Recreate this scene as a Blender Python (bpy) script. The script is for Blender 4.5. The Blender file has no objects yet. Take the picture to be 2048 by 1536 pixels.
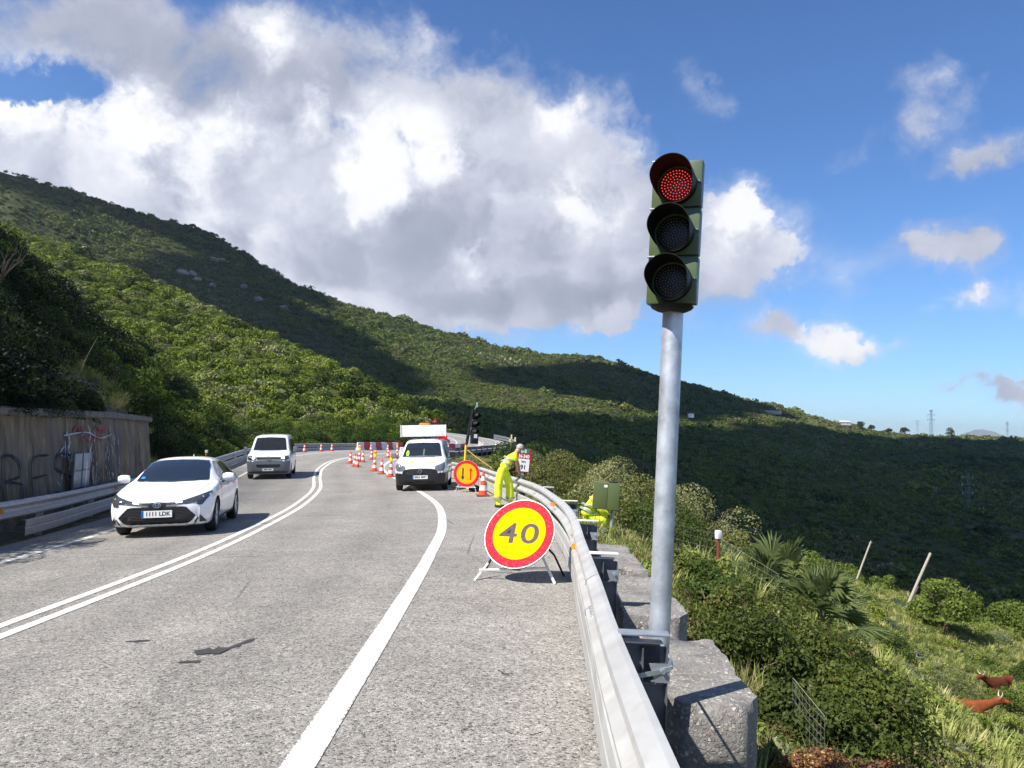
import bpy, bmesh, math, random
import numpy as np
from mathutils import Vector, Matrix, noise as mn
from mathutils.bvhtree import BVHTree

rnd = random.Random(7)
rng = np.random.default_rng(11)
SC = bpy.context.scene
C = SC.collection
R = math.radians

# ------------------------------------------------------------------ camera
cam = bpy.data.objects.new("camera", bpy.data.cameras.new("camera"))
C.objects.link(cam)
cam.data.sensor_width = 36.0
cam.data.lens = 36.0 * 1480.0 / 2048.0
cam.data.clip_start = 0.05
cam.data.clip_end = 20000
EYE = Vector((0, 0, 1.65))
pit, rol = 0.0635, R(2.0)
fw = Vector((0, math.cos(pit), math.sin(pit)))
u0 = Vector((0, -math.sin(pit), math.cos(pit)))
r0 = Vector((1, 0, 0))
rt = r0 * math.cos(rol) + u0 * math.sin(rol)
up = u0 * math.cos(rol) - r0 * math.sin(rol)
M = Matrix((rt, up, -fw)).transposed().to_4x4()
M.translation = EYE
cam.matrix_world = M
SC.camera = cam

# ------------------------------------------------------------------ light
SUN_EL = R(49)
SH = Vector((0.81, 0.585)).normalized()           # horizontal direction the light travels
sun = bpy.data.objects.new("sun", bpy.data.lights.new("sun", 'SUN'))
C.objects.link(sun)
sun.data.energy = 4.6
sun.data.angle = R(0.53)
sun.data.color = (1.0, 0.955, 0.88)
LD = Vector((SH.x * math.cos(SUN_EL), SH.y * math.cos(SUN_EL), -math.sin(SUN_EL)))
sun.rotation_euler = LD.to_track_quat('-Z', 'Y').to_euler()
sun.location = (-30, -20, 60)
SC.view_settings.view_transform = 'Standard'
SC.view_settings.look = 'None'
SC.view_settings.gamma = 1.0
SC.view_settings.use_curve_mapping = False
SC.view_settings.exposure = 0.85
SC.cycles.max_bounces = 6
SC.cycles.transparent_max_bounces = 8
SC.cycles.use_adaptive_sampling = True

def N(nt, t, **kw):
    n = nt.nodes.new(t)
    for k, v in kw.items():
        if k.startswith('_'):
            setattr(n, k[1:], v)
    return n

class NB:
    """tiny node builder"""
    def __init__(s, nt): s.nt = nt
    def put(s, sock, v):
        if isinstance(v, bpy.types.NodeSocket): s.nt.links.new(v, sock)
        elif v is not None: sock.default_value = v
    def math(s, op, a, b=None, c=None, clamp=False):
        n = s.nt.nodes.new('ShaderNodeMath'); n.operation = op; n.use_clamp = clamp
        s.put(n.inputs[0], a); s.put(n.inputs[1], b)
        if c is not None: s.put(n.inputs[2], c)
        return n.outputs[0]
    def mix(s, f, a, b, mode='MIX'):
        n = s.nt.nodes.new('ShaderNodeMix'); n.data_type = 'RGBA'; n.blend_type = mode
        s.put(n.inputs[0], f); s.put(n.inputs[6], a); s.put(n.inputs[7], b)
        return n.outputs[2]
    def noise(s, vec, scale, detail=4, rough=.55, dist=0.0, dims='3D'):
        n = s.nt.nodes.new('ShaderNodeTexNoise'); n.noise_dimensions = dims
        s.put(n.inputs['Vector'], vec); n.inputs['Scale'].default_value = scale
        n.inputs['Detail'].default_value = detail; n.inputs['Roughness'].default_value = rough
        n.inputs['Distortion'].default_value = dist
        return n.outputs[0]
    def vor(s, vec, scale, feat='F1', out=0):
        n = s.nt.nodes.new('ShaderNodeTexVoronoi'); n.feature = feat
        s.put(n.inputs['Vector'], vec); n.inputs['Scale'].default_value = scale
        return n.outputs[out]
    def ramp(s, f, stops):
        n = s.nt.nodes.new('ShaderNodeValToRGB'); s.put(n.inputs[0], f)
        e = n.color_ramp.elements
        while len(e) < len(stops): e.new(.5)
        for i, (p, c) in enumerate(stops):
            e[i].position = p
            e[i].color = (c, c, c, 1) if isinstance(c, (int, float)) else (*c[:3], 1)
        return n.outputs[0]
    def mapr(s, v, a, b, c=0.0, d=1.0, smooth=False):
        n = s.nt.nodes.new('ShaderNodeMapRange'); n.clamp = True
        if smooth: n.interpolation_type = 'SMOOTHSTEP'
        s.put(n.inputs[0], v)
        for i, x in enumerate((a, b, c, d)): n.inputs[i + 1].default_value = x
        return n.outputs[0]
    def vm(s, op, a, b=None, scale=None):
        n = s.nt.nodes.new('ShaderNodeVectorMath'); n.operation = op
        s.put(n.inputs[0], a)
        if b is not None: s.put(n.inputs[1], b)
        if scale is not None: s.put(n.inputs['Scale'], scale)
        return n.outputs['Value'] if op in ('LENGTH', 'DOT_PRODUCT') else n.outputs[0]
    def attr(s, name, typ='GEOMETRY', out='Fac'):
        n = s.nt.nodes.new('ShaderNodeAttribute'); n.attribute_name = name; n.attribute_type = typ
        return n.outputs[out]

# ------------------------------------------------------------------ sky
W = bpy.data.worlds.new("World"); SC.world = W; W.use_nodes = True
nt = W.node_tree; nt.nodes.clear(); b = NB(nt)
out = nt.nodes.new('ShaderNodeOutputWorld')
sky = nt.nodes.new('ShaderNodeTexSky'); sky.sky_type = 'NISHITA'
sky.sun_disc = False
sky.sun_elevation = SUN_EL
sky.sun_rotation = math.atan2(-SH.x, -SH.y)
sky.altitude = 150; sky.air_density = 1.0; sky.dust_density = 0.1; sky.ozone_density = 2.2
tc = nt.nodes.new('ShaderNodeTexCoord'); GEN = tc.outputs['Generated']
sx = nt.nodes.new('ShaderNodeSeparateXYZ'); nt.links.new(GEN, sx.inputs[0])
AZ = b.math('ARCTAN2', sx.outputs[0], sx.outputs[1])      # 0 straight up the road
EL = b.math('ARCSINE', sx.outputs[2])
def dirof(px, py):
    v = (fw * 1480 + rt * (px - 1024) - up * (py - 768)).normalized()
    return math.atan2(v.x, v.y), math.asin(v.z)
# cumulus banks: centre and half-size in sky angles (degrees are taken from a survey of the sky)
BANKS = [(20,300,170,110,1.1),(230,290,170,95,1.1),(420,300,170,120,1.2),(560,230,110,110,.85),(525,95,40,40,.5),(560,480,230,140,1.25),(300,480,260,110,1.2),(840,340,150,110,1.15),(760,480,220,130,1.25),(1010,330,120,90,.8),
         (1190,300,110,80,.65),(1240,420,120,110,.95),(1060,470,190,130,1.15),(1000,575,280,55,1.0),(1290,540,110,70,.8),(1500,500,80,66,.80),(1440,420,45,40,.5),(1590,540,40,40,.3),
         (120,40,200,62,.62),(380,60,200,70,.6),(640,130,110,90,.55),(780,60,90,60,.42),(900,190,110,80,.56),(1030,110,70,60,.42),(1150,200,80,50,.40),(1000,250,120,50,.45),(330,190,160,50,.55),
         (1535,655,66,34,1.05),(1615,668,50,18,.40),(1690,702,56,20,.80),(1840,480,90,40,.60),(1925,505,66,50,.50),(1898,598,34,28,.62),(1990,612,60,24,.42),
         (1850,125,60,36,.50),(1905,165,40,44,.46),(1850,225,56,36,.50),(1770,270,50,30,.42),(1710,320,40,28,.36),(1970,310,80,30,.52),(1890,325,40,24,.3),(1990,770,84,15,.85),(1210,655,52,14,.62),
         (1400,130,40,36,.38),(1440,175,44,36,.36),(1360,200,50,30,.22),(1690,590,32,50,.36),(1820,702,50,12,.48),(1330,640,60,7,.2),(1750,785,40,7,.2),
         (-500,250,420,180,1.2),(2600,500,180,60,.8),(2500,250,120,80,.5),(-300,640,400,60,.6)]
HOLES = [(125,188,95,26,1.9),(60,200,60,16,.8),(715,275,60,20,.7),(960,30,70,34,.4),(640,20,50,24,.25),(870,150,40,40,.25)]
LIT = [(230,225,130,36,1.0),(40,215,60,34,.9),(520,100,45,45,.9),(840,290,130,55,.8),(750,380,50,60,.7),(1105,212,34,24,.8),
       (960,500,60,40,.6),(640,230,40,60,.6),(480,250,100,50,.5),(1480,440,60,40,.9),(1150,400,80,50,.6),(1540,635,55,22,.9),(1690,690,45,14,.5),
       (1900,590,25,18,.7),(350,330,90,40,.4),(1290,290,50,40,.4),(450,420,100,50,.3)]
DARK = [(200,90,260,70,.5),(640,150,140,90,.45),(900,190,120,100,.35),(640,470,140,90,.45),(850,460,100,70,.55),(1050,590,300,36,.7),(1300,560,120,40,.55),(300,160,160,40,.3),
        (1880,520,90,36,.3),(1850,230,90,60,.25),(1960,320,90,40,.2),(1080,350,80,50,.25)]
def blobs(lst, az, el):
    acc = None
    for (px, py, rx, ry, w) in lst:
        if w == 0: continue
        a, e = dirof(px, py)
        qa = b.math('MULTIPLY', b.math('SUBTRACT', az, a), 1480.0 / rx)
        qe = b.math('MULTIPLY', b.math('SUBTRACT', el, e), 1480.0 / ry)
        q = b.math('ADD', b.math('MULTIPLY', qa, qa), b.math('MULTIPLY', qe, qe))
        g = b.math('MULTIPLY', b.math('EXPONENT', b.math('MULTIPLY', q, -.8)), w)
        acc = g if acc is None else b.math('ADD', acc, g)
    return acc
def billow(vec):
    acc = None
    for sc_, w_ in ((6.0, .60), (15, .40)):
        n = nt.nodes.new('ShaderNodeTexVoronoi'); n.feature = 'F1'; n.inputs['Scale'].default_value = sc_
        nt.links.new(vec, n.inputs['Vector'])
        q = b.math('MULTIPLY', b.math('SUBTRACT', .5, b.math('POWER', n.outputs[0], 1.6)), w_); acc = q if acc is None else b.math('ADD', acc, q)
    return acc
sp0 = nt.nodes.new('ShaderNodeSeparateXYZ'); nt.links.new(GEN, sp0.inputs[0])
w3 = nt.nodes.new('ShaderNodeTexNoise'); nt.links.new(GEN, w3.inputs['Vector']); w3.inputs['Scale'].default_value = 8; w3.inputs['Detail'].default_value = 7; w3.inputs['Roughness'].default_value = .62
WV = b.vm('SUBTRACT', w3.outputs[1], (.5, .5, .5))
PW = b.vm('ADD', GEN, b.vm('SCALE', WV, scale=.17))                       # turbulent directions
n1 = b.noise(GEN, 6.0, 9, .60, .2)
n2 = b.noise(PW, 21, 5, .62)
nl = b.noise(GEN, 3.3, 3, .5)
sw = nt.nodes.new('ShaderNodeSeparateXYZ'); nt.links.new(WV, sw.inputs[0])
az0 = b.math('ADD', AZ, b.math('MULTIPLY', sw.outputs[0], .16)); el0 = b.math('ADD', EL, b.math('MULTIPLY', sw.outputs[2], .12))
d = b.math('MINIMUM', b.math('SUBTRACT', blobs(BANKS, az0, el0), blobs(HOLES, az0, el0)), 1.2)
back = b.math('MULTIPLY', b.mapr(nl, .48, .7), b.mapr(b.math('ABSOLUTE', az0), .8, 1.2))
d = b.math('ADD', d, b.math('MULTIPLY', back, .9))
bw0 = billow(PW); bw1 = billow(b.vm('ADD', PW, (-0.020, -0.004, 0.026)))
high = b.mapr(EL, .29, .40, 0, 1, True)
brk = b.math('ADD', b.math('MULTIPLY', b.math('SUBTRACT', n1, .5), b.math('ADD', 1.5, b.math('MULTIPLY', high, .9))), b.math('MULTIPLY', b.math('SUBTRACT', n2, .5), .7))
brk = b.math('ADD', brk, b.math('MULTIPLY', bw0, b.math('SUBTRACT', .85, b.math('MULTIPLY', high, .6))))
brk = b.math('MULTIPLY', b.math('SUBTRACT', brk, .10), b.mapr(d, 0.0, .35))
d0 = b.math('ADD', d, brk)
ca = b.mapr(d0, .36, .76, 0, 1, True); cb = b.mapr(d0, .20, 1.05, 0, 1, True)
cover = b.mix(high, ca, cb)
cover = b.math('MAXIMUM', cover, b.mapr(d0, .14, .6, 0, .32, True))
relief = b.math('MULTIPLY', b.math('SUBTRACT', bw0, bw1), b.math('SUBTRACT', .75, b.math('MULTIPLY', high, .5)))
litb = b.math('MULTIPLY', blobs(LIT, az0, el0), b.mapr(b.math('ADD', b.math('MULTIPLY', n2, .5), b.math('ADD', n1, b.math('MULTIPLY', bw0, .7))), .66, 1.02, .05, 1.3))
shade = b.math('ADD', b.math('ADD', .47, relief), b.mapr(d0, 1.4, .5, 0, .10))
shade = b.math('ADD', shade, b.math('MULTIPLY', litb, .86))
shade = b.math('SUBTRACT', shade, b.math('MULTIPLY', blobs(DARK, az0, el0), .36))
shade = b.math('ADD', shade, b.math('MULTIPLY', b.math('SUBTRACT', nl, .5), .7))
shade = b.math('ADD', shade, b.math('MULTIPLY', b.math('SUBTRACT', n1, .5), .8))
shade = b.math('ADD', shade, b.math('MULTIPLY', b.math('SUBTRACT', n2, .5), .22), clamp=True)
ccol = b.ramp(shade, [(0, (.27, .30, .38)), (.3, (.36, .385, .47)), (.6, (.52, .545, .63)), (.85, (.72, .73, .78)), (1, (.78, .78, .79))])
bgs = nt.nodes.new('ShaderNodeBackground')
skyc = b.mix(1.0, sky.outputs[0], (.66, .90, 1.22, 1), 'MULTIPLY')
nt.links.new(skyc, bgs.inputs[0]); bgs.inputs[1].default_value = 0.074
bgc = nt.nodes.new('ShaderNodeBackground'); nt.links.new(ccol, bgc.inputs[0]); bgc.inputs[1].default_value = .74
mx = nt.nodes.new('ShaderNodeMixShader'); nt.links.new(cover, mx.inputs[0])
nt.links.new(bgs.outputs[0], mx.inputs[1]); nt.links.new(bgc.outputs[0], mx.inputs[2])
nt.links.new(mx.outputs[0], out.inputs[0])
W.cycles.sampling_method = 'MANUAL'; W.cycles.sample_map_resolution = 512

# ------------------------------------------------------------------ materials
MATS = {}
def mat(name, col=(.5, .5, .5), rough=.6, metal=0.0, var=.12, vscale=6.0, bump=0.0, bscale=60.0, emit=None, spec=.5, coat=0.0, dirt=0.0, dirtcol=(.18, .15, .11)):
    if name in MATS: return MATS[name]
    m = bpy.data.materials.new(name); m.use_nodes = True; MATS[name] = m
    nt = m.node_tree; b = NB(nt); p = nt.nodes['Principled BSDF']
    tc = nt.nodes.new('ShaderNodeTexCoord').outputs['Object']
    c = (*col, 1)
    if var:
        f = b.mapr(b.noise(tc, vscale, 5), .3, .7, 1 - var, 1 + var)
        v = nt.nodes.new('ShaderNodeCombineColor')
        for i in range(3): b.put(v.inputs[i], f)
        c = b.mix(1.0, c, v.outputs[0], 'MULTIPLY')
    if dirt:
        g = b.mapr(b.noise(tc, vscale * 2.3, 7, .65), .52, .72, 0, dirt)
        c = b.mix(g, c, (*dirtcol, 1))
    b.put(p.inputs['Base Color'], c)
    p.inputs['Metallic'].default_value = metal
    rr = b.mapr(b.noise(tc, vscale * 1.7, 4), .3, .7, max(.02, rough * .8), min(1, rough * 1.2))
    b.put(p.inputs['Roughness'], rr)
    p.inputs['Specular IOR Level'].default_value = spec
    p.inputs['Coat Weight'].default_value = coat
    if bump:
        bn = nt.nodes.new('ShaderNodeBump'); bn.inputs['Strength'].default_value = bump; bn.inputs['Distance'].default_value = .01
        b.put(bn.inputs['Height'], b.noise(tc, bscale, 6, .6)); nt.links.new(bn.outputs[0], p.inputs['Normal'])
    if emit:
        p.inputs['Emission Color'].default_value = (*emit[0], 1); p.inputs['Emission Strength'].default_value = emit[1]
    return m

def leaf_mat(name, cols, trans=.32, rough=.55, patch=.05, leafvar=.35):
    """cols: ramp over a per-plant random number; patch = scale of the large colour drift over the land"""
    m = bpy.data.materials.new(name); m.use_nodes = True; nt = m.node_tree; b = NB(nt)
    p = nt.nodes['Principled BSDF']; o = nt.nodes['Material Output']
    geo = nt.nodes.new('ShaderNodeNewGeometry'); oi = nt.nodes.new('ShaderNodeObjectInfo')
    drift = b.mapr(b.noise(geo.outputs['Position'], patch, 3), .3, .7, -.3, .3)
    f = b.math('ADD', b.math('MULTIPLY', oi.outputs['Random'], .75), b.math('ADD', drift, .12), clamp=True)
    c = b.ramp(f, [(i / (len(cols) - 1), q) for i, q in enumerate(cols)])
    v = b.mapr(geo.outputs['Random Per Island'], 0, 1, 1 - leafvar, 1 + leafvar)
    cc = nt.nodes.new('ShaderNodeCombineColor')
    for i in range(3): b.put(cc.inputs[i], v)
    c = b.mix(1.0, c, cc.outputs[0], 'MULTIPLY')
    b.put(p.inputs['Base Color'], c); p.inputs['Roughness'].default_value = rough
    p.inputs['Specular IOR Level'].default_value = .18
    t = nt.nodes.new('ShaderNodeBsdfTranslucent'); b.put(t.inputs[0], b.mix(1.0, c, (1.15, 1.2, .5, 1), 'MULTIPLY'))
    ms = nt.nodes.new('ShaderNodeMixShader'); ms.inputs[0].default_value = trans
    nt.links.new(p.outputs[0], ms.inputs[1]); nt.links.new(t.outputs[0], ms.inputs[2]); nt.links.new(ms.outputs[0], o.inputs[0])
    return m

# ------------------------------------------------------------------ mesh helpers
class MB:
    def __init__(s): s.v = []; s.f = []; s.m = []
    def add(s, vs, fs, mi=0):
        k = len(s.v); s.v += [tuple(v) for v in vs]
        s.f += [tuple(i + k for i in f) for f in fs]; s.m += [mi] * len(fs); return s
    def box(s, c, size, rz=0.0, mi=0, mtx=None):
        hx, hy, hz = [q / 2 for q in size]; vs = []
        rm = mtx or Matrix.Rotation(rz, 3, 'Z')
        for x, y, z in ((-1,-1,-1),(1,-1,-1),(1,1,-1),(-1,1,-1),(-1,-1,1),(1,-1,1),(1,1,1),(-1,1,1)):
            vs.append(Vector(c) + rm @ Vector((x*hx, y*hy, z*hz)))
        return s.add(vs, [(0,3,2,1),(4,5,6,7),(0,1,5,4),(1,2,6,5),(2,3,7,6),(3,0,4,7)], mi)
    def tube(s, pts, rad, n=8, mi=0, cap=True, flat=1.0):
        pts = [Vector(p) for p in pts]; rads = rad if isinstance(rad, (list, tuple)) else [rad] * len(pts)
        rings = []; prev = None
        for i, p in enumerate(pts):
            t = (pts[min(i+1, len(pts)-1)] - pts[max(i-1, 0)]).normalized()
            if prev is None:
                a = Vector((0,0,1)) if abs(t.z) < .9 else Vector((1,0,0)); x = t.cross(a).normalized()
            else: x = (prev - t * prev.dot(t)).normalized()
            prev = x; y = t.cross(x)
            rings.append([p + (x*math.cos(q) + y*math.sin(q)*flat) * rads[i] for q in [2*math.pi*k/n for k in range(n)]])
        vs = [v for r in rings for v in r]; fs = []
        for i in range(len(rings)-1):
            for k in range(n):
                a = i*n+k; c = i*n+(k+1) % n; fs.append((a, c, c+n, a+n))
        if cap: fs.append(tuple(range(n-1, -1, -1))); fs.append(tuple((len(rings)-1)*n + k for k in range(n)))
        return s.add(vs, fs, mi)
    def lathe(s, prof, n=24, origin=(0,0,0), axis='Z', mi=0, mtx=None):
        vs = []; fs = []; o = Vector(origin)
        for r, z in prof:
            for k in range(n):
                a = 2*math.pi*k/n
                v = Vector((r*math.cos(a), r*math.sin(a), z))
                if axis == 'X': v = Vector((v.z, v.x, v.y))
                if axis == 'Y': v = Vector((v.x, v.z, v.y))
                if mtx: v = mtx @ v
                vs.append(o + v)
        for i in range(len(prof)-1):
            for k in range(n):
                a = i*n+k; c = i*n+(k+1) % n; fs.append((a, c, c+n, a+n))
        return s.add(vs, fs, mi)
    def poly(s, pts, thick=None, d=None, mi=0):
        """planar outline extruded by vector d"""
        n = len(pts); pts = [Vector(p) for p in pts]
        if d is None: return s.add(pts, [tuple(range(n))], mi)
        d = Vector(d); vs = pts + [p + d for p in pts]
        fs = [tuple(range(n)), tuple(range(2*n-1, n-1, -1))] + [(i, i+n, (i+1) % n + n, (i+1) % n) for i in range(n)]
        return s.add(vs, fs, mi)
    def sweep(s, path, prof, mi=0, closed=True, lat=None):
        """profile points (lateral, height) swept along path points (Vector) - lateral to the left of travel positive"""
        path = [Vector(p) for p in path]; n = len(prof); vs = []
        for i, p in enumerate(path):
            t = path[min(i+1, len(path)-1)] - path[max(i-1, 0)]; t.z = 0; t.normalize()
            l = Vector((-t.y, t.x, 0))
            for o, z in prof: vs.append(p + l*o + Vector((0,0,z)))
        fs = []
        for i in range(len(path)-1):
            for k in range(n if closed else n-1):
                a = i*n+k; c = i*n+(k+1) % n; fs.append((a, c, c+n, a+n))
        if closed: fs.append(tuple(range(n-1, -1, -1))); fs.append(tuple((len(path)-1)*n+k for k in range(n)))
        return s.add(vs, fs, mi)
    def mesh(s, name, mats, smooth=False):
        me = bpy.data.meshes.new(name); me.from_pydata(s.v, [], s.f)
        for m in (mats if isinstance(mats, (list, tuple)) else [mats]): me.materials.append(m)
        if any(s.m): me.polygons.foreach_set('material_index', s.m)
        bm = bmesh.new(); bm.from_mesh(me); bmesh.ops.recalc_face_normals(bm, faces=bm.faces); bm.to_mesh(me); bm.free()
        if smooth: shade(me, smooth if not isinstance(smooth, bool) else 40)
        return me
    def build(s, name, mats, parent=None, smooth=False, **kw):
        return obj(name, s.mesh(name, mats, smooth), parent, **kw)

def shade(me, ang=40):
    me.polygons.foreach_set('use_smooth', [True] * len(me.polygons))
    bm = bmesh.new(); bm.from_mesh(me); th = R(ang)
    for e in bm.edges:
        if len(e.link_faces) == 2 and e.calc_face_angle(0) > th: e.smooth = False
    bm.to_mesh(me); bm.free()

def obj(name, me, parent=None, loc=None, rot=None, label=None, cat=None, group=None, kind=None):
    o = bpy.data.objects.new(name, me); C.objects.link(o)
    if parent: o.parent = parent
    if loc is not None: o.location = loc
    if rot is not None: o.rotation_euler = rot
    if label: o['label'] = label
    if cat: o['category'] = cat
    if group: o['group'] = group
    if kind: o['kind'] = kind
    return o
def thing(name, label, cat, loc=(0,0,0), rz=0.0, group=None, rot=None):
    return obj(name, None, None, loc, rot or (0,0,rz), label, cat, group)
def copy_tree(o, parent=None):
    c = o.copy(); C.objects.link(c); c.parent = parent
    for ch in list(o.children): copy_tree(ch, c)
    return c
def retag(o, label=None, loc=None, rz=None):
    if label: o['label'] = label
    if loc is not None: o.location = loc
    if rz is not None: o.rotation_euler = (0, 0, rz)
    return o
def bevel(o, w=.01, seg=2):
    bm = bmesh.new(); bm.from_mesh(o.data)
    bmesh.ops.bevel(bm, geom=[e for e in bm.edges if e.calc_face_angle(0) > .6], offset=w, segments=seg, affect='EDGES', profile=.6)
    bm.to_mesh(o.data); bm.free(); shade(o.data, 35); return o
def text_mesh(txt, size, m, bold=.0, align='CENTER', extrude=.001, xs=1.0):
    cu = bpy.data.curves.new('t', 'FONT'); cu.body = txt; cu.size = size; cu.align_x = align; cu.align_y = 'CENTER'
    cu.offset = bold; cu.extrude = extrude; cu.resolution_u = 4
    o = bpy.data.objects.new('t', cu); C.objects.link(o); bpy.context.view_layer.update()
    dg = bpy.context.evaluated_depsgraph_get(); me = bpy.data.meshes.new_from_object(o.evaluated_get(dg))
    bpy.data.objects.remove(o); me.materials.clear(); me.materials.append(m)
    for v in me.vertices: v.co.x *= xs
    return me
def lettering(txt, size, m, parent, loc, rot=(R(90),0,0), bold=.0, xs=1.0, name='lettering', align='CENTER'):
    me = text_mesh(txt, size, m, bold, align, xs=xs); me.name = name
    return obj(name, me, parent, loc, rot)
def skinned(name, pts, edges, rad, m, parent=None, sub=2, loc=None, rot=None, sx=None):
    me = bpy.data.meshes.new(name); me.from_pydata([Vector(p) for p in pts], edges, [])
    o = bpy.data.objects.new(name, me); C.objects.link(o)
    md = o.modifiers.new('s', 'SKIN'); md.use_smooth_shade = True; md.branch_smoothing = .6
    for i, v in enumerate(me.skin_vertices[0].data):
        r = rad[i]; v.radius = (r, r) if isinstance(r, (int, float)) else r
        v.use_root = (i == 0)
    sb = o.modifiers.new('d', 'SUBSURF'); sb.levels = sub; sb.render_levels = sub
    bpy.context.view_layer.update()
    dg = bpy.context.evaluated_depsgraph_get(); m2 = bpy.data.meshes.new_from_object(o.evaluated_get(dg))
    bpy.data.objects.remove(o); m2.name = name; m2.materials.clear(); m2.materials.append(m)
    m2.polygons.foreach_set('use_smooth', [True] * len(m2.polygons))
    return obj(name, m2, parent, loc, rot)

# ------------------------------------------------------------------ the road surface, measured on the ground
PY=[-40,0,9,25,35,50,65,80,100]; PZ=[.5,0,-.14,-.42,-.53,-.6,-.7,-.75,-.75]
CY=[-40,25,35,50,65]; CC=[.055,.055,.035,.015,.01]
def zr(X, Y): return float(np.interp(Y,PY,PZ)+np.interp(Y,CY,CC)*min(0,X+1))
# centre line, left line, right line, left pavement edge, right pavement edge, height at the centre (None: zr)
ROWS = [((-4.4,-20),(-7.5,-20),(-1.0,-20),(-8.6,-20),(.55,-20),None),
 ((-4.43,-8),(-7.35,-8),(-1.0,-8),(-8.5,-8),(.56,-8),None),
 ((-4.45,0),(-7.25,0),(-.99,0),(-8.4,0),(.58,0),None),
 ((-4.5,6.65),(-7.2,6.8),(-1.02,6),(-8.35,6.8),(.74,6),None),
 ((-4.63,11),(-7.38,11),(-1.1,10.8),(-8.45,11.2),(.86,10.5),None),
 ((-5.05,15.3),(-8.05,15.4),(-1.3,15),(-9.2,15.8),(.78,15),None),
 ((-5.85,21),(-9.2,20.5),(-2.0,20.6),(-10.4,21),(.18,20.5),None),
 ((-7.2,28),(-11,27),(-3.7,28.3),(-12.3,27.4),(-1.35,28.4),None),
 ((-9.0,35),(-12.6,34.7),(-5.6,35.5),(-14.1,35.4),(-3.0,36),None),
 ((-10.6,42),(-14.1,41.5),(-7.2,42.5),(-15.9,42),(-4.7,43),None),
 ((-11.8,50),(-15.5,50),(-8.1,50),(-17.6,50.3),(-5.9,50),None),
 ((-12.2,58),(-16.5,58.5),(-8.45,57.5),(-18.8,59),(-6.3,57),None),
 ((-11.6,67),(-15.9,69.5),(-7.9,65),(-17.9,71),(-6.1,64),-.8),
 ((-9.8,76),(-13.4,78.6),(-6.5,73.6),(-15.0,80.5),(-5.0,72.5),-.82),
 ((-7.2,85.5),(-10.5,87.2),(-4.2,83.6),(-11.7,88.3),(-3.1,83),-.8),
 ((-5.0,95),(-8.3,96),(-1.8,94),(-9.4,96.5),(-.9,93.7),-.7),
 ((-4.2,105),(-7.6,105),(-.9,105),(-8.7,105),(.2,105),-.4),
 ((-5.3,115),(-8.5,113),(-2.2,116.5),(-9.4,112.4),(-1.2,117),0),
 ((-8.3,124),(-11,121.5),(-5.7,126.3),(-11.8,120.7),(-4.9,127.2),.4),
 ((-12.5,132),(-14.8,129),(-10.2,134.9),(-15.3,128),(-9.6,136),.8),
 ((-19,139),(-20.5,136),(-17.5,142),(-21,135),(-17,143),1.2),
 ((-28,144),(-29,141),(-27,147),(-29.5,140),(-26.6,148),1.6)]
def cr(P, sub):
    P = np.array(P, float); out = []
    Q = np.vstack([2*P[0]-P[1], P, 2*P[-1]-P[-2]])
    for i in range(len(P)-1):
        p0,p1,p2,p3 = Q[i:i+4]
        for t in np.arange(sub)/sub:
            out.append(.5*((2*p1)+(-p0+p2)*t+(2*p0-5*p1+4*p2-p3)*t*t+(-p0+3*p1-3*p2+p3)*t**3))
    out.append(P[-1]); return np.array(out)
SUB = 10
def rowline(k):
    pts = []
    for r in ROWS:
        x, y = r[k]; z = zr(x, y) if r[5] is None else r[5]
        pts.append((x, y, z))
    return cr(pts, SUB)
LC, LL, LR, LPV, RPV = [rowline(k) for k in (0,1,2,3,4)]
NS = len(LC)
def arc(P): return np.concatenate([[0], np.cumsum(np.linalg.norm(np.diff(P[:, :2], axis=0), axis=1))])
S = arc(LC)
XSEC = [LPV, LL, (LL+LC)/2, LC, (LC+LR)/2, LR, (LR+RPV)/2, RPV]
def road_z(x, y):
    """surface height: nearest station, across its section"""
    d = (LC[:,0]-x)**2 + (LC[:,1]-y)**2; i = int(d.argmin())
    best = None
    for j in range(max(0,i-6), min(NS-1,i+6)):
        a, c = LPV[j], RPV[j]; t = ((x-a[0])*(c[0]-a[0])+(y-a[1])*(c[1]-a[1]))/((c[0]-a[0])**2+(c[1]-a[1])**2)
        px, py = a[0]+t*(c[0]-a[0]), a[1]+t*(c[1]-a[1]); dd = (px-x)**2+(py-y)**2
        if best is None or dd < best[0]: best = (dd, j, t)
    j, t = best[1], best[2]; a = LPV[j]; c = LC[j]; g_ = LR[j]; e = RPV[j]; w_ = np.linalg.norm((e-a)[:2])
    tc_ = np.linalg.norm((c-a)[:2])/w_; tg_ = np.linalg.norm((g_-a)[:2])/w_
    return float(np.interp(t, [0, tc_, tg_, 1], [a[2], c[2], g_[2], e[2]]))
ZGR = {}
vs = []; uv = []
for i in range(NS):
    wl = np.linalg.norm((LPV[i]-LC[i])[:2]); 
    for P in XSEC:
        u = np.linalg.norm((P[i]-LC[i])[:2]) * (-1 if XSEC.index is None else 1)
        vs.append((P[i][0], P[i][1], P[i][2]))
    for k, P in enumerate(XSEC):
        u = np.linalg.norm((P[i]-LC[i])[:2]); uv.append(((-u if k < 3 else u), S[i]))
K = len(XSEC); fs = [(i*K+k, i*K+k+1, (i+1)*K+k+1, (i+1)*K+k) for i in range(NS-1) for k in range(K-1)]

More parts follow.
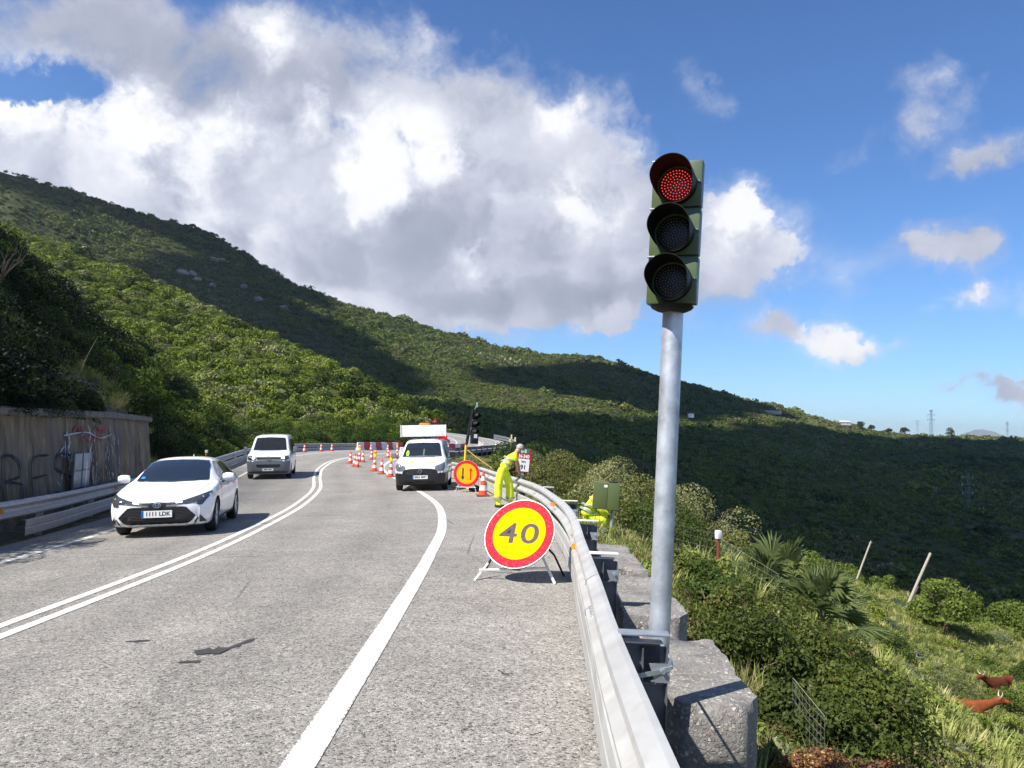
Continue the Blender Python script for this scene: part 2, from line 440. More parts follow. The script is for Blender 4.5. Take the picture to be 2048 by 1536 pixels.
def asphalt():
    m = bpy.data.materials.new('asphalt'); m.use_nodes = True; nt = m.node_tree; b = NB(nt); p = nt.nodes['Principled BSDF']
    P = nt.nodes.new('ShaderNodeNewGeometry').outputs['Position']
    U = nt.nodes.new('ShaderNodeUVMap').outputs[0]
    su = nt.nodes.new('ShaderNodeSeparateXYZ'); nt.links.new(U, su.inputs[0]); lat, lon = su.outputs[0], su.outputs[1]
    cell = b.vor(P, 78, out=1); sc = nt.nodes.new('ShaderNodeSeparateColor'); nt.links.new(cell, sc.inputs[0])
    d = b.vor(P, 78, 'DISTANCE_TO_EDGE'); d2 = b.vor(P, 170, 'F1')
    base = b.ramp(sc.outputs[0], [(0, (.07, .067, .062)), (.09, (.12, .114, .105)), (.18, (.255, .242, .222)), (.6, (.32, .302, .275)), (.85, (.385, .362, .33)), (1, (.53, .495, .45))])
    pit = b.math('MULTIPLY', b.mapr(b.noise(P, 26, 6, .7), .43, .56), b.mapr(d2, .25, .7))
    pit = b.math('ADD', b.math('MULTIPLY', pit, .35), b.mapr(b.noise(P, 46, 4, .7), .56, .66, 0, .55), clamp=True)
    c = b.mix(pit, base, (.05, .048, .045, 1))
    # broad tone: laitance, worn wheel tracks, shoulder paler
    big = b.mapr(b.noise(P, .55, 6, .6), .3, .72, .84, 1.12)
    med = b.mapr(b.noise(P, 3.2, 6, .65), .3, .7, .88, 1.12)
    fine = b.mapr(b.noise(P, 14, 4, .65), .3, .7, .84, 1.16)
    tone = b.math('MULTIPLY', b.math('MULTIPLY', big, med), fine)
    def track(x0, w, k):
        q = b.math('DIVIDE', b.math('SUBTRACT', lat, x0), w); return b.math('MULTIPLY', b.math('EXPONENT', b.math('MULTIPLY', b.math('MULTIPLY', q, q), -1)), k)
    tr = b.math('ADD', b.math('ADD', track(.95, .38, .13), track(2.45, .38, .13)), b.math('ADD', track(-.9, .35, .12), track(-2.3, .4, .12)))
    sh = b.mapr(lat, 3.5, 5.0, 0, .10)
    tone = b.math('MULTIPLY', tone, b.math('ADD', b.math('SUBTRACT', 1, tr), sh))
    # smears dragged across the lane
    cm = nt.nodes.new('ShaderNodeCombineXYZ'); b.put(cm.inputs[0], b.math('MULTIPLY', lat, .55)); b.put(cm.inputs[1], b.math('MULTIPLY', lon, 3.2))
    sm = b.math('MULTIPLY', b.mapr(b.noise(cm.outputs[0], 1.4, 6, .62, .4), .6, .74), b.mapr(b.noise(P, .22, 2), .48, .58))
    tone = b.math('MULTIPLY', tone, b.math('SUBTRACT', 1, b.math('MULTIPLY', sm, .36)))
    cm2 = nt.nodes.new('ShaderNodeCombineXYZ'); b.put(cm2.inputs[0], b.math('MULTIPLY', lat, 2.4)); b.put(cm2.inputs[1], b.math('MULTIPLY', lon, .12))
    sm2 = b.mapr(b.noise(cm2.outputs[0], 2.2, 5, .6, .3), .58, .8, 0, .16)
    tone = b.math('MULTIPLY', tone, b.math('SUBTRACT', 1, sm2))
    cr_ = b.math('MULTIPLY', b.mapr(b.vor(b.vm('ADD', P, b.vm('SCALE', nt.nodes.new('ShaderNodeTexNoise').outputs[1], scale=.5)), .22, 'DISTANCE_TO_EDGE'), .004, .0), b.mapr(b.noise(P, .3, 2), .5, .56))
    tone = b.math('MULTIPLY', tone, b.math('SUBTRACT', 1, b.math('MULTIPLY', cr_, .55)))
    cc = nt.nodes.new('ShaderNodeCombineColor'); [b.put(cc.inputs[i], tone) for i in range(3)]
    c = b.mix(1.0, c, cc.outputs[0], 'MULTIPLY')
    b.put(p.inputs['Base Color'], c); p.inputs['Roughness'].default_value = .82; p.inputs['Specular IOR Level'].default_value = .35
    h = b.math('ADD', b.mapr(d, 0, .4), b.math('MULTIPLY', pit, -1.2))
    bn = nt.nodes.new('ShaderNodeBump'); bn.inputs['Strength'].default_value = .55; bn.inputs['Distance'].default_value = .006
    b.put(bn.inputs['Height'], h); nt.links.new(bn.outputs[0], p.inputs['Normal'])
    return m
ASPH = asphalt()
me = bpy.data.meshes.new('road'); me.from_pydata(vs, [], fs); me.materials.append(ASPH)
ul = me.uv_layers.new(name='UVMap')
for l in me.loops: ul.data[l.index].uv = uv[l.vertex_index]
me.polygons.foreach_set('use_smooth', [True]*len(me.polygons))
obj('road', me, kind='structure')

def paint():
    m = bpy.data.materials.new('road_paint'); m.use_nodes = True; nt = m.node_tree; b = NB(nt); p = nt.nodes['Principled BSDF']
    P = nt.nodes.new('ShaderNodeNewGeometry').outputs['Position']
    U = nt.nodes.new('ShaderNodeUVMap').outputs[0]; su = nt.nodes.new('ShaderNodeSeparateXYZ'); nt.links.new(U, su.inputs[0])
    e = b.math('ABSOLUTE', b.math('SUBTRACT', su.outputs[0], .5))
    w = b.math('ADD', b.mapr(e, .37, .5, 0, .42), b.mapr(b.noise(P, 45, 5, .7), .35, .75, 0, .75))
    w = b.math('ADD', w, b.mapr(b.noise(P, 1.2, 4), .5, .7, 0, .1))
    wear = b.mapr(w, .60, .70)
    c = b.mix(b.mapr(b.noise(P, 5, 5), .3, .7), (.74, .73, .68, 1), (.58, .56, .50, 1))
    c = b.mix(wear, c, (.20, .19, .175, 1))
    b.put(p.inputs['Base Color'], c); p.inputs['Roughness'].default_value = .65
    bn = nt.nodes.new('ShaderNodeBump'); bn.inputs['Strength'].default_value = .4; bn.inputs['Distance'].default_value = .004
    b.put(bn.inputs['Height'], b.noise(P, 90, 4, .7)); nt.links.new(bn.outputs[0], p.inputs['Normal'])
    return m
PAINT = paint()
def strip(name, P, o0, o1, i0=0, i1=None, step=.12):
    """painted line between lateral offsets o0..o1 of a traced line, laid on the road surface 4 mm up"""
    i1 = i1 or NS-1; vs = []; fs = []; us = []; om = (o0+o1)/2
    offs = (o0, om, o1) if o0*o1 > 0 else (o0, 0.0, o1)
    for i in range(i0, i1+1):
        t = P[min(i+1, NS-1)] - P[max(i-1, 0)]; t = t[:2]/np.linalg.norm(t[:2]); r = np.array([t[1], -t[0]])
        for o in offs:
            q = P[i][:2] + r*o; w_ = (RPV[i]-LPV[i])[:2]; tt = np.dot(q-LPV[i][:2], w_)/np.dot(w_, w_)
            L_ = [0]+[np.dot(A_[i][:2]-LPV[i][:2], w_)/np.dot(w_, w_) for A_ in (LC, LR)]+[1]
            z = np.interp(tt, L_, [LPV[i][2], LC[i][2], LR[i][2], RPV[i][2]])
            vs.append((q[0], q[1], z + .005)); us.append(((o-o0)/(o1-o0), S[i]))
    n = i1-i0
    for i in range(n):
        for k in range(2): fs.append((3*i+k, 3*i+k+1, 3*i+k+4, 3*i+k+3))
    me = bpy.data.meshes.new(name); me.from_pydata(vs, [], fs); me.materials.append(PAINT); ul = me.uv_layers.new(name='UVMap')
    for l in me.loops: ul.data[l.index].uv = us[l.vertex_index]
    obj(name, me, kind='structure')
strip('centre_line', LC, -.20, -.07); strip('centre_line', LC, .07, .20)
strip('edge_line', LL, -.08, .07); strip('edge_line', LR, -.09, .09)

# tar patches and marks lying on the road
def patch(name, label, pts, m, cat='tar patch', grp=None, dz=.005):
    pts = [Vector((x, y, road_z(x, y)+dz)) for x, y in pts]
    cen = sum(pts, Vector())/len(pts); me = bpy.data.meshes.new(name)
    me.from_pydata([cen]+pts, [], [(0, i+1, (i+1) % len(pts)+1) for i in range(len(pts))]); me.materials.append(m)
    me.polygons.foreach_set('use_smooth', [True]*len(me.polygons))
    return obj(name, me, label=label, cat=cat, group=grp)
TAR = mat('tar', (.045, .04, .038), .5, bump=.3, bscale=90)
def blob_outline(x0, y0, x1, y1, w, n=9, seed=0):
    r = random.Random(seed); d = Vector((x1-x0, y1-y0)); L = d.length; d.normalize(); q = Vector((-d.y, d.x)); a = []; c = []
    for i in range(n+1):
        t = i/n; ww = w*(math.sin(math.pi*min(1, t*.93+.05))**.5)*r.uniform(.5, 1.1)
        p = Vector((x0, y0))+d*L*t+q*r.uniform(-.2, .2)*w; a.append(p+q*ww); c.append(p-q*ww)
    return a+c[::-1]
patch('tar_patch', 'dark tar smear in the near lane, the larger blot', blob_outline(-2.42,5.93,-2.16,6.0,.12,8,1), TAR)
patch('tar_patch', 'thin dark tar streak trailing up the lane from the large blot', blob_outline(-2.19,6.0,-2.08,6.30,.045,6,3), TAR)
patch('tar_patch', 'small dark tar spot below the large blot in the near lane', blob_outline(-2.42,5.66,-2.26,5.68,.035,5,5), TAR)
patch('tar_patch', 'faint dark stain left of the large tar blot', blob_outline(-3.15,6.3,-2.95,6.32,.035,6,8), TAR)

# ------------------------------------------------------------------ terrain
HZ0 = 862.0
def zpx(x, y, Y): return 1.65 - (y - (HZ0+(x-1024)*.035)) * Y / 1480
MCOL = [(-1500,[(150,860),(300,500),(500,300),(600,100)]),(-700,[(150,860),(300,600),(500,380),(600,130)]),
 (0,[(250,860),(350,700),(500,560),(700,333)]),(200,[(250,860),(380,720),(560,590),(800,398)]),
 (400,[(250,860),(380,740),(560,640),(850,458)]),(560,[(240,860),(380,780),(560,700),(900,553)]),
 (700,[(220,862),(350,790),(550,725),(950,613)]),(850,[(200,868),(330,808),(550,752),(1000,658)]),
 (1000,[(205,872),(320,836),(560,776),(1050,692)]),(1200,[(200,930),(300,880),(600,810),(1100,718)]),
 (1400,[(190,1040),(300,950),(650,860),(1150,771)]),(1600,[(180,1100),(280,1000),(600,898),(1250,831)]),
 (1680,[(175,1120),(280,1010),(600,907),(1300,855)]),(1850,[(170,1170),(280,1040),(550,930),(1300,876)]),
 (2048,[(165,1220),(280,1070),(520,950),(1400,880)]),(2600,[(165,1260),(280,1080),(520,960),(1400,893)]),(4000,[(165,1260),(280,1080),(520,960),(1400,905)])]
MU = np.array([(c-1024)/1480 for c, _ in MCOL]); MYY = np.array([[q[0] for q in f] for _, f in MCOL], float)
MZZ = np.array([[zpx(c, q[1], q[0]) for q in f] for c, f in MCOL])
BCOL = [(-1500,[(60,862),(130,600),(300,330)]),(-300,[(60,862),(130,700),(310,400)]),(0,[(62,866),(140,668),(300,458)]),(200,[(64,868),(140,700),(290,530)]),(350,[(66,870),(130,755),(260,600)]),
 (560,[(80,880),(125,800),(230,690)]),(720,[(88,888),(125,835),(190,765)]),(800,[(93,888),(120,855),(165,815)]),
 (850,[(97,890),(118,862),(152,838)]),(880,[(104,884),(120,868),(142,862)]),(905,[(112,880),(120,880),(135,884)]),(960,[(120,980),(125,980),(130,1000)]),(1010,[(120,2500),(125,2500),(130,2500)]),(4000,[(120,5000),(125,5000),(130,5000)])]
BU = np.array([(c-1024)/1480 for c, _ in BCOL]); BYY = np.array([[q[0] for q in f] for _, f in BCOL], float)
BZZ = np.array([[zpx(c, q[1], q[0]) for q in f] for c, f in BCOL])
def layer(u, Y, U, YY, ZZ, front, back):
    yk = np.array([np.interp(u, U, YY[:, k]) for k in range(YY.shape[1])])
    zk = np.array([np.interp(u, U, ZZ[:, k]) for k in range(YY.shape[1])])
    z = np.where(Y < yk[0], zk[0] - (yk[0]-Y)*front, 0.0)
    for k in range(len(yk)-1):
        t = np.clip((Y-yk[k])/np.maximum(yk[k+1]-yk[k], 1e-3), 0, 1)
        seg = zk[k]+(zk[k+1]-zk[k])*t
        z = np.where((Y >= yk[k]) & (Y < yk[k+1]), seg, z)
    z = np.where(Y >= yk[-1], zk[-1]-(Y-yk[-1])*back, z)
    return z
KN = np.array([(1.2,-5,-.3),(1.3,0,-.35),(1.5,4,-.55),(1.6,8,-.5),(1.7,12,-.45),(1.9,15,-.35),(1.5,20,-.5),(.6,26,-.65),(-1,32,-.75),(-2.5,38,-.85),
 (2.6,4,-1.2),(2.6,7,-1.0),(3.5,4,-1.9),(3.9,8,-1.6),(4,14,-.9),(5,20,-1.2),(4,30,-1.6),(2,38,-1.5),(6,6,-3.3),(6,15,-2.5),(9,24,-3.4),(7,35,-3),(12,12,-6.2),
 (16,23,-8.5),(21,33,-10.9),(27,46,-10.0),(24.5,50,-9.0),(26.6,50,-9.5),(25.5,55,-8.8),(19.5,50,-6.7),(11,40,-4.6),(31,60,-10.2),(45,65,-14.4),(45,40,-15),(45,20,-15),(30,5,-11),(10,-5,-5),
 (20,-20,-9),(3,-20,0),(-8,-30,.3),(-8,0,-.45),(-8.5,11,-.6),(-10,20,-.9),(-14,36,-1),(-18,50,-1),(-19.5,60,-1),(-18,74,-1),(-12,92,-1),(-9.5,105,-.6),(-12,120,.2),
 (-6,45,-.8),(-7,58,-.9),(-4,72,-.95),(-1.5,45,-1.5),(-2,58,-1.5),(-1,70,-1.7),(1,85,-1.8),(2,97,-1.8),(4,110,-1),(2,120,-.2),(22,66,-13),(30,68,-15),(35,85,-25),(60,90,-28),(12,62,-7),
 (15,100,-14),(10,130,-6),(0,150,3),(-10,145,2.5),(-25,160,3),(30,150,-18),(60,150,-28),(90,140,-33),(150,120,-36),(150,40,-36),(100,0,-30),(100,-60,-25),(-40,-40,1),(-20,0,-.3),(-30,60,-1),
 (6,28,-2.2),(8,30,-3),(3,24,-1.2)], float)
def phi(r): return r
_d = np.linalg.norm(KN[:, None, :2]-KN[None, :, :2], axis=2)
_A = np.zeros((len(KN)+3, len(KN)+3)); _A[:len(KN), :len(KN)] = phi(_d); _A[:len(KN), -3:] = np.c_[np.ones(len(KN)), KN[:, :2]]; _A[-3:, :len(KN)] = _A[:len(KN), -3:].T
_w = np.linalg.solve(_A, np.r_[KN[:, 2], 0, 0, 0])
def rbf(X, Y):
    o = np.zeros_like(X)
    for i in range(len(KN)): o += _w[i]*phi(np.hypot(X-KN[i, 0], Y-KN[i, 1]))
    return o+_w[-3]+_w[-2]*X+_w[-1]*Y
def sstep(a, c, x): t = np.clip((x-a)/(c-a), 0, 1); return t*t*(3-2*t)
WALL_W = ([-40,-5,10,15.5,24,26.5,30,38,50,60,75], [-10.4,-10.4,-10.45,-10.75,-12.3,-12.75,-14.2,-17.2,-20,-21.5,-22])
BASE_W = ([-40,24,26.2,28.5,34,200], [1.5,1.55,1.3,-.2,-.9,-.9])
SLP_W = ([-40,10,26,34,40,60,90], [.80,.80,.86,.95,.95,.7,.3])
def hash2(i, j): 
    v = np.sin(i*127.1+j*311.7)*43758.5453; return v-np.floor(v)
def vnoise(X, Y, s):
    x = X/s; y = Y/s; i = np.floor(x); j = np.floor(y); fx = x-i; fy = y-j; fx = fx*fx*(3-2*fx); fy = fy*fy*(3-2*fy)
    return (hash2(i,j)*(1-fx)+hash2(i+1,j)*fx)*(1-fy)+(hash2(i,j+1)*(1-fx)+hash2(i+1,j+1)*fx)*fy-.5
def terrain(X, Y):
    X = np.asarray(X, float); Y = np.asarray(Y, float)
    Yp = np.maximum(Y, 5); u = X/Yp
    Nn = rbf(X, Y)
    Mm = layer(u, Yp, MU, MYY, MZZ, .05, .25)
    w = sstep(105, 185, Y)*1.0
    lowx = sstep(60, 140, X)*sstep(-20, 40, Y)*0
    base = Nn*(1-w)+Mm*w
    base = np.where(Y < 60, np.maximum(base, -36), base)
    Bb = layer(u, Yp, BU, BYY, BZZ, 1.2, .55)
    Bb = np.where(Y > 30, Bb, -60)
    ww = np.interp(Y, *WALL_W); bb = np.interp(Y, *BASE_W); sl = np.interp(Y, *SLP_W)
    dd = ww-X
    bank = np.where(dd > 0, bb+np.minimum(dd, 26)*sl+np.maximum(dd-26, 0)*.25, -60)
    bank = bank-sstep(60, 85, Y)*60
    T = np.maximum(np.maximum(base, Bb), bank)
    rough = vnoise(X, Y, 7)*.5+vnoise(X, Y, 2.3)*.16+vnoise(X, Y, 31)*1.6*sstep(80, 200, np.hypot(X, Y))+vnoise(X, Y, 90)*9*sstep(250, 600, np.hypot(X, Y))
    far = sstep(2, 14, np.abs(X+2))
    off_road = sstep(1.0, 6, X-np.interp(Y, RPV[:, 1], RPV[:, 0]))
    T = T+rough*np.where(T > base+.01, sstep(.3, 3, T-base), np.where(Y < 150, off_road, 1))
    return T
def corridor(X, Y):
    """(inside pavement incl. verge, surface height) for points near the road"""
    m = (Y < 160) & (X < 4) & (X > -40); idx = np.where(m)[0]
    inside = np.zeros(len(X), bool); hz = np.zeros(len(X))
    px, py = X[idx], Y[idx]; best = np.full(len(idx), 1e9); bi = np.zeros(len(idx), int)
    for i in range(0, NS, 1):
        d = (LC[i, 0]-px)**2+(LC[i, 1]-py)**2; k = d < best; best[k] = d[k]; bi[k] = i
    a = LPV[bi]; c = RPV[bi]; ab = c[:, :2]-a[:, :2]; L = np.linalg.norm(ab, axis=1)
    t = ((px-a[:, 0])*ab[:, 0]+(py-a[:, 1])*ab[:, 1])/L**2
    marg = .9/L
    ins = (t > -marg) & (t < 1+.35/L)
    inside[idx] = ins; hz[idx] = a[:, 2]+(c[:, 2]-a[:, 2])*np.clip(t, 0, 1); return inside, hz
azs = np.concatenate([np.arange(-180, -50, 2.5), np.arange(-50, 50, .22), np.arange(50, 181, 2.5)])
rs = np.concatenate([np.geomspace(.8, 60, 250), np.geomspace(60.5, 3200, 230)])
AZg, RSg = np.meshgrid(np.radians(azs), rs, indexing='ij')
TX = (np.sin(AZg)*RSg).ravel(); TY = (np.cos(AZg)*RSg).ravel(); TZ = terrain(TX, TY)
ins, hz = corridor(TX, TY)
TZ = np.where(ins, np.minimum(TZ, hz-.06), TZ)
near = (~ins) & (TY < 155) & (TX < 4) & (TX > -40)
TZ = TZ.copy()
na, nr = AZg.shape
verts = np.c_[TX, TY, TZ]; verts = np.vstack([verts, [0, 0, -.3]])
ii, jj = np.meshgrid(np.arange(na-1), np.arange(nr-1), indexing='ij'); a = (ii*nr+jj).ravel()
faces = np.c_[a, a+1, a+nr+1, a+nr]
me = bpy.data.meshes.new('terrain')
me.vertices.add(len(verts)); me.vertices.foreach_set('co', verts.ravel().astype('f'))
cen = len(verts)-1; fan = np.array([(cen, i*nr, (i+1)*nr) for i in range(na-1)])
nl = faces.size+fan.size; me.loops.add(nl); me.loops.foreach_set('vertex_index', np.r_[faces[:, ::-1].ravel(), fan[:, ::-1].ravel()].astype('i'))
me.polygons.add(len(faces)+len(fan))
me.polygons.foreach_set('loop_start', np.r_[np.arange(len(faces))*4, len(faces)*4+np.arange(len(fan))*3].astype('i'))
me.update(calc_edges=True); me.validate()
me.polygons.foreach_set('use_smooth', [True]*len(me.polygons))
pas = me.attributes.new('pasture', 'FLOAT', 'POINT')
pv = sstep(3, 7, TX)*(1-sstep(62, 95, TY))*sstep(-30, -5, TY); pv = np.r_[pv, 0]
pas.data.foreach_set('value', pv.astype('f'))
def soil():
    m = bpy.data.materials.new('hill_soil'); m.use_nodes = True; nt = m.node_tree; b = NB(nt); p = nt.nodes['Principled BSDF']
    P = nt.nodes.new('ShaderNodeNewGeometry').outputs['Position']
    scrub = b.ramp(b.noise(P, .12, 6, .6), [(.3, (.018, .027, .008)), (.5, (.038, .048, .014)), (.7, (.085, .080, .035))])
    g = b.ramp(b.noise(P, .42, 8, .62), [(.30, (.13,.16,.055)), (.43, (.21,.22,.085)), (.52, (.30,.275,.13)), (.62, (.40,.34,.21)), (.8, (.46,.39,.28))])
    g = b.mix(b.mapr(b.noise(P, 9, 5, .7), .4, .65, 0, .55), g, (.05, .07, .025, 1))
    dry = b.ramp(b.noise(P, 5, 6, .7), [(.35, (.07, .075, .03)), (.55, (.17, .14, .085)), (.7, (.26, .22, .15))])
    f = b.attr('pasture')
    c = b.mix(f, scrub, g)
    sp = nt.nodes.new('ShaderNodeSeparateXYZ'); nt.links.new(P, sp.inputs[0])
    verge = b.math('MULTIPLY', b.mapr(sp.outputs[1], 60, 45), b.mapr(sp.outputs[0], 3.5, 1.5))
    c = b.mix(verge, c, dry)
    b.put(p.inputs['Base Color'], c); p.inputs['Roughness'].default_value = .95; p.inputs['Specular IOR Level'].default_value = .15
    bn = nt.nodes.new('ShaderNodeBump'); bn.inputs['Strength'].default_value = .7; bn.inputs['Distance'].default_value = .08
    b.put(bn.inputs['Height'], b.noise(P, 6, 6, .7)); nt.links.new(bn.outputs[0], p.inputs['Normal'])
    return m
me.materials.append(soil())
obj('terrain', me, kind='structure')

def tz(x, y): return float(terrain(np.array([x]), np.array([y]))[0])

# ------------------------------------------------------------------ foliage
def rand_unit(n):
    v = rng.normal(size=(n, 3)); return v/np.linalg.norm(v, axis=1)[:, None]
def leaf_mesh(name, P, Nrm, size, mats, mi=None, aspect=.55, jit=.9):
    """one four-sided leaf per point: P positions, Nrm outward direction, size per leaf"""
    n = len(P); nn = Nrm+rand_unit(n)*jit; nn /= np.linalg.norm(nn, axis=1)[:, None]
    t = np.cross(nn, rand_unit(n)); t /= np.linalg.norm(t, axis=1)[:, None]+1e-9; q = np.cross(nn, t)
    s = size[:, None]
    V = np.stack([P-t*s, P+q*s*aspect+nn*s*.12, P+t*s, P-q*s*aspect+nn*s*.12], 1).reshape(-1, 3)
    me = bpy.data.meshes.new(name); me.vertices.add(n*4); me.vertices.foreach_set('co', V.ravel().astype('f'))
    me.loops.add(n*4); me.loops.foreach_set('vertex_index', np.arange(n*4, dtype='i')); me.polygons.add(n)
    me.polygons.foreach_set('loop_start', (np.arange(n)*4).astype('i')); me.update(calc_edges=True)
    for m in (mats if isinstance(mats, (list, tuple)) else [mats]): me.materials.append(m)
    if mi is not None: me.polygons.foreach_set('material_index', mi.astype('i'))
    return me
def crown_points(n, lumps, r=1.0, h=.85, lr=(.28, .5), base=0.0, fill=.25):
    """points on a heap of rounded lumps filling a dome of radius r and height h"""
    C0 = []; 
    while len(C0) < lumps:
        v = rng.uniform(-1, 1, 3); v[2] = abs(v[2])
        if .25 < np.linalg.norm(v) < 1: C0.append(v)
    C0 = np.array(C0)*[r*.72, r*.72, h*.72]; rad = rng.uniform(*lr, lumps)*r
    k = rng.choice(lumps, n, p=rad**2/np.sum(rad**2)); d = rand_unit(n); d[:, 2] = np.where(d[:, 2] < -.45, -d[:, 2], d[:, 2])
    sc = 1-fill*rng.random(n)**2
    P = C0[k]+d*rad[k][:, None]*sc[:, None]*[1, 1, .9]; P[:, 2] += base
    P[:, 2] = np.maximum(P[:, 2], rng.uniform(0, .12, n)*h)
    return P, d
def bush_mesh(name, n, lumps, mats, leaf, r=1., h=.85, lr=(.28, .5), flowers=0.0, aspect=.55):
    P, d = crown_points(n, lumps, r, h, lr); mi = None
    if flowers: mi = (rng.random(n) < flowers*np.clip(P[:, 2]/h+.2, 0, 1.2)).astype(int)
    return leaf_mesh(name, P, d, leaf*rng.uniform(.55, 1.35, n), mats, mi, aspect)
G_SCRUB = leaf_mat('scrub_leaf', [(.030,.052,.012),(.075,.11,.016),(.14,.185,.022),(.19,.23,.03),(.16,.18,.06),(.24,.25,.11)], patch=.03, trans=.2, leafvar=.5)
G_FAR = leaf_mat('far_scrub_leaf', [(.040,.062,.018),(.070,.105,.022),(.105,.14,.03),(.145,.18,.036),(.13,.12,.055),(.20,.21,.11)], patch=.006, trans=.2, leafvar=.5)
G_BANK = leaf_mat('bank_leaf', [(.008,.018,.005),(.013,.026,.006),(.020,.036,.009),(.03,.048,.012)], patch=.1, trans=.15)  # shade on the bank is put into these near-black greens
PROTO = bpy.data.collections.new('plant_kinds')
def proto(me): o = bpy.data.objects.new(me.name, me); return o
def kinds(name, meshes):
    c = bpy.data.collections.new(name)
    for i, m in enumerate(meshes):
        o = bpy.data.objects.new('%s_%02d' % (name, i), m); c.objects.link(o)
    return c
def scatter(name, P, scl, kindcol, nk, label=None, cat=None, tilt=.15, hvar=.2):
    me = bpy.data.meshes.new(name); n = len(P); me.vertices.add(n); me.vertices.foreach_set('co', np.asarray(P, 'f').ravel())
    a = me.attributes.new('scl', 'FLOAT_VECTOR', 'POINT'); s = np.asarray(scl)[:, None]*np.c_[rng.uniform(1-hvar*.6, 1+hvar*.6, n), rng.uniform(1-hvar*.6, 1+hvar*.6, n), rng.uniform(1-hvar, 1+hvar, n)]
    a.data.foreach_set('vector', s.astype('f').ravel())
    a = me.attributes.new('rot', 'FLOAT_VECTOR', 'POINT'); a.data.foreach_set('vector', np.c_[rng.normal(0, tilt, n), rng.normal(0, tilt, n), rng.uniform(0, 6.28, n)].astype('f').ravel())
    a = me.attributes.new('pick', 'INT', 'POINT'); a.data.foreach_set('value', rng.integers(0, nk, n).astype('i'))
    o = obj(name, me, kind='stuff', label=label, cat=cat)
    g = bpy.data.node_groups.new(name, 'GeometryNodeTree')
    g.interface.new_socket('Geometry', in_out='INPUT', socket_type='NodeSocketGeometry'); g.interface.new_socket('Geometry', in_out='OUTPUT', socket_type='NodeSocketGeometry')
    gi = g.nodes.new('NodeGroupInput'); go = g.nodes.new('NodeGroupOutput'); ip = g.nodes.new('GeometryNodeInstanceOnPoints'); ci = g.nodes.new('GeometryNodeCollectionInfo')
    ci.inputs[0].default_value = kindcol; ci.inputs[1].default_value = True; ci.inputs[2].default_value = True
    def na(nm, t):
        q = g.nodes.new('GeometryNodeInputNamedAttribute'); q.data_type = t; q.inputs[0].default_value = nm; return [s for s in q.outputs if s.enabled and s.name == 'Attribute'][0]
    L = g.links.new
    L(gi.outputs[0], ip.inputs['Points']); L(ci.outputs[0], ip.inputs['Instance']); ip.inputs['Pick Instance'].default_value = True
    L(na('pick', 'INT'), ip.inputs['Instance Index']); L(na('scl', 'FLOAT_VECTOR'), ip.inputs['Scale'])
    e2r = g.nodes.new('FunctionNodeEulerToRotation'); L(na('rot', 'FLOAT_VECTOR'), e2r.inputs[0]); L(e2r.outputs[0], ip.inputs['Rotation'])
    L(ip.outputs[0], go.inputs[0]); md = o.modifiers.new('plants', 'NODES'); md.node_group = g
    return o
K_FAR = kinds('far_shrub', [bush_mesh('far_shrub', 300, l, G_FAR, .105, h=hh, aspect=.8) for l, hh in ((6,.75),(9,.65),(5,.9),(12,.7))])
K_MID = kinds('hill_shrub', [bush_mesh('hill_shrub', 1100, l, G_SCRUB, .062, h=hh, aspect=.75) for l, hh in ((9,.8),(14,.7),(7,1.0),(18,.8))])
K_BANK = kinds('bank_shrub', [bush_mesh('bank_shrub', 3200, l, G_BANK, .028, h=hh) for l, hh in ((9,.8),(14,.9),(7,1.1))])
def polar_points(u0, u1, y0, y1, spacing, jitter=1.0):
    """points scattered over the ground with spacing(Y)"""
    out = []; Y = y0
    while Y < y1:
        s = spacing(Y); xs = np.arange(u0*Y, u1*Y, s)
        if len(xs): out.append(np.c_[xs+rng.uniform(-.5, .5, len(xs))*s*jitter, Y+rng.uniform(-.5, .5, len(xs))*s*jitter, np.full(len(xs), s)])
        Y += s*.9
    return np.vstack(out)
def on_B(X, Y):
    u = X/np.maximum(Y, 5); return layer(u, Y, BU, BYY, BZZ, 1.2, .55)
# far mountain and valley
Q = polar_points(-.82, .80, 84, 1420, lambda Y: 2.0+Y*.0056)
X, Y, s = Q.T; Tt = terrain(X, Y); Bb = on_B(X, Y); u = X/Y
yr = np.interp(u, MU, MYY[:, 3])
keep = (Bb < Tt-.5) & (Y < yr+25)
ys = np.interp(u, BU, BYY[:, 2]); hid = (u < -.1) & (Y < ys+ (0))
keep &= ~hid
keep &= ~((u < .12) & (Y < 152)); keep &= ~((u < .3) & (Y < 100)); 
keep &= rng.random(len(X)) < np.where(vnoise(X, Y, 40)+vnoise(X, Y, 13)*.7 >.30, .35, .97)
X, Y, s, Tt = X[keep], Y[keep], s[keep], Tt[keep]
scl = s*.62*rng.uniform(.45, 1.5, len(X))*(1+.9*np.clip(vnoise(X, Y, 55)+.6*vnoise(X, Y, 21), -.55, .8))*(1+.8*(rng.random(len(X)) < .04))
scatter('mountain_scrub', np.c_[X, Y, Tt-.12*scl], scl, K_FAR, 4, 'dense dark green maquis covering the far mountain and valley')
print('far', len(X))
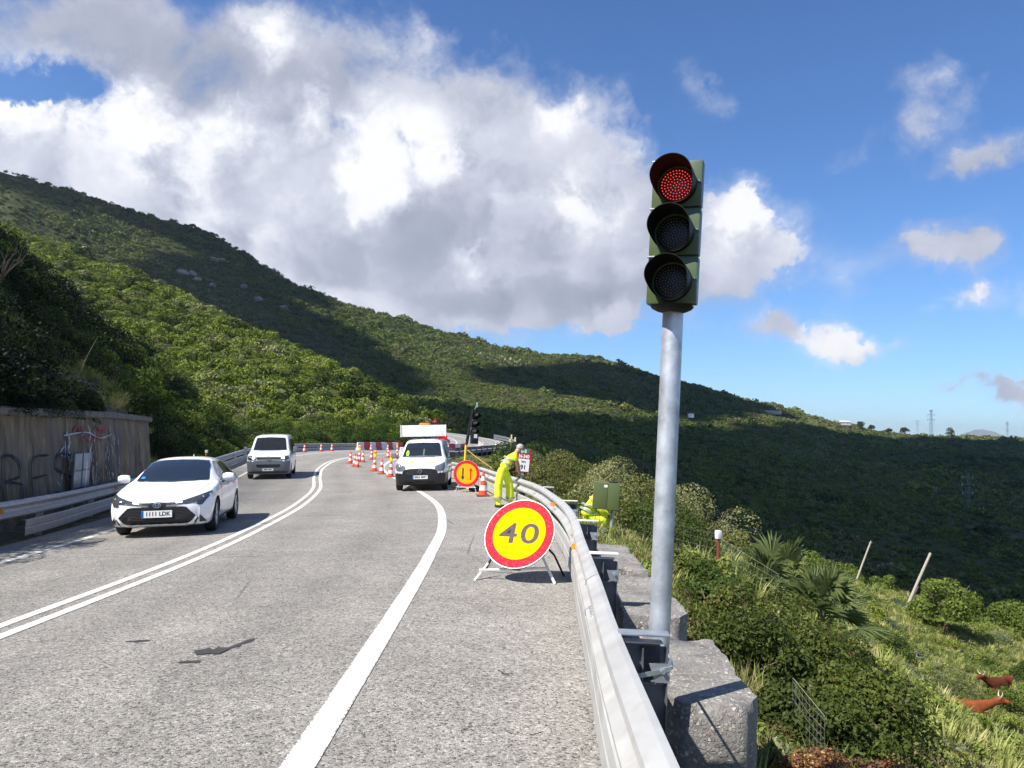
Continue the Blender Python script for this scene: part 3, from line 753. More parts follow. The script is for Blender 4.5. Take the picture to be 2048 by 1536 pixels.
# nearer hillside
Q = polar_points(-.85, -.07, 56, 330, lambda Y: 1.7+Y*.0098)
X, Y, s = Q.T; Tt = terrain(X, Y); Bb = on_B(X, Y); u = X/Y; yr = np.interp(u, BU, BYY[:, 2])
keep = (Bb > Tt-1.4) & (Y < yr+6); X, Y, s, Tt = X[keep], Y[keep], s[keep], Tt[keep]
scl = s*.68*rng.uniform(.5, 1.55, len(X))*(1+.7*np.clip(vnoise(X, Y, 26)+.6*vnoise(X, Y, 9), -.5, .8))
ins, hz = corridor(X, Y); keep = ~ins; X, Y, scl, Tt = X[keep], Y[keep], scl[keep], Tt[keep]
scatter('hillside_scrub', np.c_[X, Y, Tt-.1*scl], scl, K_MID, 4, 'sunlit yellow green scrub on the nearer hillside above the bend', hvar=.3)
print('mid', len(X))
# bank over the wall, and the steep foot of the hill behind the outer rail
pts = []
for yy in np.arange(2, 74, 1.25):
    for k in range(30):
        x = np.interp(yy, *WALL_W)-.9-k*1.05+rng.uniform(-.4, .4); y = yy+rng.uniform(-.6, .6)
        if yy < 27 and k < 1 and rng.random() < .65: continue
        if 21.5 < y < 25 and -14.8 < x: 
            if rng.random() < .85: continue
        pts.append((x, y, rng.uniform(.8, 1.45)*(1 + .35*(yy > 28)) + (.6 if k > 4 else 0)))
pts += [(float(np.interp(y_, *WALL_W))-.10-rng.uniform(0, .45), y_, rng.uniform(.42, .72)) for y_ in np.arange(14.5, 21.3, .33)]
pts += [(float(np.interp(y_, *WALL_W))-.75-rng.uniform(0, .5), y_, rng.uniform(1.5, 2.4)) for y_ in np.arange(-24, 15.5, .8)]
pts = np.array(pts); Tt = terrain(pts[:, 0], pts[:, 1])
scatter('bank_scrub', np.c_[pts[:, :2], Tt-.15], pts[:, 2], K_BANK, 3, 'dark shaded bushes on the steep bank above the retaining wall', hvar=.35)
print('bank', len(pts))
# green wood along the outer curve behind the rails
G_WOOD = leaf_mat('wood_leaf', [(.025,.05,.010),(.05,.085,.014),(.09,.135,.022),(.13,.17,.035)], patch=.08)
K_WOOD = kinds('wood_shrub', [bush_mesh('wood_shrub', 2600, l, G_WOOD, .036, h=hh) for l, hh in ((10,1.1),(16,.9),(8,1.25))])
pts = []
for i in range(0, NS):
    y = LPV[i][1]
    if not 30 < y < 121: continue
    for k in range(5):
        if rng.random() < .42: continue
        t = LPV[min(i+1, NS-1)]-LPV[i-1]; t = t[:2]/np.linalg.norm(t[:2]); l = np.array([-t[1], t[0]])
        q = LPV[i][:2]+l*(2.6+k*1.7+rng.uniform(-.4, .4)); pts.append((q[0], q[1], rng.uniform(1.2, 2.0)+k*.12))
pts = np.array(pts); Tt = terrain(pts[:, 0], pts[:, 1])
scatter('roadside_scrub', np.c_[pts[:, :2], Tt-.2], pts[:, 2], K_WOOD, 3, 'tall green bushes crowding the outside of the bend behind the rail', hvar=.3)

# ------------------------------------------------------------------ clouds high above the valley (out of view, outlined to throw the cloud shadows)
CLOUD = mat('cloud_vapour', (.8, .8, .8), .95, var=.03)
def in_poly(px, py, poly):
    ins = np.zeros(len(px), bool); n = len(poly); j = n-1
    for i in range(n):
        xi, yi = poly[i]; xj, yj = poly[j]
        c = ((yi > py) != (yj > py)) & (px < (xj-xi)*(py-yi)/(yj-yi+1e-9)+xi); ins ^= c; j = i
    return ins
def cloud(label, ground, alt, cell, thick):
    """a flat-based lumpy cloud standing above the ground it shades, displaced towards the sun"""
    k_ = 1/math.tan(SUN_EL); g = []
    for x, y in ground:
        sh = (alt-tz(x, y))*k_; g.append((x-SH.x*sh, y-SH.y*sh)); xs = [p[0] for p in g]; ys = [p[1] for p in g]
    gx, gy = np.meshgrid(np.arange(min(xs)-cell, max(xs)+cell*2, cell), np.arange(min(ys)-cell, max(ys)+cell*2, cell), indexing='ij')
    wob = vnoise(gx, gy, cell*4)*cell*2.2; m = in_poly((gx+wob).ravel(), (gy+wob*.7).ravel(), g).reshape(gx.shape)
    d = m.astype(float)
    for _ in range(3):
        p = np.pad(d, 1); d = np.where(m, (p[1:-1,1:-1]+p[2:,1:-1]+p[:-2,1:-1]+p[1:-1,2:]+p[1:-1,:-2])/5, 0)
    top = alt+thick*d**2*(.6+.8*(vnoise(gx, gy, cell*3)+.5)); bot = alt-thick*.08*d*(1+vnoise(gx, gy, cell*2))
    idx = -np.ones(gx.shape, int); k = np.argwhere(m); 
    for q, (i, j) in enumerate(k): idx[i, j] = q
    n = len(k); V = [(gx[i,j], gy[i,j], top[i,j]) for i, j in k]+[(gx[i,j], gy[i,j], bot[i,j]) for i, j in k]; F = []
    for i, j in k:
        if i+1 < gx.shape[0] and j+1 < gx.shape[1] and m[i+1,j] and m[i,j+1] and m[i+1,j+1]:
            a, b_, c, e = idx[i,j], idx[i+1,j], idx[i+1,j+1], idx[i,j+1]; F += [(a,b_,c,e), (a+n,e+n,c+n,b_+n)]
    cnt = {}
    for f in F:
        for q in range(4):
            e = (f[q], f[(q+1) % 4]); cnt[tuple(sorted(e))] = cnt.get(tuple(sorted(e)), [])+[e]
    for e, l in cnt.items():
        if len(l) == 1 and l[0][0] < n and l[0][1] < n: a, b_ = l[0]; F.append((b_, a, a+n, b_+n))
    me = bpy.data.meshes.new('cloud'); me.from_pydata(V, [], F); me.materials.append(CLOUD)
    me.polygons.foreach_set('use_smooth', [True]*len(me.polygons))
    obj('cloud', me, label=label, cat='cloud')
def gpt(px, Y): return ((px-1024)/1480*Y, Y)
cloud('broad unseen cumulus, shaped to shade the right-hand valley', [gpt(840,150),gpt(770,240),gpt(800,330),gpt(880,345),gpt(960,360),gpt(1060,410),gpt(1180,470),gpt(1300,560),gpt(1400,650),gpt(1560,850),gpt(1700,1030),gpt(1900,1230),gpt(2150,1290),(1500,1100),(700,250),(260,90),(120,104),(62,118),(24,134),(0,160)], 1500, 22, 90)
cloud('long unseen cumulus, shaped to shade the middle of the far mountain', [gpt(880,520),gpt(1000,520),gpt(1150,570),gpt(1330,620),gpt(1480,760),gpt(1640,1090),gpt(1560,1180),gpt(1300,1120),gpt(1130,980),gpt(1000,800),gpt(900,640)], 1600, 24, 80)
cloud('narrow unseen cumulus, shaped to shade the rocky shoulder of the mountain', [gpt(230,600),gpt(400,580),gpt(560,480),gpt(700,460),gpt(850,300),gpt(900,330),gpt(890,420),gpt(800,560),gpt(730,760),gpt(600,740),gpt(480,750),gpt(400,740),gpt(250,690)], 1400, 14, 40)
cloud('small low unseen cloud added behind the viewer to shade the left bank', [(-70,-30),(-70,75),(-32,68),(-24,52),(-20,40),(-16.5,30),(-13,20),(-11.5,8),(-11.5,-30)], 420, 3, 8)  # added out of view to darken the bank and the left rail
cloud('small unseen cumulus, shaped to shade the mountain crest', [gpt(-100,600),gpt(-100,760),gpt(200,830),gpt(430,880),gpt(560,930),gpt(660,960),gpt(640,800),gpt(520,700),gpt(420,620),gpt(360,720),gpt(180,740)], 1500, 18, 60)

# ------------------------------------------------------------------ shared object materials
GALV = mat('galvanised_steel', (.50, .53, .57), .42, .75, var=.14, vscale=9, dirt=.25, dirtcol=(.3,.31,.32), bump=.05)
GALVP = mat('galvanised_pole', (.50, .54, .60), .42, .55, var=.30, vscale=8, dirt=.6, dirtcol=(.72,.75,.80), bump=.08, bscale=25)
RAILM = mat('weathered_rail', (.45, .452, .45), .55, .25, var=.17, vscale=3, dirt=.35, dirtcol=(.33,.30,.25), bump=.04)
POSTM = mat('shaded_steel', (.17, .18, .20), .5, .5, var=.25, vscale=8)  # posts' shade is put into the colour; also darkens the lap joints
WHITE = mat('white_paint', (.80, .80, .79), .35, var=.04, dirt=.12)
CARW = mat('white_car_paint', (.80, .81, .83), .22, var=.015, coat=.6, dirt=.04)
GREYP = mat('grey_plastic', (.16, .17, .185), .45, var=.08)
BLACKP = mat('black_plastic', (.014, .014, .016), .38, var=.1)
DARKIN = mat('dark_interior', (.008, .008, .009), .8, var=0)
RUBBER = mat('tyre_rubber', (.018, .018, .019), .8, var=.2, dirt=.2, dirtcol=(.08,.075,.07))
ALLOY = mat('alloy', (.45, .46, .48), .3, .8, var=.05)
CHROME = mat('chrome', (.75, .76, .78), .12, 1.0, var=.0)
ORANGE = mat('orange_reflector', (.95, .30, .01), .3, var=.05, emit=None)
REDS = mat('sign_red', (.62, .012, .022), .32, var=.05)
REDW = mat('worn_sign_red', (.46, .022, .04), .8, var=.15, vscale=14, dirt=.45, dirtcol=(.60,.22,.16), spec=.08)
YELW = mat('worn_sign_yellow', (.80, .47, .0), .85, var=.05, spec=.06)
YELS = mat('sign_yellow', (.93, .62, .0), .32, var=.04)
YELA = mat('sign_amber_yellow', (.90, .42, .0), .32, var=.03)
INK = mat('sign_ink', (.03, .028, .03), .45, var=.1)
INKG = mat('faded_ink', (.10, .085, .085), .85, spec=.1, var=.25, vscale=40)
CONE_R = mat('cone_red', (.82, .075, .025), .45, var=.10, dirt=.2)
CONE_W = mat('cone_white', (.78, .76, .74), .4, var=.06, dirt=.2)
YELP = mat('yellow_paint', (.90, .62, .01), .4, var=.05)
HIVIS = mat('hi_vis_yellow', (.64, .70, .03), .85, var=.22, vscale=9, bump=1.0, bscale=16, emit=((.45, .8, .02), .05))  # cloth given a faint glow of its own
HIVIS2 = mat('hi_vis_vest', (.70, .78, .01), .85, var=.20, vscale=9, bump=1.0, bscale=16, emit=((.6, .7, .0), .04))  # vest brightened by the same kind of built-in glow
REFL = mat('reflective_band', (.34, .37, .40), .35, .3, var=.1)
SKIN = mat('skin', (.50, .29, .20), .55, var=.06)
HAIR = mat('grey_hair', (.42, .39, .38), .8, var=.15, vscale=40)
BOOT = mat('boot_leather', (.02, .02, .02), .6)
GLASS = None
def carglass():
    m = bpy.data.materials.new('car_glass'); m.use_nodes = True; p = m.node_tree.nodes['Principled BSDF']
    p.inputs['Base Color'].default_value = (.016, .020, .027, 1); p.inputs['Roughness'].default_value = .05; p.inputs['Specular IOR Level'].default_value = .7
    p.inputs['Coat Weight'].default_value = .5; p.inputs['Coat Roughness'].default_value = .03
    return m
GLASS = carglass()

def concrete(name, base=(.36,.34,.31), peb=True):
    m = bpy.data.materials.new(name); m.use_nodes = True; nt = m.node_tree; b = NB(nt); p = nt.nodes['Principled BSDF']
    P = nt.nodes.new('ShaderNodeTexCoord').outputs['Object']
    c = b.ramp(b.noise(P, 4, 8, .65), [(.3, tuple(q*.6 for q in base)), (.55, base), (.75, tuple(min(1, q*1.3) for q in base))])
    cell = b.vor(P, 46, out=1); s = nt.nodes.new('ShaderNodeSeparateColor'); nt.links.new(cell, s.inputs[0])
    ed = b.vor(P, 46, 'DISTANCE_TO_EDGE')
    st = b.ramp(s.outputs[1], [(0, (.16,.14,.12)), (.5, (.36,.33,.29)), (1, (.66,.60,.52))])
    k = b.math('MULTIPLY', b.mapr(ed, .03, .12), b.mapr(s.outputs[0], .45, .5)); k = b.math('MULTIPLY', k, b.mapr(b.noise(P, 7, 3), .35, .6, .2, .9))
    c = b.mix(k, c, st)
    c = b.mix(b.mapr(b.noise(P, 60, 5, .7), .45, .7, 0, .5), c, (.07,.065,.06,1))
    b.put(p.inputs['Base Color'], c); p.inputs['Roughness'].default_value = .92
    bn = nt.nodes.new('ShaderNodeBump'); bn.inputs['Strength'].default_value = .8; bn.inputs['Distance'].default_value = .012
    b.put(bn.inputs['Height'], b.math('ADD', b.math('MULTIPLY', k, .8), b.noise(P, 40, 6, .7))); nt.links.new(bn.outputs[0], p.inputs['Normal'])
    return m
CONC = concrete('aggregate_concrete', (.26,.245,.225))

# ------------------------------------------------------------------ retaining wall with graffiti
def wallmat():
    m = bpy.data.materials.new('rendered_wall'); m.use_nodes = True; nt = m.node_tree; b = NB(nt); p = nt.nodes['Principled BSDF']
    P = nt.nodes.new('ShaderNodeNewGeometry').outputs['Position']
    s = nt.nodes.new('ShaderNodeSeparateXYZ'); nt.links.new(P, s.inputs[0])
    cv = nt.nodes.new('ShaderNodeCombineXYZ'); b.put(cv.inputs[0], b.math('MULTIPLY', s.outputs[1], 5)); b.put(cv.inputs[1], b.math('MULTIPLY', s.outputs[0], 5)); b.put(cv.inputs[2], b.math('MULTIPLY', s.outputs[2], 1.0))
    rock = b.noise(cv.outputs[0], .9, 7, .65, .3)
    c = b.ramp(rock, [(.32, (.09,.067,.042)), (.48, (.185,.14,.09)), (.6, (.255,.20,.125)), (.75, (.34,.28,.19))])
    c = b.mix(b.mapr(b.noise(P, 1.1, 5), .55, .7, 0, .45), c, (.22,.12,.06,1))
    c = b.mix(b.mapr(b.noise(P, .8, 5), .45, .6, .0, .45), c, (.10,.105,.12,1))
    b.put(p.inputs['Base Color'], c); p.inputs['Roughness'].default_value = .9
    bn = nt.nodes.new('ShaderNodeBump'); bn.inputs['Strength'].default_value = .9; bn.inputs['Distance'].default_value = .05
    b.put(bn.inputs['Height'], b.noise(cv.outputs[0], 1.6, 7, .7)); nt.links.new(bn.outputs[0], p.inputs['Normal'])
    return m
WT = thing('retaining_wall', 'rough shaded retaining wall covered in graffiti behind the left guardrail', 'wall')
wp = [(-10.0,-20),(-10.0,-6),(-10.1,4),(-10.25,10),(-10.75,15.5),(-11.5,20),(-12.3,24),(-12.62,25.8)]
def wallx(y): return float(np.interp(y, [q[1] for q in wp], [q[0] for q in wp]))
ys = np.arange(-20, 25.9, .35); zs = np.linspace(0, 1, 15)
vs = []; 
for y in ys:
    zb = zr(wallx(y), y)-.5; zt = 1.62-.1*max(0, y-22)/4
    for t in zs:
        z = zb+(zt-zb)*t; x = wallx(y)+.32*(1-t)*(zt-zb)/2.5+mn.noise(Vector((y*1.3, z*1.3, 3)))*.05
        vs.append((x, y, z))
for y in ys:
    zb = zr(wallx(y), y)-.5; zt = 1.62-.1*max(0, y-22)/4
    vs.append((wallx(y)-.7, y, zb)); vs.append((wallx(y)-.7, y, zt))
n = len(ys); m_ = len(zs); fs = [(i*m_+k, (i+1)*m_+k, (i+1)*m_+k+1, i*m_+k+1) for i in range(n-1) for k in range(m_-1)]
o_ = n*m_; fs += [(i*m_+m_-1, (i+1)*m_+m_-1, o_+2*(i+1)+1, o_+2*i+1) for i in range(n-1)]+[(o_+2*i+1, o_+2*i+3, o_+2*i+2, o_+2*i) for i in range(n-1)]
fs += [tuple([(n-1)*m_+k for k in range(m_)]+[o_+2*(n-1)+1, o_+2*(n-1)])]
WM = wallmat(); mb = MB(); mb.add(vs, fs); mb.build('wall_face', WM, WT, smooth=60)
CAPM = concrete('cap_concrete', (.17,.15,.13))
pieces = [(-20,-8),(-8,1),(1,8),(8,14),(14,20),(20,25.9)]
for a0, a1 in pieces:
    yy = np.arange(a0+.01, a1-.005, .5); path = [(wallx(y)-.16, y, 1.62-.1*max(0, y-22)/4) for y in list(yy)+[a1-.01]]
    mb = MB(); mb.sweep(path, [(-.24,.0),(-.26,.02),(-.26,.15),(-.22,.18),(.4,.19),(.42,0)]); mb.build('coping', CAPM, WT, smooth=30)
SPR_D = mat('dark_spray', (.015,.018,.035), .8, var=.4, vscale=4); SPR_W = mat('white_spray', (.45,.48,.55), .8, var=.4, vscale=6); SPR_R = mat('red_spray', (.35,.05,.05), .8, var=.3)
def wface(y, z):
    zb = zr(wallx(y), y)-.5; zt = 1.62-.1*max(0, y-22)/4; t = (z-zb)/(zt-zb); return Vector((wallx(y)+.32*(1-t)*(zt-zb)/2.5+.045, y, z))
def stroke(mb, pts, w, mi=0):
    P = cr([(y, z, 0) for y, z in pts], 6); V = []
    for i in range(len(P)):
        t = P[min(i+1, len(P)-1)][:2]-P[max(0, i-1)][:2]; t = t/(np.linalg.norm(t)+1e-6); q = np.array([-t[1], t[0]])*w/2*(1+.3*math.sin(i))
        V += [wface(*(P[i][:2]+q)), wface(*(P[i][:2]-q))]
    mb.add(V, [(2*i, 2*i+2, 2*i+3, 2*i+1) for i in range(len(P)-1)], mi)
mb = MB()
GL = {'S':[[(.9,.95),(.3,1),(.1,.7),(.5,.5),(.95,.35),(.7,.02),(.05,.1)]], 'A':[[(0,0),(.25,.7),(.55,1.02),(.8,.7),(1,0)],[(.25,.4),(.8,.42)]], 'L':[[(.15,1),(.1,.4),(.2,.02),(.9,.1)]],
      'B':[[(.1,0),(.1,1),(.7,.95),(.75,.6),(.2,.52),(.85,.4),(.8,.05),(.1,0)]], 'E':[[(.9,1),(.2,.95),(.1,.5),(.2,.05),(.95,.05)],[(.15,.5),(.75,.55)]]}
y0 = 11.7
for ch in 'SALBES':
    for st in GL[ch]:
        stroke(mb, [(y0+u*1.05, -.30+v*1.0) for u, v in st], .045)
        stroke(mb, [(y0+.14+u*1.0, -.32+v*1.02) for u, v in st], .022)
    y0 += 1.25
for k in range(26):
    y = 19.2+rnd.random()*5.6; z = rnd.uniform(-.4, .7); l = rnd.uniform(.3, .8)
    stroke(mb, [(y, z), (y+rnd.uniform(-.1,.15), z+l*.5), (y+rnd.uniform(-.12,.2), z+l)], .035)
mb.build('graffiti', SPR_D, WT, label='dark blue sprayed outline letters')
mb = MB()
for k in range(44):
    y = 18.2+rnd.random()*4.4; z = rnd.uniform(-.3, 1.05); l = rnd.uniform(.1, .45)
    stroke(mb, [(y, z), (y+rnd.uniform(-.12,.12), z+l*.5), (y+rnd.uniform(-.15,.15), z+l)], .03)
stroke(mb, [(18.6,1.15),(20,1.22),(21,1.05),(22,1.15)], .03)
mb.build('graffiti', SPR_W, WT, label='white sprayed scrawl')
mb = MB()
for k in range(7):
    y = 19.0+rnd.random()*3; z = rnd.uniform(.95, 1.3); stroke(mb, [(y, z), (y+.2, z+.1), (y+.5, z-.05), (y+.6, z+.15)], .045)
mb.build('graffiti', SPR_R, WT, label='red sprayed tag')
# pale plates leaning at the wall
PT = thing('sign_panel', 'pale grey sign panel seen from behind, standing against the graffiti wall', 'panel', (0,0,0))
PANM = mat('panel_back', (.30,.33,.37), .45, .4)
for dy in (0, .52):
    for dz in (0, .44):
        mb = MB(); mb.box((wallx(18.8+dy)+.42, 18.8+dy, .05+dz), (.03, .46, .42), math.atan2(-.8,4.5)*-1); bevel(mb.build('plate', PANM, PT), .008)
mb = MB(); mb.box((wallx(19)+.36, 18.8, -.25), (.05,.06,1.5)); mb.box((wallx(19)+.36, 19.32, -.25), (.05,.06,1.5)); mb.build('post', GALV, PT)

# ------------------------------------------------------------------ guardrails
WPROF = [(0,.435),(.022,.44),(.078,.478),(.082,.512),(.012,.568),(.004,.598),(.012,.628),(.082,.684),(.078,.718),(.022,.755),(0,.758)]
def wprof(s=1, z0=0): 
    f = [(o*s, z+z0) for o, z in WPROF]; bk = [((o-.004)*s, z+z0) for o, z in reversed(WPROF)]; return f+bk
def path_of(pts, step=.5):
    P = cr(pts, 8); s = np.concatenate([[0], np.cumsum(np.linalg.norm(np.diff(P, axis=0), axis=1))])
    q = np.arange(0, s[-1], step); return np.c_[[np.interp(q, s, P[:, k]) for k in range(3)]].T, q
def guardrail(name, label, pts, side, posts, lower=True, blen=8, m=RAILM, reflect=None, postm=GALV, spacer=True, zt=None, group=None, step=.5, bolts=False, lower_from=-99):
    """pts: foot of the beam face on the ground; side +1: the road lies to the left of travel"""
    g = thing(name, label, 'guardrail', group=group)
    P, q = path_of(pts, step); P = [Vector(p) for p in P]
    nper = int(blen/step); 
    for k, i in enumerate(range(0, len(P)-2, nper)):
        seg = P[i:min(len(P), i+nper+1)]
        if len(seg) < 2: continue
        if k % 2: seg = [p+Vector((0,0,.003)) for p in seg]
        mb = MB(); mb.sweep(seg, wprof(side)); mb.build('beam', m, g, smooth=25)
        if lower and seg[0].y > lower_from:
            mb = MB(); lp = [(.030,.05),(.052,.07),(.052,.20),(.040,.215),(.052,.23),(.052,.345),(.030,.365)]
            mb.sweep(seg, [(o*side, z) for o, z in lp]+[((o-.005)*side, z) for o, z in reversed(lp)]); mb.build('lower_beam', m, g, smooth=25)
    def at_s(s):
        i = min(len(P)-2, max(0, int(s/step))); f = s/step-i; p = P[i].lerp(P[i+1], min(1, max(0, f))); t = (P[i+1]-P[i]); t.z = 0; t.normalize(); return p, t
    pm = None
    for s in posts(q[-1]):
        p, t = at_s(s); l = Vector((-t.y, t.x, 0))*side; ang = math.atan2(t.y, t.x)
        mb = MB(); rm = Matrix((t, l, Vector((0,0,1)))).transposed()
        def bxx(a, o, z, sa, so, sz): mb.box(p+t*a-l*(-o)*1+Vector((0,0,z)), (sa, so, sz), mtx=rm)
        bxx(.0, -.17, .12, .006, .12, 1.15); bxx(-.028, -.113, .12, .055, .006, 1.15); bxx(-.028, -.227, .12, .055, .006, 1.15)
        po = mb.build('post', postm, g)
        if spacer:
            mb = MB(); bxx(.0, -.10, .63, .006, .20, .19); bxx(-.03, -.10, .722, .056, .21, .006); bxx(-.03, -.10, .538, .056, .21, .006); bxx(-.03,-.003,.63,.056,.005,.18); mb.build('spacer', postm, g)
    if reflect:
        for s in reflect(q[-1]):
            p, t = at_s(s); l = Vector((-t.y, t.x, 0))*side
            mb = MB(); c = p+Vector((0,0,.598))
            mb.poly([c+l*.012+Vector((0,0,-.05)), c+l*.10+Vector((0,0,-.025)), c+l*.10+Vector((0,0,.025)), c+l*.012+Vector((0,0,.05))], d=t*.006); mb.build('reflector', ORANGE, g)
    if bolts:
        for k, i in enumerate(range(nper, len(P)-2, nper)):
            p = P[i]; t = (P[i+1]-P[i]).normalized(); l = Vector((-t.y, t.x, 0))*side
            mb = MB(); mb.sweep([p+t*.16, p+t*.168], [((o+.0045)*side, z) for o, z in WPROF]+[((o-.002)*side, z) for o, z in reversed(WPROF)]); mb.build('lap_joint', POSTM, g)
            for a in (-.12, -.04, .04, .12):
                for z, o in ((.655, .05), (.54, .05), (.598,.012)):
                    mb = MB(); mb.tube([p+t*a+l*(o-.01)+Vector((0,0,z)), p+t*a+l*(o+.012)+Vector((0,0,z))], .014, 8); mb.build('bolt', GALV, g, smooth=True)
    return g, at_s
# right rail beside the shoulder
GR = [(.49,-3),(.49,-1),(.50,1),(.53,2.2),(.58,3.6),(.66,5),(.76,7),(.84,9),(.88,11),(.86,13.5),(.70,16.5),(.30,19.5),(-.38,23.4),(-1.25,28.4),(-2.3,32.6),(-3.3,36.2),(-4.6,41),(-5.5,46),(-6,51),(-6.35,57),(-6.1,63),(-5.2,68.5)]
GR = [(x-.03*(y < 9), y, zr(x, y)+.03*(y < 12)-.02) for x, y in GR]
_Pr, _qr = path_of(GR)
def s_at_y(y): return float(np.interp(y, _Pr[:, 1], _qr))
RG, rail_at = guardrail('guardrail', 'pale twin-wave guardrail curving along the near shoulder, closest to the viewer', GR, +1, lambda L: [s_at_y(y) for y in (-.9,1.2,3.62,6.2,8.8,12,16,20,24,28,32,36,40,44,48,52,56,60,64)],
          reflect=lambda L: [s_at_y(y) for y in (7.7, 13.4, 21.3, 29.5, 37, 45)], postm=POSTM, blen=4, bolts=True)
# bright folded cap and bracket on the near posts
for y in (3.62, 6.2, 8.8, 12, 16):
    p, t = rail_at(s_at_y(y)); r = Vector((t.y, -t.x, 0)); rm = Matrix((t, r, Vector((0,0,1)))).transposed()
    mb = MB(); mb.box(p+r*.115-t*.035+Vector((0,0,.762)), (.08,.24,.014), mtx=rm); bevel(mb.build('post_cap', WHITE if y > 5 else GALV, RG), .006)
    mb = MB(); mb.poly([p+r*.14-t*.062+Vector((0,0,.632)), p+r*.238-t*.062+Vector((0,0,.632)), p+r*.238-t*.062+Vector((0,0,.545)), p+r*.17-t*.062+Vector((0,0,.545))], d=-t*.004); mb.build('bracket', GALV, RG)
    mb = MB(); mb.tube([p+r*.205-t*.06+Vector((0,0,.60)), p+r*.205-t*.085+Vector((0,0,.60))], .012, 6); mb.build('bolt', GALV, RG)
p, t = rail_at(s_at_y(3.62)); r = Vector((t.y, -t.x, 0))
mb = MB(); z = Vector((0,0,1)); q0 = [(.02,.575),(.10,.58),(.17,.592),(.245,.612)]
mb.sweep([p+r*a-t*(.075+.01*math.sin(a*20))+z*zz for a, zz in q0], [(-.002,-.011),(.002,-.011),(.002,.011),(-.002,.011)]); mb.tube([p+r*.245-t*.06+z*.612, p+r*.262+t*.05+z*.615, p+r*.255+t*.32+z*.62], .008, 5)
mb.build('cable_tie', GALV, RG)
# left rail in front of the wall and on round the outside of the bend
GLp = [(-8.05,-14),(-8.05,-4),(-8.05,5),(-8.15,10),(-8.85,14.45),(-10.1,18.85),(-12.5,27.25),(-15.1,38),(-17.3,48.5),(-18.6,56),(-19,62),(-18.6,67),(-17.2,72),(-15.3,76.5)]
GLp = [(x-.28*(y < 30), y, (zr(x, y) if y < 58 else -.86)-.03) for x, y in GLp]
P_, q_ = path_of(GLp)
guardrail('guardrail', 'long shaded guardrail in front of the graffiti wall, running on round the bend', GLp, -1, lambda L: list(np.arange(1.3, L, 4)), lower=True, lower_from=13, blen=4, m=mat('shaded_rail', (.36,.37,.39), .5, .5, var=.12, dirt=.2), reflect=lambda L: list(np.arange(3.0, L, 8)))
# far rails
F1 = [(LPV[i][0]-.5, LPV[i][1]+.2, LPV[i][2]-.03) for i in range(SUB*14, SUB*20+1, 6)]
guardrail('guardrail', 'far guardrail along the outer edge of the distant climbing curve', F1, -1, lambda L: list(np.arange(1, L, 4)), lower=True, blen=12, m=mat('far_rail', (.50,.50,.48), .5, .3, var=.1), step=1.5)
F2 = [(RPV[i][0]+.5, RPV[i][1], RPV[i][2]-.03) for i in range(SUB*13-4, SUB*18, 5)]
guardrail('guardrail', 'far guardrail on the valley side of the distant curve, its shaded back to us', F2, +1, lambda L: list(np.arange(1, L, 2.6)), lower=True, blen=12, m=mat('far_rail_shaded_back', (.22,.23,.25), .5, .4, var=.1), step=1.2, postm=POSTM)  # shade on the rail's back is put into its darker steel

# ------------------------------------------------------------------ concrete parapet blocks beyond the rail
def block(label, outline, ztop, h, seed, group='old concrete parapet blocks'):
    bm = bmesh.new(); vs = [bm.verts.new((x, y, ztop)) for x, y in outline]; f = bm.faces.new(vs); f.normal_update()
    if f.normal.z < 0: f.normal_flip()
    r = bmesh.ops.extrude_face_region(bm, geom=[f]); 
    for v in r['geom']:
        if isinstance(v, bmesh.types.BMVert): v.co.z -= h
    bmesh.ops.recalc_face_normals(bm, faces=bm.faces)
    for _ in range(5):
        le = [e for e in bm.edges if e.calc_length() > .075]
        if not le: break
        bmesh.ops.subdivide_edges(bm, edges=le, cuts=1, use_grid_fill=True)
    bmesh.ops.triangulate(bm, faces=[f for f in bm.faces if len(f.verts) > 4])
    bm.normal_update()
    cx = sum(x for x, y in outline)/len(outline); cy = sum(y for x, y in outline)/len(outline)
    for v in bm.verts:
        p = v.co.copy(); n = mn.noise(p*4+Vector((seed,0,0)))*.022+mn.noise(p*13+Vector((seed,3,0)))*.014+mn.noise(p*34)*.006
        eg = 0
        if abs(p.z-ztop) < .01:
            nd = v.normal
            if nd.z < .93: eg = .009*(1+mn.noise(p*9)*1.8)
        v.co += v.normal*(n-eg)
    me = bpy.data.meshes.new('concrete_block'); bm.to_mesh(me); bm.free(); me.materials.append(CONC); shade(me, 70)
    return obj('concrete_block', me, label=label, cat='concrete block', group=group)
block('big rough concrete block beside the nearest rail post, closest to the viewer', [(.97,4.04),(1.30,4.0),(1.40,4.16),(1.47,5.28),(.86,5.35),(.86,4.3)], .24, 1.1, 1)
block('broken concrete block with a rubble end, second behind the galvanised pole', [(.95,5.95),(1.38,5.9),(1.50,6.1),(1.50,7.6),(1.02,7.7),(1.0,6.9)], .24, 1.0, 5)
block('farther flat-topped concrete block, third along behind the rail', [(1.04,7.95),(1.50,7.9),(1.52,9.6),(1.10,9.7)], .24, 1.0, 9)

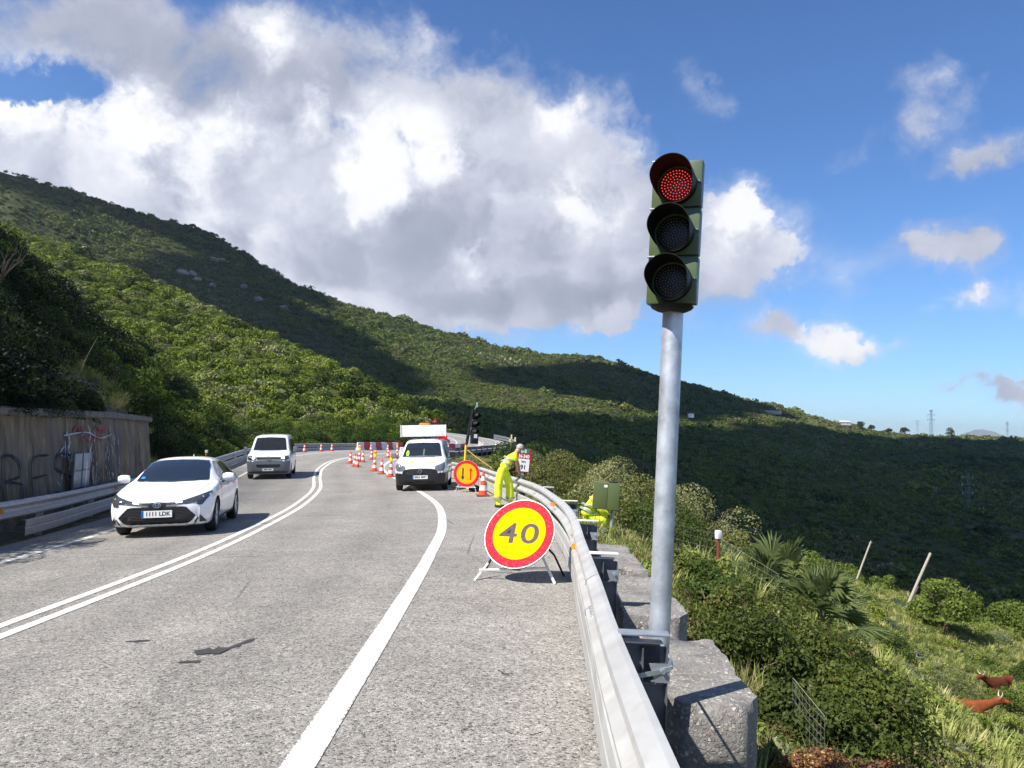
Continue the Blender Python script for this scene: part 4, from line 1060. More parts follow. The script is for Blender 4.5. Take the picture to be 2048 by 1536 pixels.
# ------------------------------------------------------------------ traffic signals
HOUS = mat('signal_green', (.068, .10, .040), .42, var=.06, coat=.2)
VIS = mat('visor_black', (.006, .007, .005), .5, var=.1, spec=.2)
LED_ON = mat('led_lit', (.6, .03, .02), .3, var=0, emit=((1.0, .09, .06), .58))
LED_OFF = mat('led_unlit', (.34, .35, .35), .35, var=0)
LENSD = mat('signal_lens_dark', (.008, .008, .009), .35, var=0)
LENSR = mat('signal_lens_red', (.05, .004, .004), .35, var=0, emit=((.35, .0, .0), .02))
def signal_head(root, mtx, zb, m, lit, size=.262, small=False):
    """three modules stacked from zb upward; front faces local -Y"""
    for k in range(3):
        z0 = zb+k*size; on = (k == 2 and lit)
        mb = MB(); mb.box((0, .035, z0+size/2), (size*1.02, .07, size-.008)); md = mb.build('signal_module', m, root); md.matrix_local = mtx
        bevel(md, .012, 2)
        ld = MB(); ld.lathe([(0,-.006),(.06,-.005),(.092,-.002),(.104,.004)], 32, (0,0,z0+size*.47), 'Y', mtx=Matrix.Scale(1, 3)); ln = ld.build('lens', LENSR if on else LENSD, md, smooth=True)
        # tunnel visor, cut back towards the bottom
        V = []; nA = 48
        for i in range(nA):
            a = 2*math.pi*i/nA; top = math.sin(a); L = .05+.135*(.5+.5*math.tanh((top+.38)*3.2))
            for rr, yy in ((.108, -.002), (.110, -L), (.1065, -L), (.1045, -.002)): V.append((rr*math.cos(a), yy+.001, rr*math.sin(a)+z0+size*.47))
        F = [(i*4+k2, ((i+1) % nA)*4+k2, ((i+1) % nA)*4+(k2+1) % 4, i*4+(k2+1) % 4) for i in range(nA) for k2 in range(4)]
        vb = MB(); vb.add(V, F); vb.build('visor', VIS, md, smooth=35)
        if not small:
            lb = MB()
            for ring in range(0, 6):
                cnt = 1 if ring == 0 else ring*6
                for q in range(cnt):
                    a = 2*math.pi*q/cnt+ring*.2; rr = ring*.0158; rad = .0036 if on else .0026
                    lb.lathe([(0,-.012),(rad*.7,-.0105),(rad,-.007)], 6, (rr*math.cos(a), 0, z0+size*.47+rr*math.sin(a)), 'Y')
            lo = lb.build('led_array', LED_ON if on else LED_OFF, md, smooth=True)
            for sz in (.30, .74):
                bo = MB(); bo.lathe([(0,-.012),(.006,-.011),(.008,0)], 8, (size*.455, -.001, z0+size*.52), 'Y'); 
            bo.build('bolt', CHROME, md)
            cl = MB(); cl.box((-size*.42, -.006, z0+size-.004), (.05,.03,.006)); cl.build('clip', GALV, md)
TL = thing('traffic_light', 'tall green three-lens traffic light with red lit on a galvanised pole, nearest', 'traffic light', (0,0,0))
mb = MB(); mb.tube([(.785,3.96,-.6),(.822,3.965,.7),(.862,3.99,2.34)], .0555, 32); mb.build('pole', GALVP, TL, smooth=True)
from mathutils import Euler
hm_ = Matrix.Translation((.825, 3.89, 2.345)) @ Euler((R(-1), R(1.6), R(-23))).to_matrix().to_4x4()
# base flange under the head
mb = MB(); mb.lathe([(.0,0),(.08,0),(.105,.012),(.115,.024),(0,.024)], 32, (0, .045, -.024)); mb.build('base_flange', mat('flange_black', (.008,.010,.007), .6, spec=.2), TL, smooth=30).matrix_local = hm_
signal_head(TL, hm_, .004, HOUS, True)
# farther signal seen side-on on a yellow post
T2 = thing('traffic_light', 'black three-lens traffic light on a leaning yellow post beside the two-arrow sign', 'traffic light', (0,0,0))
g0 = zr(-1.75, 27)
mb = MB(); mb.tube([(-1.74,27,g0-.02),(-1.61,27,.58),(-1.59,27,1.22)], .04, 12); mb.build('post', YELP, T2, smooth=True)
mb = MB(); mb.tube([(-1.585,27.0,1.1),(-1.38,27,2.42)], .055, 12); mb.build('upright', BLACKP, T2, smooth=True)
signal_head(T2, Matrix.Translation((-1.36, 27.0, 1.42)) @ Euler((0, R(9), R(62))).to_matrix().to_4x4(), 0, BLACKP, False, .30, True)
mb = MB(); mb.box((-1.30, 26.96, 1.34), (.26,.2,.40), R(20)); bevel(mb.build('battery_box', BLACKP, T2), .02)
mb = MB(); mb.box((-1.25, 26.86, 1.42), (.12,.01,.14), R(20)); mb.build('label_plate', WHITE, T2)
mb = MB(); mb.tube([(-1.34,27,2.36),(-1.26,26.98,2.52),(-1.25,26.98,2.62)], .02, 6); mb.box((-1.25,26.96,2.56), (.07,.03,.17)); mb.build('antenna', GALV, T2)
mb = MB(); mb.sweep([(-1.57,27,.93),(-1.2,27,.66),(-.8,27,.40),(-.62,27,.28)], [(-.004,-.022),(.004,-.022),(.004,.022),(-.004,.022)]); mb.build('ratchet_strap', mat('orange_strap', (.70,.38,.12), .7), T2)
mb = MB(); mb.tube([(-1.75,27,g0+.02),(-1.35,26.8,g0+.02)], .03, 8); mb.tube([(-1.75,27.0,g0+.02),(-2.05,27.35,g0+.02)], .03, 8); mb.build('foot', YELP, T2)

# ------------------------------------------------------------------ road signs on folding stands
def disc(mb, r, y0, y1, n=64, r0=0.0):
    V = []; 
    for i in range(n):
        a = 2*math.pi*i/n; c, s = math.cos(a), math.sin(a)
        V += [(r*c, y0, r*s), (r*c, y1, r*s)]
        if r0: V += [(r0*c, y0, r0*s), (r0*c, y1, r0*s)]
    F = []
    st = 4 if r0 else 2
    for i in range(n):
        a = i*st; c = ((i+1) % n)*st
        F.append((a, c, c+1, a+1))
        if r0: F += [(a+2, a+3, c+3, c+2), (a, a+2, c+2, c), (a+1, c+1, c+3, a+3)]
    if not r0: F += [tuple(i*2 for i in range(n)), tuple(i*2+1 for i in reversed(range(n)))]
    return mb.add(V, F)
SIGNB = mat('sign_back', (.22,.23,.24), .4, .6)
def round_sign(root, red, yel, R0=.45):
    mb = MB(); disc(mb, R0, -.001, .018); mb.build('plate', SIGNB, root, smooth=30)
    mb = MB(); disc(mb, R0-.003, -.0025, -.001); mb.build('white_rim', WHITE, root)
    mb = MB(); disc(mb, R0-.008, -.004, -.0025); mb.build('red_ring', red, root)
    mb = MB(); disc(mb, R0*.755, -.0055, -.004); mb.build('yellow_field', yel, root)
nrm = Vector((-.35,-.78,.52)).normalized(); upv = (Vector((0,0,1))-nrm*nrm.z).normalized(); rgt = upv.cross(nrm)*-1
rgt = nrm.cross(upv)*-1
q = R(-3); r2 = rgt*math.cos(q)-upv*math.sin(q); u2 = upv*math.cos(q)+rgt*math.sin(q)
S40 = thing('speed_sign', 'worn round 40 speed limit sign leaning back on a folding stand on the shoulder', 'road sign', (.15, 9.08, .415))
mw = Matrix((r2, -nrm, u2)).transposed().to_4x4(); mw.translation = Vector((.15, 9.08, .415)); 
S40.matrix_world = mw
round_sign(S40, REDW, YELW)
for ch, cx in (('4', -.138), ('0', .142)):
    me = text_mesh(ch, .4, INKG, .004); co = np.array([v.co[:] for v in me.vertices]); lo, hi = co.min(0), co.max(0)
    for v in me.vertices: v.co.x = (v.co.x-(lo[0]+hi[0])/2)/(hi[0]-lo[0])*.232; v.co.y = (v.co.y-(lo[1]+hi[1])/2)/(hi[1]-lo[1])*.262
    me.name = 'digit'; obj('digit', me, S40, (cx, -.0066, .0), (R(90), 0, 0))
inv = mw.inverted()
def wt(mb, pts, *a, **k): mb.tube([inv @ Vector(p) for p in pts], *a, **k)
for a, c in (((-.22,9.2,.02),(-.37,8.95,-.145)), ((.40,9.15,.22),(.59,8.88,-.135))):
    mb = MB(); wt(mb, [a, c], .016, 4); mb.build('leg', WHITE, S40)
mb = MB(); wt(mb, [(-.32,9.07,-.04),(.50,9.02,.02)], .016, 4); mb.build('crossbar', WHITE, S40)
mb = MB(); wt(mb, [(.35,9.28,.38),(.60,9.32,.13),(.74,9.45,-.15)], .017, 4); mb.build('rear_strut', BLACKP, S40)
mb = MB(); wt(mb, [(-.1,9.32,.25),(-.25,9.6,-.13)], .014, 4); mb.build('rear_strut', BLACKP, S40)
mb = MB(); mb.box(inv @ Vector((.14,9.0,.02)), (.10,.03,.07)); mb.build('clamp', GALV, S40)

def arrow_pts(sgn):
    p = [(-.018,-.155),(.018,-.155),(.018,.075),(.05,.075),(0,.165),(-.05,.075),(-.018,.075)]
    return [(x*1.35, z*1.28*sgn) for x, z in p]
SA = thing('priority_sign', 'round amber sign with a black and a red arrow on a stand beside the van', 'road sign', (-1.42, 25, .17), R(-4))
round_sign(SA, REDS, YELA)
for cx, sg, m in ((-.125, -1, INK), (.14, 1, REDS)):
    mb = MB(); mb.poly([(cx+x, -.0075, z-.005) for x, z in arrow_pts(sg)], d=(0,.002,0)); mb.build('arrow', m, SA)
zg = zr(-1.42,25)-.17
for sx_ in (-1, 1):
    mb = MB(); mb.tube([(sx_*.25,.03,-.36),(sx_*.36,-.05,zg)], .014, 5); mb.build('leg', GALV, SA)
    mb = MB(); mb.tube([(sx_*.22,.05,-.2),(sx_*.34,.55,zg)], .014, 5); mb.build('rear_strut', GALV, SA)
mb = MB(); mb.tube([(-.33,-.03,zg+.16),(.33,-.03,zg+.16)], .014, 5); mb.tube([(0,.0,-.44),(0,0,zg)], .014, 5); mb.build('crossbar', GALV, SA)
SAND = mat('black_sandbag', (.02,.02,.022), .8, bump=.3)
for k, (x, y) in enumerate(((-1.2,25.3),(-1.0,25.2))):
    mb = MB(); mb.lathe([(0,-.07),(.12,-.06),(.16,0),(.12,.06),(0,.075)], 14, (0,0,0), mtx=Matrix.Diagonal((1,.7,1))); 
    o = mb.build('sandbag', SAND, None, smooth=True, loc=(x, y, zr(x,y)+.07), rot=(0,0,k*.8), label=('black ballast bag under the right side of the two-arrow sign','second black ballast bag nearer the cone by the two-arrow sign')[k], cat='sandbag')

# ------------------------------------------------------------------ cones and beacons
def make_cone(h=.75):
    t = thing('traffic_cone', '', 'traffic cone')
    mb = MB(); mb.box((0,0,.018), (.40,.40,.036)); bs = mb.build('base', mat('cone_base', (.30,.05,.03), .6, dirt=.4), t); bevel(bs, .012)
    mb = MB(); 
    def rad(z): return .145*(1-z/h)+.032*(z/h)
    bands = [(.036,.17,0),(.17,.33,1),(.33,.47,0),(.47,.60,1),(.60,h,0)]
    for k, (z0, z1, w) in enumerate(bands):
        mb = MB(); pr = [(rad(z0), z0), (rad(z1), z1)]
        if k == len(bands)-1: pr = [(rad(z0), z0), (.036, h-.03), (.03, h), (0, h)]
        mb.lathe(pr, 20); mb.build('band', CONE_W if w else CONE_R, t, smooth=True)
    return t
def make_beacon():
    t = thing('warning_lamp', '', 'lamp')
    mb = MB(); mb.box((0,0,.09), (.13,.09,.18)); bevel(mb.build('battery_box', YELP, t), .015)
    mb = MB(); mb.lathe([(0,-.045),(.06,-.04),(.092,-.01),(.092,.01),(.06,.04),(0,.045)], 20, (0,0,.26), 'Y'); mb.build('lamp_lens', mat('amber_lens', (.95,.28,.01), .25), t, smooth=True)
    return t
CONES = [(-.79,23.2,'large red and white cone beside the two-arrow sign at the rail',1.0,0),
 (-5.51,34.75,'cone topped by a yellow lamp at the left flank of the works van',1,1),
 (-6.34,37.1,'plain cone second to the left of the works van, without a lamp',1,0),
 (-7.16,39.65,'cone with an amber lamp standing third to the left of the works van',1,1),
 (-8.85,43.3,'nearest cone of the tight cluster on the double line',1,0),
 (-9.2,44.4,'cone just behind the nearest one in the cluster on the double line',1,0),
 (-10.08,47.2,'leftmost cone of the cluster on the double line',1,0),
 (-10.0,49.6,'cone carrying an amber lamp in the cluster on the double line',1,1),
 (-9.6,48.8,'cone in the middle of the cluster, right of the lamp cone',1,0),
 (-9.9,53.4,'rearmost cone of the cluster on the double line',1,0),
 (-9.4,57.6,'plain cone at the start of the closed lane before the barrier',1,0),
 (-9.2,60.8,'cone with a round amber lamp just left of the near barrier end',1,1),
 (-18.0,65.2,'leftmost cone under the outer guardrail, right of the passenger van',1,0),
 (-17.3,68.2,'middle cone of the three under the outer guardrail',1,0),
 (-16.6,69.4,'third cone from the left under the outer guardrail',1,0),
 (-13.9,74.5,'small cone before the red and white barriers on the outer edge',1,0),
 (-12.4,75.6,'small cone before the barriers, close to the left of the works van roof',1,0),
 (-6.9,83.5,'left one of the cones among the far barriers right of the works van',1,0),
 (-6.1,85.5,'right one of the cones among the far barriers behind the works van',1,0),
 (-5.9,99.0,'cone standing alone in the far lane just left of the black signal',1,0),
 (-3.6,100.5,'far cone on the curve just right of the black signal',1,0),
 (-1.9,101.5,'farthest right cone near the end of the far guardrail',1,0)]
c0 = make_cone(); l0 = make_beacon(); usedc = usedl = False
for x, y, lab, s, lamp in CONES:
    o = c0 if not usedc else copy_tree(c0); usedc = True
    z = road_z(x, y) if x < -1.5 else zr(x, y)
    o['label'] = lab; o['group'] = 'red and white traffic cones'; o.location = (x, y, z+.002); o.rotation_euler = (0, 0, rnd.uniform(0, 1.5))
    if lamp:
        q = l0 if not usedl else copy_tree(l0); usedl = True
        q.location = (x, y, z+.742); q.rotation_euler = (0, 0, rnd.uniform(-.3, .3)); q['group'] = 'amber warning lamps on cones'
        q['label'] = {34.75:'yellow battery lamp on the cone at the left flank of the works van', 39.65:'amber battery lamp on the third cone left of the works van', 49.6:'amber battery lamp on the cone in the tight cluster', 60.8:'amber battery lamp on the cone beside the near barrier end'}[y]

# ------------------------------------------------------------------ plastic barriers
BW = mat('barrier_white', (.62,.62,.62), .45, dirt=.3); BR = mat('barrier_red', (.42,.035,.05), .45, dirt=.2)
bpf = [(-.24,0),(-.24,.12),(-.11,.32),(-.08,.8),(.08,.8),(.11,.32),(.24,.12),(.24,0)]
def barrier(label, x, y, z, rz, cols, L=1.0):
    t = thing('road_barrier', label, 'barrier', (x, y, z+.003), rz, 'red and white plastic road barriers')
    for k, c in enumerate(cols):
        mb = MB(); mb.sweep([(k*L-len(cols)*L/2+.012, 0, 0), ((k+1)*L-len(cols)*L/2-.012, 0, 0)], bpf); o = mb.build('segment', BR if c == 'r' else BW, t)
        bevel(o, .02, 1)
barrier('long red and white barrier row under the outer rail left of the works van', -13.6, 78.4, -.82, R(64), 'wrwrwrwr')
barrier('short barrier with pale sloping end just left of the works van', -8.0, 60.8, -.78, R(15), 'wr', 1.0)
barrier('far red and white barrier row right of the works van', -6.6, 84.5, -.8, R(48), 'rwrwr', .9)

# ------------------------------------------------------------------ kilometre sign
KM = thing('kilometre_sign', 'small kilometre 91 marker of the N-340 and E-5 behind the rail', 'road sign', (.385, 21, .5), R(3), rot=(0, R(4), R(3)))
mb = MB(); mb.box((0, .03, .33), (.40,.03,.66)); bevel(mb.build('panel', mat('km_red', (.42,.012,.03), .4), KM), .012)
mb = MB(); mb.box((0, .012, .20), (.33,.006,.35)); mb.build('white_field', WHITE, KM)
mb = MB(); mb.box((-.02, .012, .59), (.30,.006,.11)); mb.build('green_field', mat('sign_green', (.0,.22,.10), .4), KM)
lettering('E-5', .12, WHITE, KM, (-.02,.007,.59), bold=.004); lettering('N-340', .135, WHITE, KM, (0,.012,.445), bold=.005, xs=.85)
lettering('km', .10, INK, KM, (0,.007,.30), bold=.002); lettering('91', .17, INK, KM, (0,.007,.14), bold=.005)
mb = MB(); mb.box((0,.06,-.6), (.08,.04,1.4)); mb.build('post', GALV, KM)

# ------------------------------------------------------------------ green cabinet
CAB = thing('control_cabinet', 'olive green two-door control cabinet on a short galvanised post', 'cabinet', (1.97, 15, .14), R(-3), rot=(0, R(2.5), R(-3)))
CABM = mat('cabinet_green', (.10,.135,.045), .45, var=.05)
mb = MB(); mb.box((0,.12,.27), (.52,.24,.54)); bevel(mb.build('body', CABM, CAB), .008)
for x, w in ((-.122,.268), (.137,.236)):
    mb = MB(); mb.box((x, -.008, .27), (w,.016,.525)); bevel(mb.build('door', CABM, CAB), .004)
mb = MB(); mb.box((.0085,-.0005,.27), (.014,.004,.52)); mb.build('seal', BLACKP, CAB)
mb = MB(); mb.box((-.03,-.019,.47), (.07,.004,.05)); mb.build('sticker', WHITE, CAB)
mb = MB(); mb.box((.12,.10,.555), (.16,.12,.028)); mb.build('hood', BLACKP, CAB)
mb = MB(); mb.tube([(.15,.14,.02),(.15,.14,-.5)], .04, 14); mb.box((.15,.135,-.44),(.11,.09,.09)); mb.build('post', GALV, CAB, smooth=40)

# ------------------------------------------------------------------ vehicles
def chaikin(P, n=2):
    P = np.array(P, float)
    for _ in range(n):
        Q = [P[0]]
        for i in range(len(P)-1): Q += [P[i]*.75+P[i+1]*.25, P[i]*.25+P[i+1]*.75]
        Q.append(P[-1]); P = np.array(Q)
    return P
def car_body(rows, wheels, wr, mat_, name='body', sm=2, lower=None, zl=0, side_bulge=.0, tuck=.05):
    """rows: (s, z_bottom, z_belt, z_top, half width, half width of the top); wheels: station list"""
    rows = np.array(rows, float); L = rows[-1, 0]; st = np.unique(np.r_[np.linspace(0, L, 74), rows[:, 0]])
    A = np.array([np.interp(st, rows[:, 0], rows[:, k]) for k in range(1, 6)]).T
    B_ = A.copy()
    for _ in range(sm): B_[1:-1] = (B_[:-2]+B_[1:-1]*2+B_[2:])/4
    rings = []
    for s, (zb, zbe, zt, w, wr_) in zip(st, B_):
        h = zbe-zb; g = zt-zbe
        pr = [(0, zb), (w*.8, zb), (w-tuck, zb+.02), (w-.012, zb+.30*h), (w+side_bulge, zb+.62*h), (w-.01, zb+.86*h), (w-.045, zbe), (w-.045-(w-.045-wr_)*.45, zbe+g*.45), (wr_+.02, zt-g*.12-.012), (wr_*.86, zt-.004-.02*min(1, g*3)), (wr_*.5, zt+.004), (0, zt+.008)]
        p = chaikin(pr, 2); rings.append([(x, s, z) for x, z in p]+[(-x, s, z) for x, z in p[-2:0:-1]])
    n = len(rings[0]); V = [v for r in rings for v in r]; F = [(i*n+k, (i+1)*n+k, (i+1)*n+(k+1) % n, i*n+(k+1) % n) for i in range(len(rings)-1) for k in range(n)]
    F += [tuple(range(n)), tuple((len(rings)-1)*n+k for k in reversed(range(n)))]
    mb = MB(); mb.add(V, F); me = mb.mesh(name, [mat_, DARKIN, lower or mat_])
    if lower:
        for p in me.polygons:
            if p.center.z < zl: p.material_index = 2
    bm = bmesh.new(); bm.from_mesh(me); bvh = BVHTree.FromBMesh(bm); bm.free()
    o = obj(name, me)
    # wheel arches
    w = rows[:, 4].max()
    cb = MB()
    for s in wheels:
        for sg in (-1, 1): cb.tube([(sg*(w-.24), s, wr), (sg*(w+.2), s, wr)], wr+.045, 36)
    co = obj('cut', cb.mesh('cut', [DARKIN]))
    md = o.modifiers.new('b', 'BOOLEAN'); md.operation = 'DIFFERENCE'; md.object = co; md.solver = 'EXACT'; md.material_mode = 'TRANSFER'
    bpy.context.view_layer.update(); dg = bpy.context.evaluated_depsgraph_get(); m2 = bpy.data.meshes.new_from_object(o.evaluated_get(dg)); m2.name = name
    bpy.data.objects.remove(o); bpy.data.objects.remove(co)
    shade(m2, 32)
    return m2, bvh
def decal(bvh, poly, axis, m, name, parent, off=.004, seg=.06, thick=.0, sgn=1):
    """an outline laid on the body: axis F (x,z seen from the front), R (rear), S (s,z seen from side sgn), T (x,s from above)"""
    bm = bmesh.new(); vs = [bm.verts.new((a, c, 0)) for a, c in poly]; f = bm.faces.new(vs); bmesh.ops.triangulate(bm, faces=[f])
    for _ in range(5):
        le = [e for e in bm.edges if e.calc_length() > seg]
        if not le: break
        bmesh.ops.subdivide_edges(bm, edges=le, cuts=1); bmesh.ops.triangulate(bm, faces=[f for f in bm.faces if len(f.verts) > 3])
    for v in bm.verts:
        a, c = v.co.x, v.co.y
        if axis == 'F': o_, d = Vector((a, -5, c)), Vector((0,1,0))
        elif axis == 'R': o_, d = Vector((a, 12, c)), Vector((0,-1,0))
        elif axis == 'S': o_, d = Vector((5*sgn, a, c)), Vector((-sgn,0,0))
        else: o_, d = Vector((a, c, 5)), Vector((0,0,-1))
        h, n_, i_, dist = bvh.ray_cast(o_, d)
        if h is None: h, n_, i_, dist = bvh.find_nearest(Vector((a, .1, c)) if axis == 'F' else Vector((.9*sgn, a, c)) if axis == 'S' else Vector((a, c, 1.4)))
        if n_.dot(d) > 0: n_ = -n_
        v.co = h+n_*off-d*off*.5
    if thick:
        bm.normal_update(); r = bmesh.ops.extrude_face_region(bm, geom=bm.faces[:]); dd = {'F':Vector((0,-1,0)),'R':Vector((0,1,0)),'S':Vector((sgn,0,0)),'T':Vector((0,0,1))}[axis]*thick
        for g in r['geom']:
            if isinstance(g, bmesh.types.BMVert): g.co += dd
        bmesh.ops.recalc_face_normals(bm, faces=bm.faces)
    me = bpy.data.meshes.new(name); bm.to_mesh(me); bm.free(); me.materials.append(m); me.polygons.foreach_set('use_smooth', [True]*len(me.polygons)) if not thick else shade(me, 40)
    return obj(name, me, parent)
def mir(p): return [(-x, z) for x, z in p][::-1]
def wheel(root, x, s, r, wd=.2, spokes=5, steer=0, m=ALLOY, cap=False):
    w = obj('wheel', None, root, (x, s, r), (0, 0, steer)); sg = 1 if x > 0 else -1
    mb = MB(); rr = r*.66; a = wd/2
    mb.lathe([(rr, -a*.9), (r*.9, -a), (r*.985, -a*.8), (r, -a*.5), (r, a*.5), (r*.985, a*.8), (r*.9, a), (rr, a*.9), (rr, a*.5)], 40, axis='X'); mb.build('tyre', RUBBER, w, smooth=35)
    mb = MB(); mb.lathe([(0, sg*a*.35), (rr*.9, sg*a*.3), (rr, sg*a*.88), (rr*.93, sg*a*.9), (rr*.88, sg*a*.4)], 40, axis='X'); mb.lathe([(0, sg*a*.8), (r*.16, sg*a*.78), (r*.18, sg*a*.4)], 20, axis='X')
    for k in range(spokes):
        t = 2*math.pi*k/spokes
        for dd in (-.1, .1):
            p0 = Vector((sg*a*.62, math.cos(t+dd)*r*.12, math.sin(t+dd)*r*.12)); p1 = Vector((sg*a*.76, math.cos(t+dd*1.2)*rr*.95, math.sin(t+dd*1.2)*rr*.95))
            mb.tube([p0, p1], [.024, .017], 6)
    mb.build('rim', m, w, smooth=35)
    mb = MB(); mb.lathe([(0, sg*a*.3), (rr*.9, sg*a*.25)], 24, axis='X'); mb.build('spoke_shadow_disc', DARKIN, w)  # dark disc stands for the shade behind the spokes
    return w
def road_frame(x, y, rz):
    """matrix that stands a vehicle on the sloping road"""
    f = Vector((math.sin(rz), -math.cos(rz), 0)); e = .8
    gx = (zr(x+e, y)-zr(x-e, y))/(2*e); gy = (zr(x, y+e)-zr(x, y-e))/(2*e)
    n = Vector((-gx, -gy, 1)).normalized(); by = (-(f-n*f.dot(n))).normalized(); bx = by.cross(n)
    m = Matrix((bx, by, n)).transposed().to_4x4(); m.translation = Vector((x, y, zr(x, y)+.004)); return m
def plate(parent, txt, x, y, z, w=.50, h=.11, tilt=0):
    p = obj('number_plate', None, parent, (x, y, z), (R(90)+tilt, 0, 0))
    mb = MB(); mb.box((0,0,.002), (w, h, .006)); mb.build('plate_white', WHITE, p)
    mb = MB(); mb.box((-w*.46, 0, .0055), (w*.08, h*.96, .002)); mb.build('blue_band', mat('plate_blue', (.005,.10,.45), .4), p)
    me = text_mesh(txt, h*.82, INK, .003, extrude=.0004, xs=.98 if len(txt) < 9 else .9); obj('lettering', me, p, (w*.04, 0, .0062))
    return p
HL = mat('headlamp_glass', (.10,.105,.115), .12, .5, var=0, coat=.5); DRL = mat('lamp_lit', (.9,.88,.82), .2, var=0, emit=((1,.93,.8), 3.0))

# --- white hatchback
CAR = thing('parked_car', 'white hatchback passing in the left lane, closest of the vehicles', 'car'); CAR.name = 'white_hatchback'
rows = [(0,.33,.56,.60,.58,.40),(.05,.24,.64,.69,.70,.52),(.16,.20,.70,.755,.81,.60),(.38,.18,.765,.815,.873,.66),(.8,.17,.845,.895,.892,.71),(1.12,.17,.895,.945,.895,.71),(1.26,.17,.925,.985,.895,.69),
        (1.6,.17,.945,1.19,.895,.635),(1.95,.17,.95,1.355,.895,.575),(2.3,.17,.955,1.425,.895,.565),(2.75,.17,.965,1.438,.895,.565),(3.35,.17,.985,1.405,.893,.545),(3.85,.19,1.0,1.29,.885,.50),(4.15,.24,1.02,1.14,.85,.50),(4.3,.30,.98,1.03,.80,.5),(4.37,.42,.9,.93,.70,.42)]
me_, bv = car_body(rows, (.93, 3.57), .32, CARW, side_bulge=.004)
body = obj('body', me_, CAR)
decal(bv, [(-.67,.985),(-.40,.968),(0,.96),(.40,.968),(.67,.985),(.585,1.27),(.53,1.352),(.3,1.372),(0,1.378),(-.3,1.372),(-.53,1.352),(-.585,1.27)], 'F', GLASS, 'windscreen', CAR, .013)
for sg in (-1, 1):
    decal(bv, [(1.62,.985),(2.32,.99),(2.32,1.345),(2.15,1.335),(1.98,1.26),(1.75,1.11)], 'S', GLASS, 'side_window', CAR, .006, sgn=sg)
    decal(bv, [(2.40,.99),(3.18,1.02),(3.32,1.20),(3.15,1.30),(2.9,1.335),(2.40,1.348)], 'S', GLASS, 'side_window', CAR, .006, sgn=sg)
    decal(bv, [(3.26,1.03),(3.62,1.08),(3.52,1.17),(3.38,1.20)], 'S', GLASS, 'side_window', CAR, .006, sgn=sg)
    decal(bv, [(1.52,.955),(3.7,1.03),(3.7,1.042),(1.52,.967)], 'S', BLACKP, 'window_trim', CAR, .006, sgn=sg)
    for s_ in (1.42, 2.36, 3.22):
        decal(bv, [(s_,.30),(s_+.012,.30),(s_+.012,.97),(s_,.97)], 'S', DARKIN, 'door_seam', CAR, .003, sgn=sg)
    for s_ in (2.15, 3.02):
        mb = MB(); mb.tube([(sg*.885,s_,.84),(sg*.915,s_+.03,.845),(sg*.915,s_+.15,.85),(sg*.885,s_+.18,.85)], .014, 6); mb.build('handle', CARW, CAR, smooth=True)
    decal(bv, [(1.3,.20),(3.2,.22),(3.2,.27),(1.3,.25)], 'S', BLACKP, 'sill', CAR, .008, sgn=sg)
    mr = obj('mirror', None, CAR, (sg*.99, 1.62, 1.02))
    mb = MB(); mb.lathe([(0,-.115),(.06,-.105),(.085,-.05),(.085,.03),(.07,.09),(0,.11)], 18, (0,0,0), 'X', mtx=Matrix.Diagonal((1.05,.75,1))); mb.build('shell', CARW, mr, smooth=True)
    mb = MB(); mb.tube([(-sg*.06,.02,-.05),(-sg*.13,.03,-.10)], .025, 8); mb.build('arm', BLACKP, mr)
    wheel(CAR, sg*.785, .93, .32, .205, 5, R(3)); wheel(CAR, sg*.785, 3.57, .32, .205, 5)
    hlp = [(.30,.632),(.48,.672),(.70,.745),(.84,.80),(.86,.74),(.80,.65),(.75,.565),(.665,.575),(.67,.625),(.50,.590),(.32,.592)]
    h_ = decal(bv, hlp if sg > 0 else mir(hlp), 'F', HL, 'headlight', CAR, .007)
    dr = [(.31,.622),(.42,.642),(.42,.622),(.32,.610)]
    decal(bv, dr if sg > 0 else mir(dr), 'F', DRL, 'daytime_lamp', h_, .011)
    ff = [(.56,.235),(.83,.25),(.86,.30),(.70,.30)]; fb = [(.705,.26),(.80,.26),(.78,.31),(.715,.395)]
    decal(bv, fb if sg > 0 else mir(fb), 'F', BLACKP, 'bumper_corner', CAR, .014)
decal(bv, [(-.42,.555),(.42,.555),(.50,.54),(.70,.33),(.64,.225),(-.64,.225),(-.70,.33),(-.50,.54)], 'F', BLACKP, 'grille', CAR, .006)
mb = MB()
for z in np.arange(.25, .54, .026):
    hw = np.interp(z, [.225,.33,.54], [.60,.66,.46])
    pts = []
    for x in np.linspace(-hw+.03, hw-.03, 9):
        h, n_, i_, d_ = bv.ray_cast(Vector((x,-5,z)), Vector((0,1,0)))
        if h: pts.append(h+Vector((0,-.012,0)))
    mb.tube(pts, .0045, 4)
mb.build('grille_slats', BLACKP, CAR)
decal(bv, [(-.50,.240),(.50,.240),(.57,.275),(.66,.385),(.675,.34),(.60,.235),(.50,.195),(-.50,.195),(-.60,.235),(-.675,.34),(-.66,.385),(-.57,.275)], 'F', CARW, 'lower_lip', CAR, .012, thick=.012)
decal(bv, [(-.34,.628),(-.14,.625),(0,.635),(.14,.625),(.34,.628),(.34,.600),(.16,.585),(.11,.525),(-.11,.525),(-.16,.585),(-.34,.600)], 'F', BLACKP, 'nose_trim', CAR, .010)
mb = MB(); mb.lathe([(0,-.012),(.05,-.01),(.062,0)], 24, (0,-.012,.585), 'Y', mtx=Matrix.Diagonal((1.25,1,.85))); mb.build('badge_disc', mat('badge_blue', (.03,.08,.2), .2, .4), CAR, smooth=True)
mb = MB()
